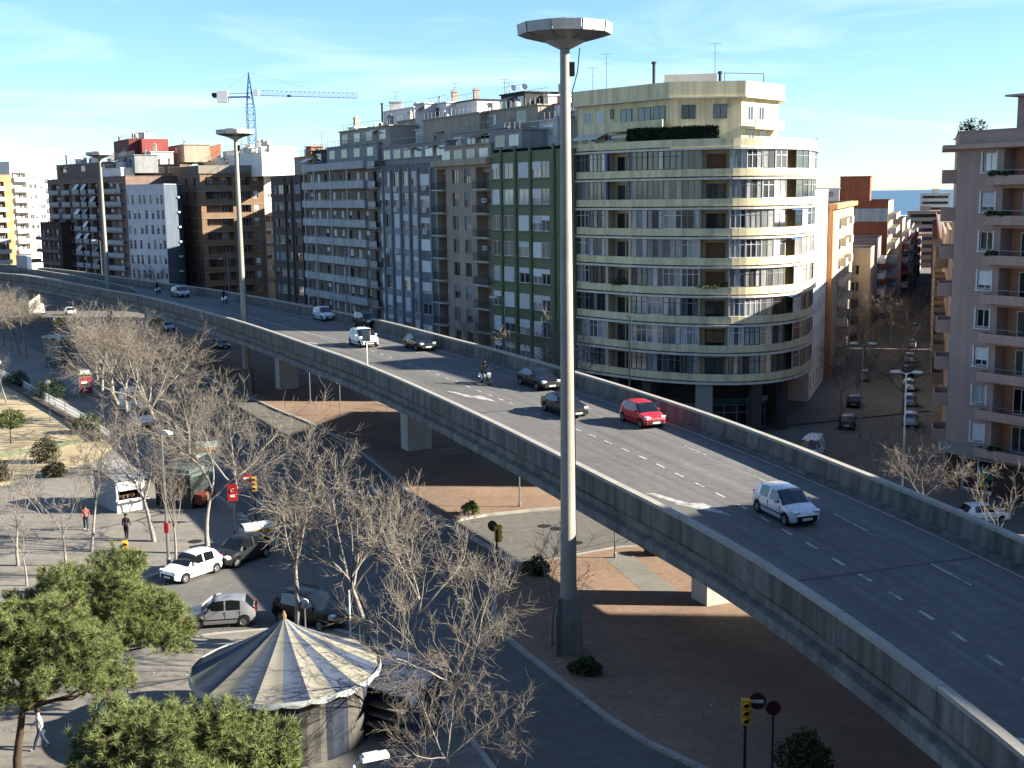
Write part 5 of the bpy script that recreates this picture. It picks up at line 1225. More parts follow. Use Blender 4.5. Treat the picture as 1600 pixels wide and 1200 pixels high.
    zf = float(np.interp(Lc / 2 - .12, tx, tz))
    for s in (1, -1):
        MB().obox((Lc / 2 - .13, s * W * .345, zf - .03), (.10, -.05 * s, -.02), (.02, .15 * s, .0), (.03, 0, .085)).build('headlight', LAMPG, e)
        MB().obox((-Lc / 2 + .05, s * W * .335, .84 if kind != 'sedan' else .76), (.055, 0, 0), (.0, .075, 0), (0, 0, .12)).build('tail_light', TAIL, e)
        MB().obox((K['ws'][0] - .45, s * (W / 2 + .06), belt + .06), (.06, 0, 0), (0, .09, 0), (0, 0, .065)).build('mirror', mat, e)
    MB().box(Lc / 2 - .02, Lc / 2 + .035, -.26, .26, .36, .47).build('number_plate', PLATE, e); MB().box(-Lc / 2 - .03, -Lc / 2 + .02, -.26, .26, .5, .61).build('number_plate', PLATE, e)
    MB().box(Lc / 2 - .12, Lc / 2 + .022, -W * .33, W * .33, .30, .56).build('grille', TRIM, e)
    MB().box(-Lc * .3, Lc * .26, -W / 2 - .008, -W / 2 + .03, .44, .50).box(-Lc * .3, Lc * .26, W / 2 - .03, W / 2 + .008, .44, .50).build('side_trim', TRIM, e)
    sm = MB(); xw = sorted({q for s0 in K['side'] for q in s0})
    for x in (xw[0] + .02, (K['side'][0][1] + K['side'][-1][0]) / 2 if len(K['side']) > 1 else xw[0], xw[-1] + .12):
        for s in (1, -1): sm.box(x - .012, x + .012, s * (W / 2 - .02) - .026, s * (W / 2 - .02) + .026, .42, belt - .06)
    sm.build('door_seam', TRIM, e)
    if kind in ('suv', 'mpv'): MB().box(-1.3, .1, -.62, -.58, K['H'], K['H'] + .05).box(-1.3, .1, .58, .62, K['H'], K['H'] + .05).build('roof_rail', TRIM, e)
    return e
def empty_part(name, parent, loc):
    mb = MB(); mb.lathe([(.07, -.06), (.07, .06)], 8, axis='y'); o = mb.build(name, METAL_D, parent, loc); return o
def deck_dir(p):
    i = min(range(NS), key=lambda k: (STN[k][0] + STN[k][1] * STN[k][2] / 2 - p.to_2d()).length); a, b_ = STN[max(0, i - 2)], STN[min(NS - 1, i + 2)]
    d = (b_[0] + b_[1] * b_[2] / 2) - (a[0] + a[1] * a[2] / 2); z = deckz(b_[0].x + b_[1].x * b_[2] / 2, b_[0].y + b_[1].y * b_[2] / 2) - deckz(a[0].x + a[1].x * a[2] / 2, a[0].y + a[1].y * a[2] / 2)
    return math.atan2(d.y, d.x), -math.atan2(z, d.length)
SILV = paint('silver_paint', (.42, .43, .45), .5); ICE = paint('ice_blue_paint', (.55, .60, .66)); WHC = paint('car_white', (.78, .78, .77)); BLK = paint('black_paint', (.012, .013, .018)); DGR = paint('graphite_paint', (.035, .04, .045), .2); REDC = paint('red_paint', (.55, .012, .02)); SILL = paint('light_silver_paint', (.58, .61, .66), .3); NAVY = paint('dark_brown_paint', (.03, .025, .028), .2); GRYC = paint('slate_paint', (.06, .065, .075), .3); BLUC = paint('blue_paint', (.03, .12, .35)); YELC = paint('taxi_yellow', (.5, .33, .02))
def deck_car(name, label, kind, mat, px, py, sc=1.0):
    p = to_deck(px, py); h, t = deck_dir(p); return car(name, label, kind, mat, p, h, sc, 'cars driving on the viaduct', t)
deck_car('silver_car', 'small silver car far along the viaduct between two motorbikes', 'hatch', SILV, 282, 464, 1.05)
deck_car('pale_blue_car', 'pale ice-blue hatchback at the shade edge on the viaduct', 'hatch', ICE, 507, 500, 1.05)
deck_car('dark_suv', 'dark brown off-road car beside the far parapet', 'suv', NAVY, 574, 512)
deck_car('white_mpv', 'white compact people carrier behind the sign post on the viaduct', 'mpv', WHC, 568, 540, 1.04)
deck_car('black_saloon', 'black saloon ahead of the white people carrier', 'sedan', BLK, 655, 545, 1.02)
deck_car('black_saloon', 'black saloon next to the scooter near the far parapet', 'sedan', BLK, 841, 604, 1.02)
deck_car('graphite_hatchback', 'dark grey hatchback partly hidden by the nearest lighting mast', 'sedan', DGR, 881, 646, .98)
deck_car('red_car', 'bright red hatchback on the viaduct', 'hatch', REDC, 1003, 662, 1.02)
deck_car('silver_hatchback', 'light silver hatchback with dark bumper, nearest car on the viaduct', 'hatch', SILL, 1226, 808, 1.02)
# parked and passing cars below
def gdir(p, q): d = G(*q) - G(*p); return math.atan2(d.y, d.x)
PK = 'cars parked by the plaza'
car('white_hatchback', 'white hatchback parked against the plaza kerb behind the pine', 'hatch', WHC, G(301, 900), gdir((330, 895), (262, 918)), 1.0, PK)
car('slate_hatchback', 'dark slate hatchback parked beside the waste container', 'hatch', GRYC, G(378, 876), gdir((405, 866), (340, 890)), 1.06, PK)
car('silver_city_car', 'silver five-door city car parked between pine and tent', 'hatch', SILV, G(346, 974), gdir((390, 972), (300, 978)), 1.0, PK)
car('black_hatchback', 'black hatchback leaving the side street behind the tent', 'mpv', BLK, G(487, 972), gdir((440, 962), (540, 985)), 1.03)
car('blue_car', 'blue car mostly hidden behind the pines', 'hatch', BLUC, G(38, 1030), gdir((80, 1024), (0, 1038)), 1.0)
rd = math.atan2(-.86, .51)
car('white_van', 'white van parked at the kerb under the bare plane trees', 'van', WHITE, G(207, 640), rd, 1.0, 'white vans by the plane trees', cat='van')
car('white_estate_van', 'low white van parked in front of the taller white van', 'mpv', WHC, G(224, 664), rd, 1.1, 'white vans by the plane trees', cat='van')
for i, (px, py, kd, m, nm, lb) in enumerate(((319, 516, 'hatch', ICE, 'pale_car', 'pale car seen under the viaduct beside the second mast'), (262, 516, 'hatch', SILV, 'grey_car', 'grey car under the far part of the viaduct'), (428, 556, 'mpv', ICE, 'light_blue_car', 'light blue car half behind a viaduct pillar'), (345, 545, 'sedan', BLK, 'black_car', 'black car in deep shade under the viaduct'), (92, 508, 'sedan', YELC, 'yellow_taxi', 'yellow and black taxi under the left end of the viaduct'), (110, 492, 'hatch', WHC, 'white_car', 'white car beyond the left pillar under the viaduct'), (60, 490, 'van', WHITE, 'market_van', 'white van glimpsed under the left end of the viaduct'), (530, 590, 'sedan', DGR, 'dark_car', 'dark car in the shade beyond the lamp posts'), (770, 690, 'hatch', GRYC, 'shaded_car', 'dark car in the shade below the middle span'))):
    p = GT(px, py); car(nm, lb, kd, m, p, rd + (0 if i % 2 else math.pi), 1.0, 'traffic on the lower road')
van = car('white_light_truck', 'white van facing us at the mouth of the side street', 'van', WHITE, Vector((*kx(1278, 112), gz(*kx(1278, 112)))), math.atan2(-.9, -.42), 1.0, cat='van')
p = GT(1536, 815); car('white_parked_car', 'white car roof just visible behind the right parapet', 'hatch', WHC, p, math.atan2(.1, 1), 1.0)
for i, (px, Y, sd_) in enumerate(((1335, 128, 0), (1345, 142, 0), (1358, 165, 0), (1437, 130, 1), (1434, 143, 1), (1432, 156, 1), (1430, 170, 1), (1432, 185, 1), (1433, 205, 1), (1437, 235, 1))):
    q = kx(px, Y); m = (GRYC, BLK, SILV, ICE, SILV, WHC, GRYC, ICE, SILV, WHC)[i]
    car('street_car', ('car parked on the left of the shaded side street, %s', 'car parked in the row on the right of the side street, %s')[sd_] % ('nearest to the corner', 'second from the corner', 'third from the corner', 'first of the row', 'second of the row', 'third of the row', 'fourth of the row', 'fifth of the row', 'sixth of the row', 'last of the row')[i], 'hatch', m, Vector((q.x, q.y, gz(q.x, q.y))), math.atan2(SD.y, SD.x), 1.05, 'cars parked down the side street')
# box truck on the far end of the viaduct
p = to_deck(48, 426); h, t = deck_dir(p); tr = empty('white_truck', p, 'white box truck with high cab at the far left end of the viaduct', 'truck', None, h)
MB().box(-3.6, 1.2, -1.15, 1.15, .9, 3.4).build('cargo_box', M('truck_box_grey', (.42, .41, .40), .7, .08, 1), tr)
mb = MB(); mb.prism([(1.3, -1.15), (3.3, -1.1), (3.3, 1.1), (1.3, 1.15)], .5, 2.0); mb.prism([(1.3, -1.1), (3.0, -1.0), (3.0, 1.0), (1.3, 1.1)], 2.0, 3.3); mb.build('cab', WHC, tr)
MB().box(2.98, 3.06, -.95, .95, 2.05, 2.85).build('windscreen', CARGLASS, tr); MB().box(1.4, 3.3, -1.18, 1.18, .35, .6).build('bumper', TRIM, tr)
for s in (-1, 1): MB().box(3.28, 3.36, s * .8 - .2, s * .8 + .2, .9, 1.15).build('headlight', LAMPG, tr)
for wx in (2.3, -2.2):
    for s in (1, -1): o = empty_part('wheel', tr, (wx, s * 1.0, .45)); ty, rm = wheel_meshes(.45); inst('tyre', ty, o); inst('rim', rm, o)
# scooters
def scooter(name, label, loc, heading, mat, tilt=0):
    e = empty(name, loc, label, 'scooter', 'motor scooters on the viaduct', heading); e.rotation_euler = (0, tilt, heading)
    ty, rm = wheel_meshes(.27)
    for x in (.72, -.62):
        o = empty_part('wheel', e, (x, 0, .27)); inst('tyre', ty, o, sc=(1, .7, 1)); inst('rim', rm, o, sc=(1, .7, 1))
    mb = MB()
    sec = [(-.95, .62, .78, .10), (-.7, .50, .84, .17), (-.35, .36, .80, .19), (-.05, .28, .50, .17), (.2, .26, .42, .18), (.42, .35, .85, .22), (.6, .55, 1.0, .2), (.78, .62, .92, .1)]
    for x, z0, z1, w in sec:
        for y, z in ((0, z0), (w, z0 + .06), (w, (z0 + z1) / 2), (w * .7, z1 - .03), (0, z1), (-w * .7, z1 - .03), (-w, (z0 + z1) / 2), (-w, z0 + .06)): mb.v.append((x, y, z))
    for i in range(len(sec) - 1):
        for k in range(8): a, b_ = i * 8 + k, i * 8 + (k + 1) % 8; mb.f.append((a, b_, b_ + 8, a + 8)); mb.m.append(0)
    mb.f += [tuple(range(8)), tuple(range((len(sec) - 1) * 8 + 7, (len(sec) - 1) * 8 - 1, -1))]; mb.m += [0, 0]; mb.build('fairing', mat, e, smooth=True, sharp=50, norm=True)
    MB().box(-.85, -.1, -.15, .15, .80, .87).build('seat', BLACK, e); MB().tube([(.66, 0, .27), (.50, 0, .95)], .035, 6).build('fork', METAL_G, e)
    MB().tube([(.42, -.33, 1.06), (.5, 0, 1.0), (.42, .33, 1.06)], .018, 6).build('handlebar', BLACK, e); MB().poly([(.62, -.18, 1.0), (.62, .18, 1.0), (.45, .16, 1.32), (.45, -.16, 1.32)]).build('windshield', CARGLASS, e)
    MB().obox((.72, 0, .86), (.03, 0, -.03), (0, .13, 0), (.02, 0, .06)).build('headlight', LAMPG, e); MB().box(-1.0, -.94, -.1, .1, .6, .7).build('tail_light', TAIL, e); MB().box(-1.02, -.97, -.1, .1, .42, .56).build('number_plate', PLATE, e)
    for s in (1, -1): MB().obox((.40, s * .42, 1.22), (.01, 0, 0), (0, .06, 0), (0, 0, .04)).tube([(.44, s * .3, 1.05), (.42, s * .4, 1.2)], .01, 4).build('mirror', BLACK, e)
    return e
SCO = []
for px, py, m, lb in ((758, 600, SILV, 'silver scooter in the sun on the viaduct'), (351, 474, WHC, 'white scooter to the right of the far silver car'), (247, 459, SILV, 'grey scooter to the left of the far silver car')):
    p = to_deck(px, py); h, t = deck_dir(p); SCO.append((scooter('motor_scooter', lb, p, h, m, t), p, h))
# ================================================================ striped carousel tent
TC = G(447, 1040, 2.9); tent = empty('carousel_tent', (TC.x, TC.y, .12), 'round carousel tent with blue and cream striped conical roof', 'tent')
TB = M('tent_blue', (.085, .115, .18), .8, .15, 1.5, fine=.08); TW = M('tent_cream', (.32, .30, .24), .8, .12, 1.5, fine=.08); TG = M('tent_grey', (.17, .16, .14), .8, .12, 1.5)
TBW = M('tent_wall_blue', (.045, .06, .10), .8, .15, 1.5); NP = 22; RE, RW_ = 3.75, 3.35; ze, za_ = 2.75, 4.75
for k in range(NP):
    a0, a1 = 2 * math.pi * k / NP, 2 * math.pi * (k + 1) / NP; am = (a0 + a1) / 2; mb = MB(); n = 7
    for i in range(n + 1):                       # sagging cloth between the poles
        f = i / n; r_ = .08 + (RE - .08) * f; z = za_ + (ze - za_) * (f ** .82)
        for a, dz in ((a0, 0), (a0 * .5 + am * .5, -.05 * f), (am, -.075 * f), (a1 * .5 + am * .5, -.05 * f), (a1, 0)): mb.v.append((r_ * math.cos(a), r_ * math.sin(a), z + dz))
    for i in range(n):
        for j in range(4): q = i * 5 + j; mb.f.append((q, q + 5, q + 6, q + 1)); mb.m.append(0)
    mb.build('roof_panel', TB if k % 2 else TW, tent, smooth=True, norm=True)
    mb = MB(); m_ = 6                             # scalloped trim
    for i in range(m_):
        b0, b1 = a0 + (a1 - a0) * i / m_, a0 + (a1 - a0) * (i + 1) / m_; s0 = .10 + .10 * math.sin(math.pi * i / m_); s1 = .10 + .10 * math.sin(math.pi * (i + 1) / m_); r_ = RE + .02
        mb.poly([(r_ * math.cos(b0), r_ * math.sin(b0), ze + .05), (r_ * math.cos(b1), r_ * math.sin(b1), ze + .05), ((r_ + .05) * math.cos(b1), (r_ + .05) * math.sin(b1), ze - s1), ((r_ + .05) * math.cos(b0), (r_ + .05) * math.sin(b0), ze - s0)])
    mb.build('trim', M('tent_trim', (.40, .44, .42), .7, .15, 2), tent)
NW = 20
for k in range(NW):
    a0, a1 = 2 * math.pi * k / NW, 2 * math.pi * (k + 1) / NW; mb = MB(); n = 4
    for i in range(n):
        b0, b1 = a0 + (a1 - a0) * i / n, a0 + (a1 - a0) * (i + 1) / n; r0, r1 = RW_ + (.03 if i % 2 else 0), RW_ + (0 if i % 2 else .03)
        mb.poly([(r0 * math.cos(b0), r0 * math.sin(b0), 0), (r1 * math.cos(b1), r1 * math.sin(b1), 0), (r1 * math.cos(b1), r1 * math.sin(b1), ze), (r0 * math.cos(b0), r0 * math.sin(b0), ze)])
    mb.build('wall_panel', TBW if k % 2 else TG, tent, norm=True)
MB().lathe([(0, za_ + .35), (.05, za_ + .3), (.11, za_ + .12), (.08, za_ - .05)], 8).build('finial', M('brass', (.35, .2, .07), .4, .1, 2), tent)
# blue canopy of the ticket booth beside it
bc = TC.to_2d() + Vector((4.6, 0.4)); bo = empty('ticket_booth', (bc.x, bc.y, .12), 'dark blue ticket booth with pale shelves beside the tent', 'booth', rz=R(-35))
MB().prism([(-1.3, -1), (1.3, -1), (1.3, 1), (-1.3, 1)], 0, 2.0).build('cabin', TB, bo); mb = MB(); mb.poly([(-1.7, -1.5, 2.05), (1.7, -1.5, 2.05), (1.4, 1.2, 2.6), (-1.4, 1.2, 2.6)]).poly([(-1.7, -1.5, 2.0), (1.7, -1.5, 2.0), (1.7, -1.5, 2.06), (-1.7, -1.5, 2.06)]); mb.build('canopy', TB, bo)
for i in range(3): MB().box(-1.2, 1.2, -1.5, -1.0, .5 + .4 * i, .56 + .4 * i).build('shelf', TW, bo)
# ================================================================ kiosks, shelters
c, e_, a_ = G(184, 805).to_2d(), G(228, 797).to_2d(), G(150, 788).to_2d(); dx = (e_ - c).normalized(); dy = Vector((-dx.y, dx.x)); w = (e_ - c).length; dpt_ = max(2.4, min(4.2, (a_ - c).dot(dy)))
k = empty('white_kiosk', (c.x, c.y, .12), 'white market kiosk with open counter and grey sloping roof', 'kiosk', rz=math.atan2(dx.y, dx.x)); KH = 2.35
MB().box(0, w, 0, .08, 0, .85).box(0, .12, 0, .08, .85, 1.5).box(w - .12, w, 0, .08, .85, 1.5).box(0, w, 0, .08, 1.5, KH).build('front_wall', WHITE, k)
MB().box(0, .08, .08, dpt_, 0, KH).box(w - .08, w, .08, dpt_, 0, KH).box(0, w, dpt_ - .08, dpt_, 0, KH).build('side_wall', M('kiosk_white_shaded', (.34, .34, .35), .8, .1, 1), k)  # white side walls greyed, their shade is painted into the colour
mb = MB(); mb.poly([(-.15, -.2, KH), (w + .15, -.2, KH), (w + .15, dpt_ + .15, KH + .5), (-.15, dpt_ + .15, KH + .5)]).poly([(-.15, -.2, KH - .08), (w + .15, -.2, KH - .08), (w + .15, -.2, KH), (-.15, -.2, KH)]); mb.build('roof', M('kiosk_roof', (.33, .32, .31), .8, .15, 1.2), k)
mb = MB(); mb.box(-.1, w + .1, -.5, 0, .82, .9); mb.build('counter', WHITE, k)
rng = random.Random(9); mb = MB()
for j in range(26): mb.lathe([(0, 0), (.09, .02), (.07, .2), (0, .24)], 6, (.2 + (w - .4) * rng.random(), .3 + .5 * rng.random(), .9))
mb.build('goods', M('kiosk_goods', (.22, .13, .07), .8, .4, 6), k)
MB().box(.1, w - .1, 1.0, 1.1, .1, KH - .1).build('back_panel', TRIM, k)
p = G(287, 790); k = empty('newspaper_stand', (p.x, p.y, .12), 'dark green newspaper kiosk between bare trees', 'kiosk', rz=R(-22)); GK = M('kiosk_green', (.06, .085, .075), .6, .15, 1)
MB().box(-1.5, 1.5, -1.1, 1.1, 0, 2.3).build('cabin', GK, k); MB().box(-1.75, 1.75, -1.35, 1.35, 2.3, 2.5).prism([(-1.3, -.9), (1.3, -.9), (1.3, .9), (-1.3, .9)], 2.5, 2.75).build('roof', M('kiosk_roof_green', (.16, .20, .18), .6, .15, 1), k)
for i in range(3): MB().box(-1.4 + i * .95, -.55 + i * .95, -1.14, -1.09, .9, 2.1).build('window', GLASS_D, k)
MB().box(1.5, 2.2, -.8, .8, .3, 1.0).build('display_rack', M('rack_red', (.3, .05, .04), .7, .3, 6), k)
p = G(327, 752); k = empty('advertising_panel', (p.x, p.y, .12), 'pale green standing advertising panel behind the newspaper kiosk', 'sign', rz=R(15))
MB().box(-.85, .85, -.15, .15, .5, 3.0).build('panel', M('ad_panel', (.42, .55, .50), .5, .2, 1.2), k); MB().box(-.5, -.35, -.08, .08, 0, .5).box(.35, .5, -.08, .08, 0, .5).build('leg', METAL_D, k); MB().box(-.8, .8, -.16, -.15, 2.2, 2.6).build('poster', M('ad_orange', (.5, .25, .1), .5, .3, 2), k)
# glazed lift-like shelter
SGL = M('shelter_glass', (.15, .19, .18), .08, .1, 1, spec=.7)
p = G(93, 575); k = empty('glazed_shelter', (p.x, p.y, .12), 'tall glazed street lift shelter beside the plane trees', 'shelter', rz=R(-28)); h = 3.9
for x in (-1.4, 0, 1.4):
    for y in (-.9, .9): MB().box(x - .06, x + .06, y - .06, y + .06, 0, h).build('post', METAL_G, k)
for x in (-.7, .7): MB().box(x - .6, x + .6, -.9, -.87, .15, h - .2).build('pane', SGL, k)
MB().box(-1.4, -1.37, -.8, .8, .15, h - .2).build('pane', SGL, k); MB().box(1.37, 1.4, -.8, .8, .15, h - .2).build('pane', SGL, k); MB().box(-1.7, 1.7, -1.1, 1.1, h, h + .22).build('roof', M('shelter_roof', (.40, .42, .40), .6, .1, 1), k)
# bus shelter with red poster
p = G(131, 618); k = empty('bus_shelter', (p.x, p.y, .12), 'bus shelter with yellow-green roof and a red poster case', 'bus shelter', rz=R(-62)); h = 2.45
for x in (-1.7, 0, 1.7): MB().box(x - .04, x + .04, .56, .64, 0, h).build('post', METAL_G, k)
for x in (-.85, .85): MB().box(x - .78, x + .78, .58, .60, .3, 2.2).build('pane', SGL, k)
MB().box(-1.9, 1.95, -.85, .75, h, h + .18).build('roof', M('moss_roof', (.36, .36, .10), .8, .2, 1.5), k)
MB().box(1.72, 1.9, -.7, .7, .25, 2.3).build('poster_case', METAL_G, k); MB().box(1.9, 1.915, -.6, .6, .4, 2.2).build('poster', M('poster_red', (.42, .02, .03), .4, .1, 2), k)
MB().box(1.915, 1.925, -.45, .15, 1.5, 1.75).box(1.915, 1.925, -.1, .4, 1.05, 1.15).box(1.915, 1.925, -.3, .2, .7, .8).build('poster_print', WHITE, k); MB().box(1.915, 1.922, -.5, .5, 1.2, 1.45).build('poster_print', BLACK, k)
MB().box(-1.2, 1.2, .1, .45, .42, .48).build('bench', METAL_D, k)
for s in (-1, 1): MB().bar((1.8, s * .6, .25), (1.8, s * .75, 0), .08).build('foot', YELLOW, k)
MB().box(-.5, .4, -.3, .4, h + .18, h + .45).build('roof_box', WHITE, k); MB().box(1.2, 1.9, -.5, .5, h + .18, h + .5).build('line_sign', WHITE, k)
# waste container
p = G(403, 856); k = empty('waste_container', (p.x, p.y, 0), 'pale grey street waste container with orange flap', 'waste container', rz=R(30))
mb = MB(); mb.prism([(-.85, -.55), (.85, -.55), (.95, .6), (-.95, .6)], .12, 1.35); mb.build('bin', M('bin_grey', (.42, .45, .43), .6, .1, 1.5), k); mb = MB()
for i in range(6):
    a0, a1 = math.pi * i / 6, math.pi * (i + 1) / 6; mb.poly([(-.95, -.6 * math.cos(a0), 1.35 + .3 * math.sin(a0)), (.95, -.6 * math.cos(a0), 1.35 + .3 * math.sin(a0)), (.95, -.6 * math.cos(a1), 1.35 + .3 * math.sin(a1)), (-.95, -.6 * math.cos(a1), 1.35 + .3 * math.sin(a1))])
mb.build('lid', M('bin_lid', (.55, .58, .56), .5, .08, 1.5), k); MB().box(-.8, .8, -.64, -.55, 1.05, 1.3).build('flap', M('bin_orange', (.60, .28, .04), .5, .1, 2), k)
for x in (-.7, .7): MB().lathe([(0, -.05), (.12, -.05), (.12, .05), (0, .05)], 8, (x, -.4, .12), axis='y').build('wheel', RUB, k)
# ================================================================ lamps
def lamp(name, label, base, h, kind, arm=(1.2, 0), group=None, mat=METAL_G):
    e = empty(name, base, label, 'street lamp', group)
    if kind == 'twin':
        MB().lathe([(.09, 0), (.09, .3), (.055, .35), (.05, h - .1)], 8).build('post', mat, e)
        for s in (-1, 1): MB().box(s * .16 - .12, s * .16 + .12, -.14, .14, h - .08, h + .08).build('lamp_head', FRAME_W, e)
    elif kind == 'globe':
        MB().lathe([(.08, 0), (.08, .3), (.045, .35), (.04, h - .22)], 8).build('post', mat, e); MB().lathe([(.05, h - .25)] + [(.25 * math.sin(math.pi * i / 8), h - .25 * math.cos(math.pi * i / 8)) for i in range(1, 9)], 12).build('globe', M('lamp_globe', (.48, .5, .5), .25, .05, 2, spec=.5), e, smooth=True)
    else:
        MB().lathe([(.13, 0), (.13, .5), (.09, .6), (.055, h)], 8).build('post', mat, e); ax, ay = arm
        for s in ((1,) if kind == 'single' else (1, -1)):
            MB().tube([(0, 0, h - .1), (ax * .35 * s, ay * .35 * s, h + .05), (ax * .6 * s, ay * .6 * s, h + .08)], .03, 6).build('arm', mat, e)
            d = Vector((ax, ay, 0)).normalized() * s; n = Vector((-d.y, d.x, 0)); c = Vector((ax * s, ay * s, h + .1))
            MB().obox(c, d * .38, n * .15, (0, 0, .06)).obox(c - d * .1 + Vector((0, 0, .07)), d * .22, n * .11, (0, 0, .04)).build('lamp_head', M('lamp_head_white', (.62, .62, .6), .4, .05, 2), e); MB().obox(c - Vector((0, 0, .07)), d * .3, n * .11, (0, 0, .015)).build('lens', LAMPG, e)
    return e
def lamp_px(name, label, px, yb, yt, kind, arm=(1.2, 0), g=0.12, group=None, mat=METAL_G):
    p = G(px, yb, g); return lamp(name, label, p, V(px, yt, p.y).z - g, kind, arm, group, mat)
LA = lamp_px('street_lamp', 'tall grey street lamp on the plaza with a small red box on its post', 264, 886, 676, 'single', (.5, -.5)); MB().box(-.12, .12, -.14, .02, 2.1, 2.7).build('post_box', RED, LA)
for px, yb, yt, lb in ((961, 872, 787, 'low twin lamp on the sunlit brick island'), (812, 792, 718, 'low twin lamp on the median edge in the middle'), (532, 650, 598, 'low twin lamp, right one of the far pair on the median'), (485, 630, 579, 'low twin lamp, left one of the far pair on the median'), (630, 690, 645, 'low dark lamp post in the shade left of the middle pillar')):
    lamp_px('median_lamp', lb, px, yb, yt, 'twin', group='low lamps on the brick median')
lamp_px('globe_lamp', 'globe lamp on the sandy playground', 79, 660, 597, 'globe', group='globe lamps'); lamp_px('globe_lamp', 'globe lamp in front of the black hatchback', 478, 1003, 943, 'globe', group='globe lamps'); lamp_px('globe_lamp', 'globe lamp with pale post between pine and tent', 201, 1112, 1012, 'globe', group='globe lamps', mat=WHITE); lamp_px('globe_lamp', 'globe lamp at the left edge of the playground', 3, 622, 566, 'globe', group='globe lamps')
q = kx(1427, 92); lamp('street_lamp', 'pale double-headed street lamp in front of the pink building', (q.x, q.y, gz(q.x, q.y)), V(1425, 583, 92).z - gz(q.x, q.y), 'double', (.75, -.25), mat=WHITE)
q = kx(984, 108); lamp('street_lamp', 'street lamp rising behind the far parapet before the yellow building', (q.x, q.y, gz(q.x, q.y)), V(980, 494, 108).z - gz(q.x, q.y), 'single', (-.9, 0))
q = kx(1356, 122); lamp('street_lamp', 'double street lamp in the shade of the side street', (q.x, q.y, gz(q.x, q.y)), V(1355, 538, 122).z - gz(q.x, q.y), 'double', (.9, -.2))
for px, Y, yt, lb in ((351, 215, 405, 'far street lamp in front of the brick terraces'), (152, 245, 376, 'far street lamp in front of the brown balcony block'), (536, 168, 402, 'far street lamp in front of the grey balconies'), (786, 128, 465, 'far street lamp in front of the green block'), (4, 262, 362, 'street lamp at the far left edge of the viaduct')):
    q = kx(px, Y); lamp('avenue_lamp', lb, (q.x, q.y, gz(q.x, q.y)), V(px, yt, Y).z - gz(q.x, q.y), 'single', (-1.2, -.3), 'lamps along the far side of the avenue')
p = V(552, 1190, 31); lamp('street_lamp', 'street lamp whose head reaches in at the bottom edge beside the tent', (p.x, p.y, .12), p.z - .2, 'single', (.55, .25), mat=WHITE)
# ================================================================ traffic lights and signs
def signal(label, px, yb, yt, rz=0, face=1, g=.12, signs=(), Y=None):
    p = G(px, yb, g) if Y is None else Vector((*kx(px, Y), g)); h = V(px, yt, p.y).z - g; e = empty('traffic_light', p, label, 'traffic light', 'yellow traffic lights', rz)
    MB().tube([(0, 0, 0), (0, 0, h - .2)], .055, 8).build('post', METAL_D, e); MB().box(-.17, .17, -.3, -.02, h - .95, h).build('housing', YELLOW, e)
    for i, m in enumerate((M('lens_red', (.12, .012, .012), .3, 0), M('lens_amber', (.12, .06, .01), .3, 0), M('lens_green', (.01, .09, .05), .3, 0))):
        z = h - .17 - .3 * i; MB().lathe([(0, -.32), (.1, -.31), (.11, -.3)], 10, (0, 0, z), axis='y').build('lens', m, e); mb = MB()
        for j in range(5): a0, a1 = math.pi * j / 5, math.pi * (j + 1) / 5; mb.poly([(.13 * math.cos(a0), -.3, z + .13 * math.sin(a0)), (.13 * math.cos(a1), -.3, z + .13 * math.sin(a1)), (.13 * math.cos(a1), -.48, z + .13 * math.sin(a1)), (.13 * math.cos(a0), -.48, z + .13 * math.sin(a0))])
        mb.build('visor', YELLOW, e)
    for dx_, dz, kind in signs:
        o = MB().lathe([(0, -.03), (.32, -.03), (.32, .0), (0, .0)], 18, (dx_, -.05, h + dz), axis='y').build('no_entry_sign', (RED if px < 1000 else M('shade_darkened_red', (.13, .03, .03), .6, .1, 3)) if kind else METAL_D, e)  # foreground sign gets a darkened red: its shade is put into the colour
        if kind: MB().box(dx_ - .22, dx_ + .22, -.092, -.082, h + dz - .06, h + dz + .06).build('bar', WHITE, o)
    return e
signal('yellow traffic light with a red no-entry sign at the plaza corner', 400, 816, 744, R(10), signs=((-.45, -.1, 1),)); signal('yellow traffic light facing the plaza above the pines', 200, 926, 844, R(20)); signal('yellow traffic light turned away beside the sunlit slip road', 777, 895, 822, R(150), signs=((.3, -.05, 0),))
signal('yellow traffic light with a no-entry sign in the dark foreground of the brick island', 1163, 1215, 1090, R(-5), signs=((.42, -.1, 1),)); signal('small yellow traffic light half hidden by the left pine', 22, 1075, 950, R(15)); 
p = G(1206, 1215, .14); k = empty('back_of_sign', p, 'dark road sign seen beside the foreground traffic light', 'road sign'); h = V(1206, 1108, p.y).z; MB().tube([(0, 0, 0), (0, 0, h)], .04, 6).build('post', METAL_D, k); MB().lathe([(0, -.02), (.28, -.02), (.28, .02), (0, .02)], 14, (0, 0, h - .1), axis='y').build('sign_plate', M('shade_darkened_red', (.13, .03, .03), .6, .1, 3), k)  # plate takes the red with the foreground shade painted in
p = G(367, 846, .12); k = empty('red_banner_sign', p, 'red banner sign on a thin post on the plaza', 'sign', rz=R(8)); h = V(367, 757, p.y).z - .12
MB().tube([(0, 0, 0), (0, 0, h)], .04, 6).build('post', METAL_D, k); MB().box(-.3, .3, -.05, .05, h - 1.05, h).build('panel', RED, k); mb = MB()
for i in range(14):
    a0 = R(30) + 2 * math.pi * .8 * i / 14; mb.bar((.1 * math.cos(a0), -.06, h - .35 + .1 * math.sin(a0)), (.1 * math.cos(a0 + .4), -.06, h - .35 + .1 * math.sin(a0 + .4)), .05, .02)
mb.box(-.15, .15, -.062, -.052, h - .8, h - .65); mb.build('symbol', WHITE, k)
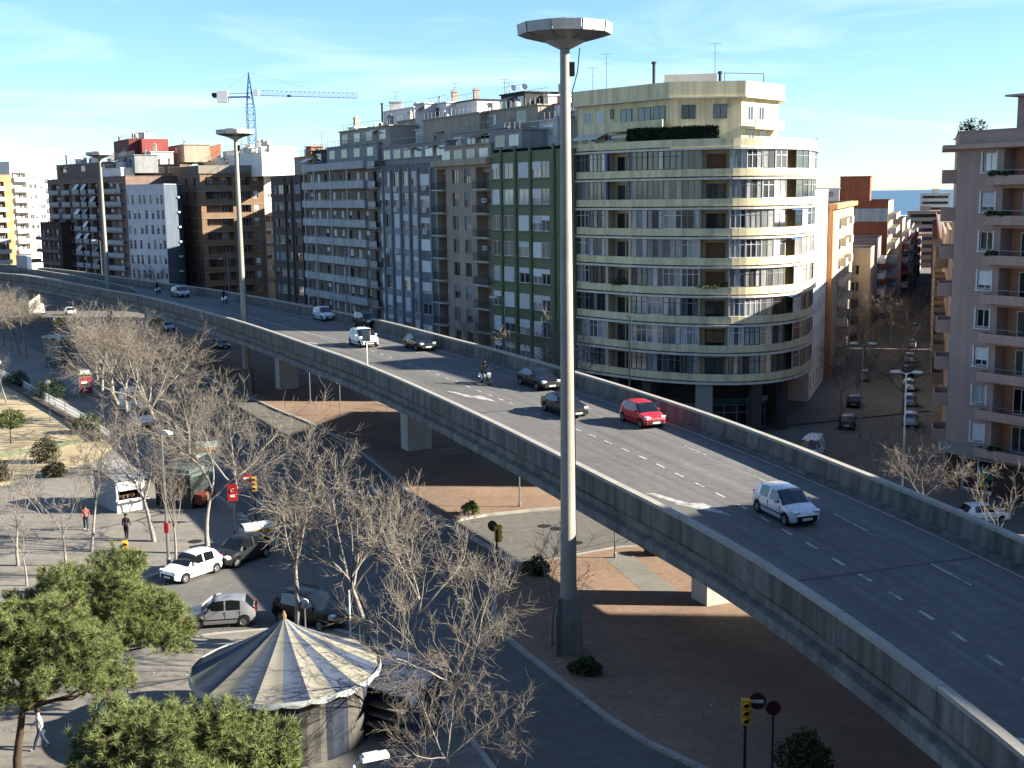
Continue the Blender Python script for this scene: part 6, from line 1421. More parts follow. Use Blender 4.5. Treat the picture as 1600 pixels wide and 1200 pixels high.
p = G(548, 1002, .12); k = empty('curved_sign_post', p, 'white post with a thin red hooped sign behind the tent', 'road sign'); h = V(548, 926, p.y).z; MB().tube([(0, 0, 0), (0, 0, h)], .045, 8).build('post', WHITE, k); mb = MB()
for i in range(6): a0, a1 = R(90 - 25 * i), R(90 - 25 * (i + 1)); mb.bar((.28 * math.cos(a0) + .02, 0, h - .3 + .3 * math.sin(a0)), (.28 * math.cos(a1) + .02, 0, h - .3 + .3 * math.sin(a1)), .05)
mb.build('hoop', RED, k)
# red and white post by the pine
p = G(284, 992, .12); k = empty('red_post_box', p, 'red and yellow street post beside the silver city car', 'post'); MB().lathe([(.2, 0), (.2, .9), (.23, .92), (.23, 1.35), (.1, 1.5), (0, 1.52)], 10).build('body', RED, k); MB().box(-.15, .15, -.24, -.2, .95, 1.15).build('slot_plate', YELLOW, k)
# ================================================================ white fence between plaza and playground, railings in the shade
FP = [G(*p, .13).to_2d() for p in ((-40, 572), (8, 590), (40, 607), (80, 630), (120, 652), (150, 672), (172, 688))]
fence = empty('playground_fence', (FP[0].x, FP[0].y, .13), 'low white picket fence along the sandy playground', 'fence'); fo = FP[0]
pk = MB().box(-.04, .04, -.012, .012, 0, .85).mesh('picket', WHITE); n_p = 0
for a, b_ in zip(FP, FP[1:]):
    l = (b_ - a).length; d = (b_ - a) / l; m = int(l / .42); ang = math.atan2(d.y, d.x)
    for i in range(m):
        if n_p < 290: q = a + d * (l * i / m) - fo; inst('picket', pk, fence, (q.x, q.y, 0), ang); n_p += 1
    for z in (.25, .68): c = (a + b_) / 2 - fo; MB().box(-l / 2, l / 2, .012, .045, z - .04, z + .04).build('rail', WHITE, fence, (c.x, c.y, 0), ang)
w0 = MB()
for a, b_ in zip(FP, FP[1:]):
    n = Vector((-(b_ - a).y, (b_ - a).x)).normalized(); n = -n if n.x > 0 else n; q0, q1 = a + n * 1.1, b_ + n * 1.1; w0.bar((q0.x, q0.y, .25), (q1.x, q1.y, .25), .5, .5)
tag(w0.build('planter_wall', M('planter_stone', (.13, .11, .09), .9, .15, 1)), 'dark low planter wall behind the white fence', 'wall')
def railing(label, P, h=.9):
    W_ = [G(*p, .14) for p in P]; e = empty('railing', W_[0], label, 'railing', 'metal railings under the viaduct')
    for a, b_ in zip(W_, W_[1:]):
        n = max(1, int((b_ - a).length / 1.6))
        for z in (h, h * .5): MB().bar(a - W_[0] + Vector((0, 0, z)), b_ - W_[0] + Vector((0, 0, z)), .05).build('rail', METAL_G, e)
        for i in range(n + 1): q = a + (b_ - a) * (i / n) - W_[0]; MB().tube([q, q + Vector((0, 0, h))], .03, 5).build('post', METAL_G, e)
railing('metal railing in the shade right of the middle pillar', [(690, 720), (735, 712), (775, 700)]); railing('metal railing left of the middle pillar in the sun', [(585, 638), (605, 642), (622, 648)])
# green beam barrier in the sand and small stone kerb
a, b_ = G(-20, 718, .14), G(125, 692, .14); MBb = MB(); MBb.bar(a + Vector((0, 0, .15)), b_ + Vector((0, 0, .15)), .2, .3); tag(MBb.build('low_green_beam', M('beam_green', (.16, .22, .12), .8, .2, 2)), 'low green timber edging across the playground sand', 'edging')
# tree pits
# bench in the plaza, litter, drain covers
for i, (px, py) in enumerate(((305, 846), (850, 822), (870, 826), (900, 848))):
    p = G(px, py, .125 if i == 0 else .004); tag(MB().lathe([(0, 0), (.42, 0), (.45, -.003)], 16).build('manhole_cover', M('cast_iron', (.05, .048, .045), .7, .2, 4), None, (p.x, p.y, p.z + .006)), ('manhole cover on the plaza near the dark hatchback', 'manhole cover on the slip road, left one', 'manhole cover on the slip road, middle one', 'manhole cover on the slip road, right one')[i], 'manhole cover', 'manhole covers')
# ================================================================ bare plane trees
def seg_mesh(name, segs, mat, sides):
    if not segs: return None
    A = np.array([s[0] for s in segs]); B = np.array([s[1] for s in segs]); r0 = np.array([s[2] for s in segs])[:, None]; r1 = np.array([s[3] for s in segs])[:, None]
    d = B - A; d /= np.linalg.norm(d, axis=1, keepdims=True) + 1e-9; ref = np.where(np.abs(d[:, 2:3]) < .9, np.array([[0, 0, 1.]]), np.array([[1., 0, 0]]))
    x = np.cross(d, ref); x /= np.linalg.norm(x, axis=1, keepdims=True) + 1e-9; y = np.cross(d, x); n = len(segs); V_ = np.zeros((n, 2 * sides, 3))
    for k in range(sides):
        a = 2 * math.pi * k / sides; o = x * math.cos(a) + y * math.sin(a); V_[:, k] = A + o * r0; V_[:, sides + k] = B + o * r1
    base = (np.arange(n) * 2 * sides)[:, None]; F_ = np.concatenate([base + np.array([[k, (k + 1) % sides, sides + (k + 1) % sides, sides + k]]) for k in range(sides)])
    return np_mesh(name, V_.reshape(-1, 3), F_, mat, True)
def np_mesh(name, v, f, mat, smooth=False):
    me = bpy.data.meshes.new(name); nf, k = f.shape; me.vertices.add(len(v)); me.vertices.foreach_set('co', v.astype(np.float32).ravel()); me.loops.add(nf * k); me.loops.foreach_set('vertex_index', f.astype(np.int32).ravel())
    me.polygons.add(nf); me.polygons.foreach_set('loop_start', np.arange(nf, dtype=np.int32) * k); 
    if smooth: me.polygons.foreach_set('use_smooth', np.ones(nf, dtype=bool))
    me.materials.append(mat); me.update(calc_edges=True); me.validate(); return me
def bare_tree(seed, H=8.0, trunk=.42, spread=.9, dense=1.0, r0=.15):
    rn = random.Random(seed); T, C_ = [], []
    def vrand(): return Vector((rn.gauss(0, 1), rn.gauss(0, 1), rn.gauss(0, 1))).normalized()
    def grow(p, d, l, r, lev, up):
        n = {0: 6, 1: 5, 2: 4, 3: 3, 4: 2}[lev]; pts = [p]; q = p.copy(); dirs = []
        for i in range(n):
            d = (d + vrand() * (.10 if lev == 0 else .20) + Vector((0, 0, up))).normalized(); q = q + d * (l / n); pts.append(q.copy()); dirs.append(d.copy())
        rr = [r * (1 - .55 * i / n) if lev < 4 else r * (1 - .6 * i / n) for i in range(n + 1)]
        for i in range(n): (T if lev <= 1 else C_).append((tuple(pts[i]), tuple(pts[i + 1]), rr[i], rr[i + 1]))
        if lev == 4: return
        if lev == 0:
            k = rn.randint(4, 6)
            for j in range(k):
                a = 2 * math.pi * (j + rn.random() * .6) / k; tilt = rn.uniform(.35, .85) * spread; dd = Vector((math.cos(a) * math.sin(tilt), math.sin(a) * math.sin(tilt), math.cos(tilt)))
                idx = rn.choice((n, n, n - 1)); grow(pts[idx], dd, H * (1 - trunk) * rn.uniform(.55, .85), rr[idx] * rn.uniform(.55, .75), 1, .04)
            return
        cnt = {1: 8, 2: 6, 3: 6}[lev]; cnt = max(2, int(round(cnt * dense)))
        for j in range(cnt):
            f = rn.uniform(.25, 1.0); i = min(n - 1, int(f * n)); b_ = pts[i] + (pts[i + 1] - pts[i]) * (f * n - i); ax = dirs[i]; s = vrand(); s = (s - ax * s.dot(ax)).normalized(); ang = rn.uniform(.45, 1.0)
            dd = (ax * math.cos(ang) + s * math.sin(ang)); grow(b_, dd, l * rn.uniform(.38, .62), max(.0105, rr[i] * rn.uniform(.4, .6)), lev + 1, .07 if lev < 3 else .05)
    grow(Vector((0, 0, -.1)), Vector((rn.gauss(0, .05), rn.gauss(0, .05), 1)), H * trunk, r0, 0, .03)
    return seg_mesh('trunk', T, BARK, 6), seg_mesh('crown', C_, TWIG, 3)
PROT = [bare_tree(1, 8, .40, 1.0, 1.0), bare_tree(2, 8, .42, .85, 1.05), bare_tree(3, 8, .36, 1.05, .9), bare_tree(5, 8, .30, 1.15, 1.0), bare_tree(8, 8, .45, .8, .7), bare_tree(13, 6, .35, 1.1, .5, .08)]
def put_tree(label, base, h, k, rz=0, wide=1.0, lean=(0, 0), group='bare plane trees', mats=None):
    e = empty('bare_tree', base, label, 'tree', group); t, c = PROT[k]; z = max(v.co.z for v in c.vertices) if ('z', k) not in WIN else WIN[('z', k)]; WIN[('z', k)] = z; s = h / z
    for nm, me in (('trunk', t), ('crown', c)):
        o = inst(nm, me, e, (0, 0, 0), rz, (s * wide, s * wide, s)); o.rotation_euler = (lean[0], lean[1], rz)
    return e
def tree_px(label, px, yb, yt, k, rz=0, wide=1.0, lean=(0, 0), g=.12, group='bare plane trees'):
    p = G(px, yb, g); h = V(px, yt, p.y).z - g; return put_tree(label, p, h, k, rz, wide, lean, group)
for i, (px, yb, yt, k, w, ln, lb) in enumerate((
    (143, 862, 660, 4, .85, (0, 0), 'slim bare tree in front of the white kiosk'), (28, 884, 690, 5, 1.2, (0, 0), 'slim bare tree near the left edge of the plaza'), (104, 900, 690, 5, 1.1, (0, 0), 'slim bare tree just behind the upper pine'), (42, 915, 760, 5, 1.0, (0, .1), 'small bare sapling between plaza and pine'),
    (241, 846, 610, 2, .95, (0, -.05), 'bare plane tree behind the plaza street lamp'), (326, 866, 590, 1, 1.05, (0, .1), 'tall bare plane tree leaning right by the dark hatchback'), (276, 898, 690, 4, .8, (0, 0), 'forked bare tree beside the white hatchback'),
    (465, 1004, 650, 0, .95, (0, 0), 'bare plane tree rising right behind the tent top'), (577, 1008, 690, 2, 1.0, (0, 0), 'bare plane tree right of the tent with a pale trunk'), (652, 1062, 730, 1, .95, (0, 0), 'bare plane tree at the edge of the shaded road'), (722, 1148, 820, 3, 1.0, (0, 0), 'bare plane tree low in the shade left of the nearest mast'),
    (706, 1230, 1020, 3, 1.15, (0, 0), 'bare tree with sunlit twigs at the bottom right of the tent'), (862, 1008, 815, 5, 1.4, (0, 0), 'thin sparse bare tree in front of the nearest mast'))):
    tree_px(lb, px, yb, yt, k, i * 1.7, w, ln)
for i, (px, yb, yt, k, lb) in enumerate(((151, 622, 468, 0, 'first'), (164, 634, 462, 1, 'second'), (177, 642, 465, 0, 'third'), (193, 656, 470, 2, 'fourth'), (203, 668, 488, 1, 'fifth'), (220, 664, 478, 3, 'sixth'), (252, 688, 500, 2, 'seventh'), (300, 742, 560, 0, 'eighth'), (372, 800, 585, 3, 'ninth'))):
    tree_px('bare plane tree in the dense kerbside row, %s from the bus shelter' % lb, px, yb, yt, k, i * 2.3 + 1, 1.25, group='kerbside plane tree row')
for i, (px, yb, yt) in enumerate(((5, 541, 446), (17, 548, 440), (30, 553, 444), (42, 559, 452), (-14, 532, 440))):
    tree_px('bare plane tree in the group at the far left edge, %s' % ('second from left', 'third from left', 'fourth from left', 'nearest the glazed shelter', 'cut by the picture edge')[i], px, yb, yt, (1, 0, 2, 0, 1)[i], i * 1.3, 1.3, group='far left plane trees')
tree_px('dark slim bare tree at the left edge of the playground', 11, 630, 545, 4, 2); tree_px('low bare tree in the planter before the kiosk', 158, 728, 640, 3, 3, 1.3)
for px, Y, yt, k, lb in ((882, 110, 478, 0, 'bare tree behind the far parapet left of the yellow building'), (722, 138, 470, 4, 'bare tree in front of the beige block'), (228, 246, 398, 0, 'bare tree in front of the white slit-window block'), (1386, 90, 632, 0, 'bare tree behind the right parapet, left of the pale lamp'), (1474, 84, 680, 1, 'bare tree behind the right parapet in front of the pink building'), (1586, 74, 715, 5, 'thin young tree at the right edge before the shop'), (540, 165, 470, 4, 'bare tree in front of the grey balcony block'), (640, 150, 480, 4, 'bare tree in front of the blue-grey block')):
    q = kx(px, Y); z = gz(q.x, q.y); put_tree(lb, (q.x, q.y, z), V(px, yt, Y).z - z, k, px, 1.5 if Y < 120 and k != 5 else 1.0, group='bare trees on the far side of the avenue')
for i, (px, Y) in enumerate(((1322, 132), (1350, 158), (1362, 185), (1375, 225), (1425, 130), (1424, 160), (1428, 200), (1392, 260), (1400, 205), (1408, 240), (1435, 230), (1415, 300))):
    q = kx(px, Y); z = gz(q.x, q.y); put_tree('bare street tree in the shaded side street, %s' % ('first on the left', 'second on the left', 'third on the left', 'fourth on the left', 'first on the right', 'second on the right', 'third on the right', 'behind the low cream house', 'in the middle before the bend', 'beyond the middle ones', 'fourth on the right', 'furthest away')[i], (q.x, q.y, z), 9 + i % 3, (0, 1, 2, 3)[i % 4], i, 1.25, group='side street trees')
# ================================================================ pines
NEED = M('pine_needles', (.235, .28, .095), .75, .3, 1.3, fine=.35, spec=.25); PBARK = M('pine_bark', (.12, .075, .05), .95, .3, 4)
def pine(label, base, crown, seed, ncl, lean=(0, 0), hide=None):
    """crown: list of (centre offset, radii); needle tufts fill the outer part of each lobe"""
    rn = np.random.default_rng(seed); rr = random.Random(seed); e = empty('pine_tree', base, label, 'tree', 'pine trees in the lower left')
    T = []; top = Vector(crown[0][0]); prev = Vector((0, 0, 0))
    n = 7
    for i in range(n):
        f = (i + 1) / n; q = Vector((lean[0] * f + .1 * math.sin(4 * f + seed), lean[1] * f, (top.z * .9) * f)); T.append((tuple(prev), tuple(q), .17 * (1 - .6 * i / n), .17 * (1 - .6 * f))); prev = q
    cs = []
    sub_ = []
    for c_, r_ in crown:                         # break every lobe into ragged branch-end clumps
        for j in range(12):
            u_ = Vector((rr.gauss(0, 1), rr.gauss(0, 1), rr.gauss(.25, .8))).normalized(); k_ = rr.uniform(.45, .95); s_ = rr.uniform(.32, .58)
            sub_.append(((c_[0] + u_.x * r_[0] * k_, c_[1] + u_.y * r_[1] * k_, c_[2] + u_.z * r_[2] * k_), (r_[0] * s_, r_[1] * s_, r_[2] * s_ * .8)))
    crown = sub_
    for (cx, cy, cz), (rx, ry, rz_) in crown:
        b0 = Vector((lean[0] * .7, lean[1] * .7, cz * .62)); c0 = Vector((cx, cy, cz)); 
        if rr.random() < .45:                    # bent boughs from the upper trunk to the clumps
            b0 = Vector((lean[0] * .8, lean[1] * .8, cz * rr.uniform(.68, .85))); mid = b0 * .5 + c0 * .5 + Vector((rr.gauss(0, .18), rr.gauss(0, .18), rr.uniform(-.35, -.05)))
            T.append((tuple(b0), tuple(mid), .055, .04)); T.append((tuple(mid), tuple(c0), .04, .015))
        m = int(ncl * rx * ry / sum(c[1][0] * c[1][1] for c in crown)); u = rn.normal(size=(m, 3)); u /= np.linalg.norm(u, axis=1, keepdims=True); rad = rn.uniform(.45, 1.0, (m, 1)) ** .5
        p = u * rad * np.array([[rx, ry, rz_]]); p[:, 2] += rn.normal(0, .12, m); p *= (1 + .16 * np.sin(3.1 * p[:, :1] + seed) * np.cos(2.7 * p[:, 1:2])); p += np.array([[cx, cy, cz]]); cs.append(np.c_[p, u])
        for j in range(0, m, 6): T.append((tuple(c0 + (Vector(p[j]) - c0) * .15), tuple(p[j]), .025, .008))
    cs = np.concatenate(cs); keep = cs[:, 2] > .9; cs = cs[keep]; m = len(cs); K = 76
    ctr = np.repeat(cs[:, :3], K, axis=0); axis = cs[:, 3:] * .7 + np.array([[0, 0, .75]]); axis /= np.linalg.norm(axis, axis=1, keepdims=True); ax = np.repeat(axis, K, axis=0)
    d = rn.normal(size=(m * K, 3)); d /= np.linalg.norm(d, axis=1, keepdims=True); d = d * .85 + ax * .6; d /= np.linalg.norm(d, axis=1, keepdims=True); ln_ = rn.uniform(.14, .32, (m * K, 1)); st0 = ctr + ax * rn.uniform(-.10, .12, (m * K, 1))
    w = np.cross(d, rn.normal(size=(m * K, 3))); w /= np.linalg.norm(w, axis=1, keepdims=True); w *= .0095
    v = np.stack([st0 - w, st0 + w, st0 + d * ln_], axis=1).reshape(-1, 3); f = np.arange(len(v)).reshape(-1, 3)
    inst('trunk', seg_mesh('trunk', T, PBARK, 6), e); inst('crown', np_mesh('crown', v, f, NEED), e); return e
p = G(172, 1118, .12); pine('pine with a wide crown between the parked cars and the tent', p, [((-.6, .2, 5.2), (2.3, 1.8, 1.5)), ((1.3, 0, 4.6), (1.9, 1.6, 1.5)), ((-2.3, .1, 4.4), (1.7, 1.5, 1.3)), ((.3, -.5, 3.9), (2.2, 1.5, 1.3)), ((2.4, .3, 3.6), (1.2, 1.2, 1.2)), ((.4, .6, 6.1), (1.2, 1.1, .8))], 3, 3000, (-.2, 0))
p = G(28, 1215, .12); pine('leaning pine at the left edge above the walking person', p, [((.6, .6, 5.6), (1.9, 1.6, 1.2)), ((-.9, .3, 5.0), (1.7, 1.5, 1.2)), ((2.0, .2, 4.6), (1.7, 1.4, 1.2)), ((.6, -.2, 4.0), (2.0, 1.4, 1.1)), ((3.2, .4, 3.6), (1.0, 1.0, .8))], 5, 2400, (.5, .2))
p = V(288, 1132, 33); pine('bright green pine cut by the bottom edge in front of the tent', (p.x, p.y, .12), [((0, 0, p.z - .55), (1.7, 1.5, 1.0)), ((1.7, .1, p.z - .9), (1.4, 1.3, .95)), ((-1.7, .1, p.z - .75), (1.4, 1.3, 1.0)), ((.6, -1.0, p.z - 1.4), (2.2, 1.3, 1.0)), ((-1.2, -.8, p.z - 1.5), (1.7, 1.3, 1.0)), ((2.6, -.2, p.z - 1.6), (.9, 1.0, .9))], 9, 2600)
# ================================================================ shrubs and small evergreen trees
LEAF = M('shrub_leaf', (.07, .115, .028), .7, .35, 3, fine=.3); LEAF_O = M('olive_leaf', (.12, .115, .04), .7, .35, 3, fine=.3); LEAF_L = M('light_leaf', (.17, .21, .05), .7, .3, 3, fine=.3)
def shrub(name, label, base, lobes, mat, seed, n=900, stem=0.0, cat='shrub', group=None):
    rn = np.random.default_rng(seed); e = empty(name, base, label, cat, group); P = []
    for c, r in lobes:
        m = int(n * r[0] * r[1] / sum(q[1][0] * q[1][1] for q in lobes)); u = rn.normal(size=(m, 3)); u /= np.linalg.norm(u, axis=1, keepdims=True); P.append(u * rn.uniform(.35, 1.05, (m, 1)) ** .6 * np.array([r]) + np.array([c]))
    P = np.concatenate(P); P = P[P[:, 2] > .03]; m = len(P); d = rn.normal(size=(m, 3)); d /= np.linalg.norm(d, axis=1, keepdims=True); w = np.cross(d, rn.normal(size=(m, 3))); w /= np.linalg.norm(w, axis=1, keepdims=True)
    s = rn.uniform(.06, .12, (m, 1)); v = np.stack([P - d * s, P + w * s * .55, P + d * s, P - w * s * .55], axis=1).reshape(-1, 3); inst('foliage', np_mesh('foliage', v, np.arange(len(v)).reshape(-1, 4), mat), e)
    T = []
    rr = random.Random(seed); z0 = stem
    if stem: T.append(((0, 0, -.05), (0.03, 0, stem), .06, .045))
    for j in range(9): q = P[rr.randrange(m)]; T.append(((.02, 0, z0 * .9), tuple(q), .025, .008))
    inst('stem', seg_mesh('stem', T, BARK_D, 5), e); return e
def shrub_px(name, label, px, yb, w, h, mat, seed, n=900, stem=0., cat='shrub', g=.14):
    p = G(px, yb, g); r = w / 2; L_ = [((0, 0, stem + h * .45), (r * .8, r * .8, h * .48)), ((r * .45, -.1, stem + h * .35), (r * .55, r * .6, h * .36)), ((-r * .5, .1, stem + h * .36), (r * .55, r * .6, h * .38)), ((.1 * r, .2, stem + h * .68), (r * .5, r * .5, h * .33))]; return shrub(name, label, p, L_, mat, seed, n, stem, cat)
shrub_px('round_shrub', 'round green shrub on the sunlit brick island', 1026, 866, 1.5, 1.0, LEAF_L, 1, 1300); shrub_px('shrub', 'green shrub on the tip of the brick island', 838, 898, 1.7, 1.1, LEAF, 2, 1200); shrub_px('shrub', 'small green shrub on the median beside fallen twigs', 736, 803, 1.3, .9, LEAF_L, 3, 900)
shrub_px('dark_shrub', 'dark shrub in the shaded bottom right of the brick island', 1255, 1205, 2.2, 1.6, LEAF, 4, 1300); shrub_px('dark_shrub', 'dark low shrub at the foot of the nearest mast', 915, 1052, 1.6, .7, LEAF, 12, 900)
shrub_px('evergreen_shrub', 'olive shrub in the middle of the playground sand', 72, 722, 2.6, 2.2, LEAF_O, 5, 2000); shrub_px('evergreen_shrub', 'lower olive shrub in front of the sand', 86, 744, 2.1, 1.2, LEAF_O, 6, 1400); shrub_px('evergreen_bush', 'dark green bush at the corner of the playground', 138, 676, 3.4, 1.9, LEAF, 7, 1900); shrub_px('evergreen_bush', 'green bush behind the playground globe lamp', 78, 622, 4.0, 2.4, LEAF, 8, 2200); shrub_px('evergreen_bush', 'green bush in the planter left of the globe lamp', 28, 604, 3.0, 2.0, LEAF, 9, 1700); shrub_px('olive_bush', 'olive bush cut by the left edge below the sand', -4, 752, 2.4, 1.8, LEAF_O, 10, 1500)
shrub_px('small_evergreen_tree', 'small light green tree with thin trunk on the sand', 17, 694, 3.6, 1.7, LEAF_L, 11, 2000, 1.5, 'tree')
q = kx(1516, 101); shrub('roof_palm', 'dark leafy plant on the roof corner of the pink building', (q.x + .3, q.y + .6, 25.4), [((0, 0, 1.2), (1.2, .7, .6)), ((-.7, 0, 1.0), (.7, .5, .35))], LEAF, 21, 500, .6, 'plant')
q, d = ypos(ys(1118), .1); shrub('balcony_plant', 'trailing green plant on a middle balcony of the yellow building', (q.x, q.y - .05, ZT0 - FH * 5 - .1), [((-1.2, 0, .05), (.7, .3, .6)), ((1.0, .2, .25), (1.1, .35, .45)), ((0, .1, .1), (1.0, .3, .3))], LEAF_L, 22, 900, 0, 'plant')
q, d = ypos(ys(970), .1); shrub('balcony_plant', 'dark trailing plant on the left open balcony of the yellow building', (q.x, q.y, ZT0 - FH * 5 - .1), [((0, 0, .3), (.9, .4, .7)), ((.3, 0, -.3), (.5, .25, .4))], LEAF, 23, 500, 0, 'plant')
for i, (kk, du) in enumerate(((0, -.2), (0, 1.0), (1, -.3), (1, .8), (2, -.2), (7, .9))):
    a_, d_, _ = pink.fr(0); n_ = Vector((d_.y, -d_.x)); q = a_ + d_ * (pink.u(0, 1567) + du) + n_ * .8; z = 22.85 - FHp * kk - .78 + .35
    shrub('window_box_plant', 'dark balcony plants on the pink building, %s' % ('top floor left', 'top floor right', 'second floor left', 'second floor right', 'third floor', 'first floor')[i], (q.x, q.y, z), [((0, 0, .2), (.6, .3, .28))], LEAF, 30 + i, 260, 0, 'plant', 'balcony plants of the pink building')
# fallen twigs by the median shrub
rng = random.Random(2); T = []
p = G(715, 806, .15)
for j in range(60): a = Vector((rng.gauss(0, .8), rng.gauss(0, .3), rng.random() * .25)); d = Vector((rng.gauss(0, 1), rng.gauss(0, .6), rng.gauss(0, .25))).normalized(); T.append((tuple(a), tuple(a + d * rng.uniform(.3, .8)), .012, .006))
tag(inst('twig_heap', seg_mesh('twig_heap', T, TWIG, 3), None, p), 'heap of cut twigs on the brick median beside the shrub', 'twigs', kind='stuff')
# ================================================================ people
def person(label, loc, heading, J, edges, mats, hair, scale=1.0, group='people', bag=None):
    """J: joint -> (position, radius); edges: (a, b, material index) ; body is one skinned mesh, coloured by nearest bone"""
    e = empty('person', loc, label, 'person', group, heading); e.scale = (scale,) * 3; names = list(J)
    me = bpy.data.meshes.new('body'); me.from_pydata([J[n][0] for n in names], [(names.index(a), names.index(b_)) for a, b_, _ in edges], []); tmp = bpy.data.objects.new('tmp', me); COL.objects.link(tmp)
    sk = tmp.modifiers.new('s', 'SKIN'); sk.use_smooth_shade = True; 
    for i, n in enumerate(names): r_ = J[n][1]; me.skin_vertices[0].data[i].radius = r_ if hasattr(r_, '__len__') else (r_, r_)
    me.skin_vertices[0].data[names.index('pelvis')].use_root = True
    ss_ = tmp.modifiers.new('d', 'SUBSURF'); ss_.levels = ss_.render_levels = 1
    dg = bpy.context.evaluated_depsgraph_get(); m2 = bpy.data.meshes.new_from_object(tmp.evaluated_get(dg)); m2.name = 'body'; bpy.data.objects.remove(tmp); m2.materials.clear()
    for m in mats: m2.materials.append(m)
    for pl_ in m2.polygons:
        c = pl_.center; best = (1e9, 0)
        for a, b_, mi in edges:
            A, B = Vector(J[a][0]), Vector(J[b_][0]); d = B - A; t = max(0, min(1, (c - A).dot(d) / max(1e-9, d.length_squared))); q = (c - A - d * t).length - (J[a][1] if not hasattr(J[a][1], '__len__') else J[a][1][0]) * .5
            if q < best[0]: best = (q, mi)
        pl_.material_index = best[1]; pl_.use_smooth = True
    inst('body', m2, e); h = Vector(J['head'][0])
    if hair: inst('hair' if hair is not BLACK or True else 'hair', MB().lathe([(.125 * math.sin(math.pi * i / 8), .13 * math.cos(math.pi * i / 8)) for i in range(0, 6)], 12).mesh('hair', hair, smooth=True), e, (h.x - .012, h.y, h.z + .045))
    return e
SKIN = M('skin', (.45, .26, .18), .6, .05, 3)
def walker(stride=.28, arm=.22, lean=.04):
    z = .88; return {'pelvis': ((0, 0, z), (.13, .16)), 'chest': ((lean, 0, z + .42), (.13, .18)), 'neck': ((lean, 0, z + .58), .06), 'head': ((lean + .02, 0, z + .72), (.1, .085)), 'crown': ((lean + .02, 0, z + .80), .07),
        'hipL': ((0, .1, z - .06), .1), 'kneeL': ((stride * .6, .1, z - .43), .075), 'footL': ((stride, .1, .06), .05), 'toeL': ((stride + .15, .1, .035), .035), 'hipR': ((0, -.1, z - .06), .1), 'kneeR': ((-stride * .25, -.1, z - .45), .075), 'footR': ((-stride, -.1, .08), .05), 'toeR': ((-stride + .14, -.1, .035), .035),
        'shL': ((lean, .2, z + .50), .065), 'elL': ((-arm * .5 + lean, .25, z + .22), .05), 'haL': ((-arm * .6 + lean + .1, .26, z - .02), .038), 'shR': ((lean, -.2, z + .50), .065), 'elR': ((arm * .4 + lean, -.25, z + .22), .05), 'haR': ((arm + lean + .1, -.24, z + .02), .038)}
WE = [('pelvis', 'chest', 0), ('chest', 'neck', 0), ('neck', 'head', 2), ('head', 'crown', 2), ('pelvis', 'hipL', 1), ('hipL', 'kneeL', 1), ('kneeL', 'footL', 1), ('footL', 'toeL', 3), ('pelvis', 'hipR', 1), ('hipR', 'kneeR', 1), ('kneeR', 'footR', 1), ('footR', 'toeR', 3), ('chest', 'shL', 0), ('shL', 'elL', 0), ('elL', 'haL', 0), ('chest', 'shR', 0), ('shR', 'elR', 0), ('elR', 'haR', 0)]
CL = lambda n, c: M('cloth_' + n, c, .9, .1, 6)
HAIR = M('dark_hair', (.02, .015, .012), .7, .1, 5); JEAN = CL('jeans', (.05, .075, .13)); SHOE = CL('white_shoes', (.6, .6, .6)); SHOD = CL('dark_shoes', (.03, .03, .03))
person('person in pale grey jacket, jeans and white shoes walking under the pine', G(65, 1170, .12), R(200), walker(), WE, [CL('grey_jacket', (.40, .43, .40)), JEAN, SKIN, SHOE], HAIR, .98, 'people on the pavement')
person('person in pink jacket and jeans beside the white kiosk', G(135, 828, .12), R(-70), walker(.15, .1), WE, [CL('pink_jacket', (.48, .16, .14)), JEAN, SKIN, SHOE], HAIR, .97, 'people on the pavement')
person('person in long brown coat standing in front of the kiosk', G(198, 842, .12), R(80), walker(.08, .06), WE, [CL('brown_coat', (.12, .075, .07)), CL('purple_trousers', (.05, .035, .055)), SKIN, SHOD], HAIR, .95, 'people on the pavement')
person('person in a brown jacket at the newspaper kiosk', G(325, 800, .12), R(150), walker(.08, .06), WE, [CL('tan_jacket', (.22, .11, .06)), CL('dark_trousers', (.02, .02, .025)), SKIN, SHOD], HAIR, .95, 'people on the pavement')
q = kx(1443, 86); person('dark-clothed person on the corner pavement behind the right parapet', (q.x, q.y, gz(q.x, q.y) + .12), R(160), walker(.1, .08), WE, [CL('black_coat', (.012, .012, .014)), CL('dark_trousers', (.02, .02, .025)), SKIN, SHOD], HAIR, 1.0, 'people on the pavement')
RJ = {'pelvis': ((-.35, 0, .93), (.13, .16)), 'chest': ((-.2, 0, 1.33), (.14, .19)), 'neck': ((-.14, 0, 1.5), .07), 'head': ((-.1, 0, 1.63), (.13, .12)), 'crown': ((-.1, 0, 1.72), .1),
      'hipL': ((-.3, .13, .9), .1), 'kneeL': ((.12, .22, .86), .075), 'footL': ((.12, .2, .42), .055), 'toeL': ((.27, .2, .38), .04), 'hipR': ((-.3, -.13, .9), .1), 'kneeR': ((.12, -.22, .86), .075), 'footR': ((.12, -.2, .42), .055), 'toeR': ((.27, -.2, .38), .04),
      'shL': ((-.17, .22, 1.42), .07), 'elL': ((.08, .32, 1.2), .055), 'haL': ((.4, .31, 1.07), .042), 'shR': ((-.17, -.22, 1.42), .07), 'elR': ((.08, -.32, 1.2), .055), 'haR': ((.4, -.31, 1.07), .042)}
HELM = M('helmet', (.02, .02, .022), .2, .05, 3, spec=.6)
for (s, p, h), cl, lb in zip(SCO, ((.02, .02, .022), (.025, .025, .03), (.02, .02, .02)), ('rider in black jacket and helmet on the sunlit scooter', 'rider in dark clothes on the white scooter far along the viaduct', 'rider in dark clothes on the grey scooter farthest along the viaduct')):
    person(lb, p, h, RJ, WE, [CL('rider_%s' % lb[10:14].strip(), cl), CL('rider_trousers', (.02, .022, .03)), HELM, SHOD], HELM, 1.0, 'scooter riders')
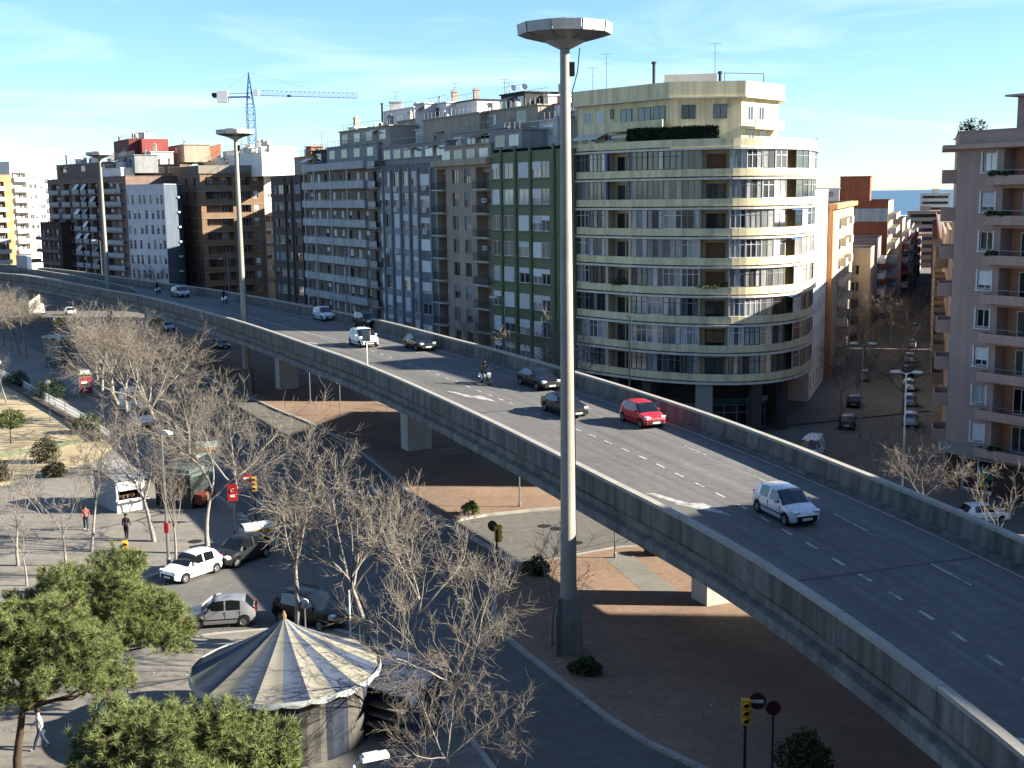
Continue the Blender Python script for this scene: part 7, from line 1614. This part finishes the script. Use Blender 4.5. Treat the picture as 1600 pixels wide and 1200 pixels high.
# ================================================================ the building the view is taken from (behind the camera)
b = Bld('viewpoint_building', 'apartment block behind the viewpoint, outside the picture', [Vector((46, -2.5)), Vector((-34, -2.5)), Vector((-34, -16)), Vector((46, -16))], -1, 31, BEIGE)
for k in range(9):
    for j in range(13): b.win(0, 4 + 6 * j, 2.2 + 3.1 * k, 1.6, 1.7, 2, False, FRAME_W, None, random.choice((0, .5)), SHUT, .15)
b.finish()
b = Bld('added_sky_blocker', 'unseen block added right of the viewpoint to darken the foreground', [Vector((24, 22)), Vector((24, -2.4)), Vector((48, -2.4)), Vector((48, 22))], -1, 31, BEIGE)  # added block out of view, keeps sky light off the foreground
for k in range(9):
    for j in range(4): b.win(0, 3 + 6 * j, 2.2 + 3.1 * k, 1.6, 1.7, 2, False, FRAME_W, None, random.choice((0, .5)), SHUT, .15)
b.finish()
# litter and dry leaves swept along the kerbs
rng = random.Random(21); mb = MB()
def scrap(x, y, z, s, m):
    a = rng.random() * 6.28; u = Vector((math.cos(a), math.sin(a), rng.uniform(-.2, .2))) * s; w = Vector((-math.sin(a), math.cos(a), rng.uniform(-.2, .2))) * s * rng.uniform(.4, .9); c = Vector((x, y, z + .03)); mb.poly([c - u, c + w, c + u, c - w], m)
for poly, z in ((plaza, .12), (near_p, .12), (islA, .14), (islB, .14)):
    n = len(poly)
    for i in range(n):
        p, q = poly[i], poly[(i + 1) % n]
        if max(p.length, q.length) > 150 or min(p.y, q.y) < 25: continue
        for j in range(int((q - p).length * 5)):
            f = rng.random(); d = (q - p).normalized(); nn_ = Vector((-d.y, d.x)); o = rng.gauss(0, .35); c = p + (q - p) * f + nn_ * o
            if abs(o) > .16: scrap(c.x, c.y, z if o > 0 else 0, rng.uniform(.03, .08), 0 if rng.random() < .93 else 1)
for j in range(900):
    c = G(rng.uniform(0, 420), rng.uniform(780, 1150), .12); scrap(c.x, c.y, .12, rng.uniform(.02, .06), 0 if rng.random() < .8 else 1)
for j in range(500):
    c = G(rng.uniform(830, 1200), rng.uniform(870, 1150), .14); scrap(c.x, c.y, .14, rng.uniform(.03, .07), 0 if rng.random() < .9 else 1)
tag(mb.build('litter_and_leaves', [M('dry_leaf', (.22, .14, .07), .9, .3, 5), M('paper_scrap', (.6, .6, .58), .8, .1, 5)]), 'dry leaves and paper scraps scattered along the kerbs', 'litter', kind='stuff')
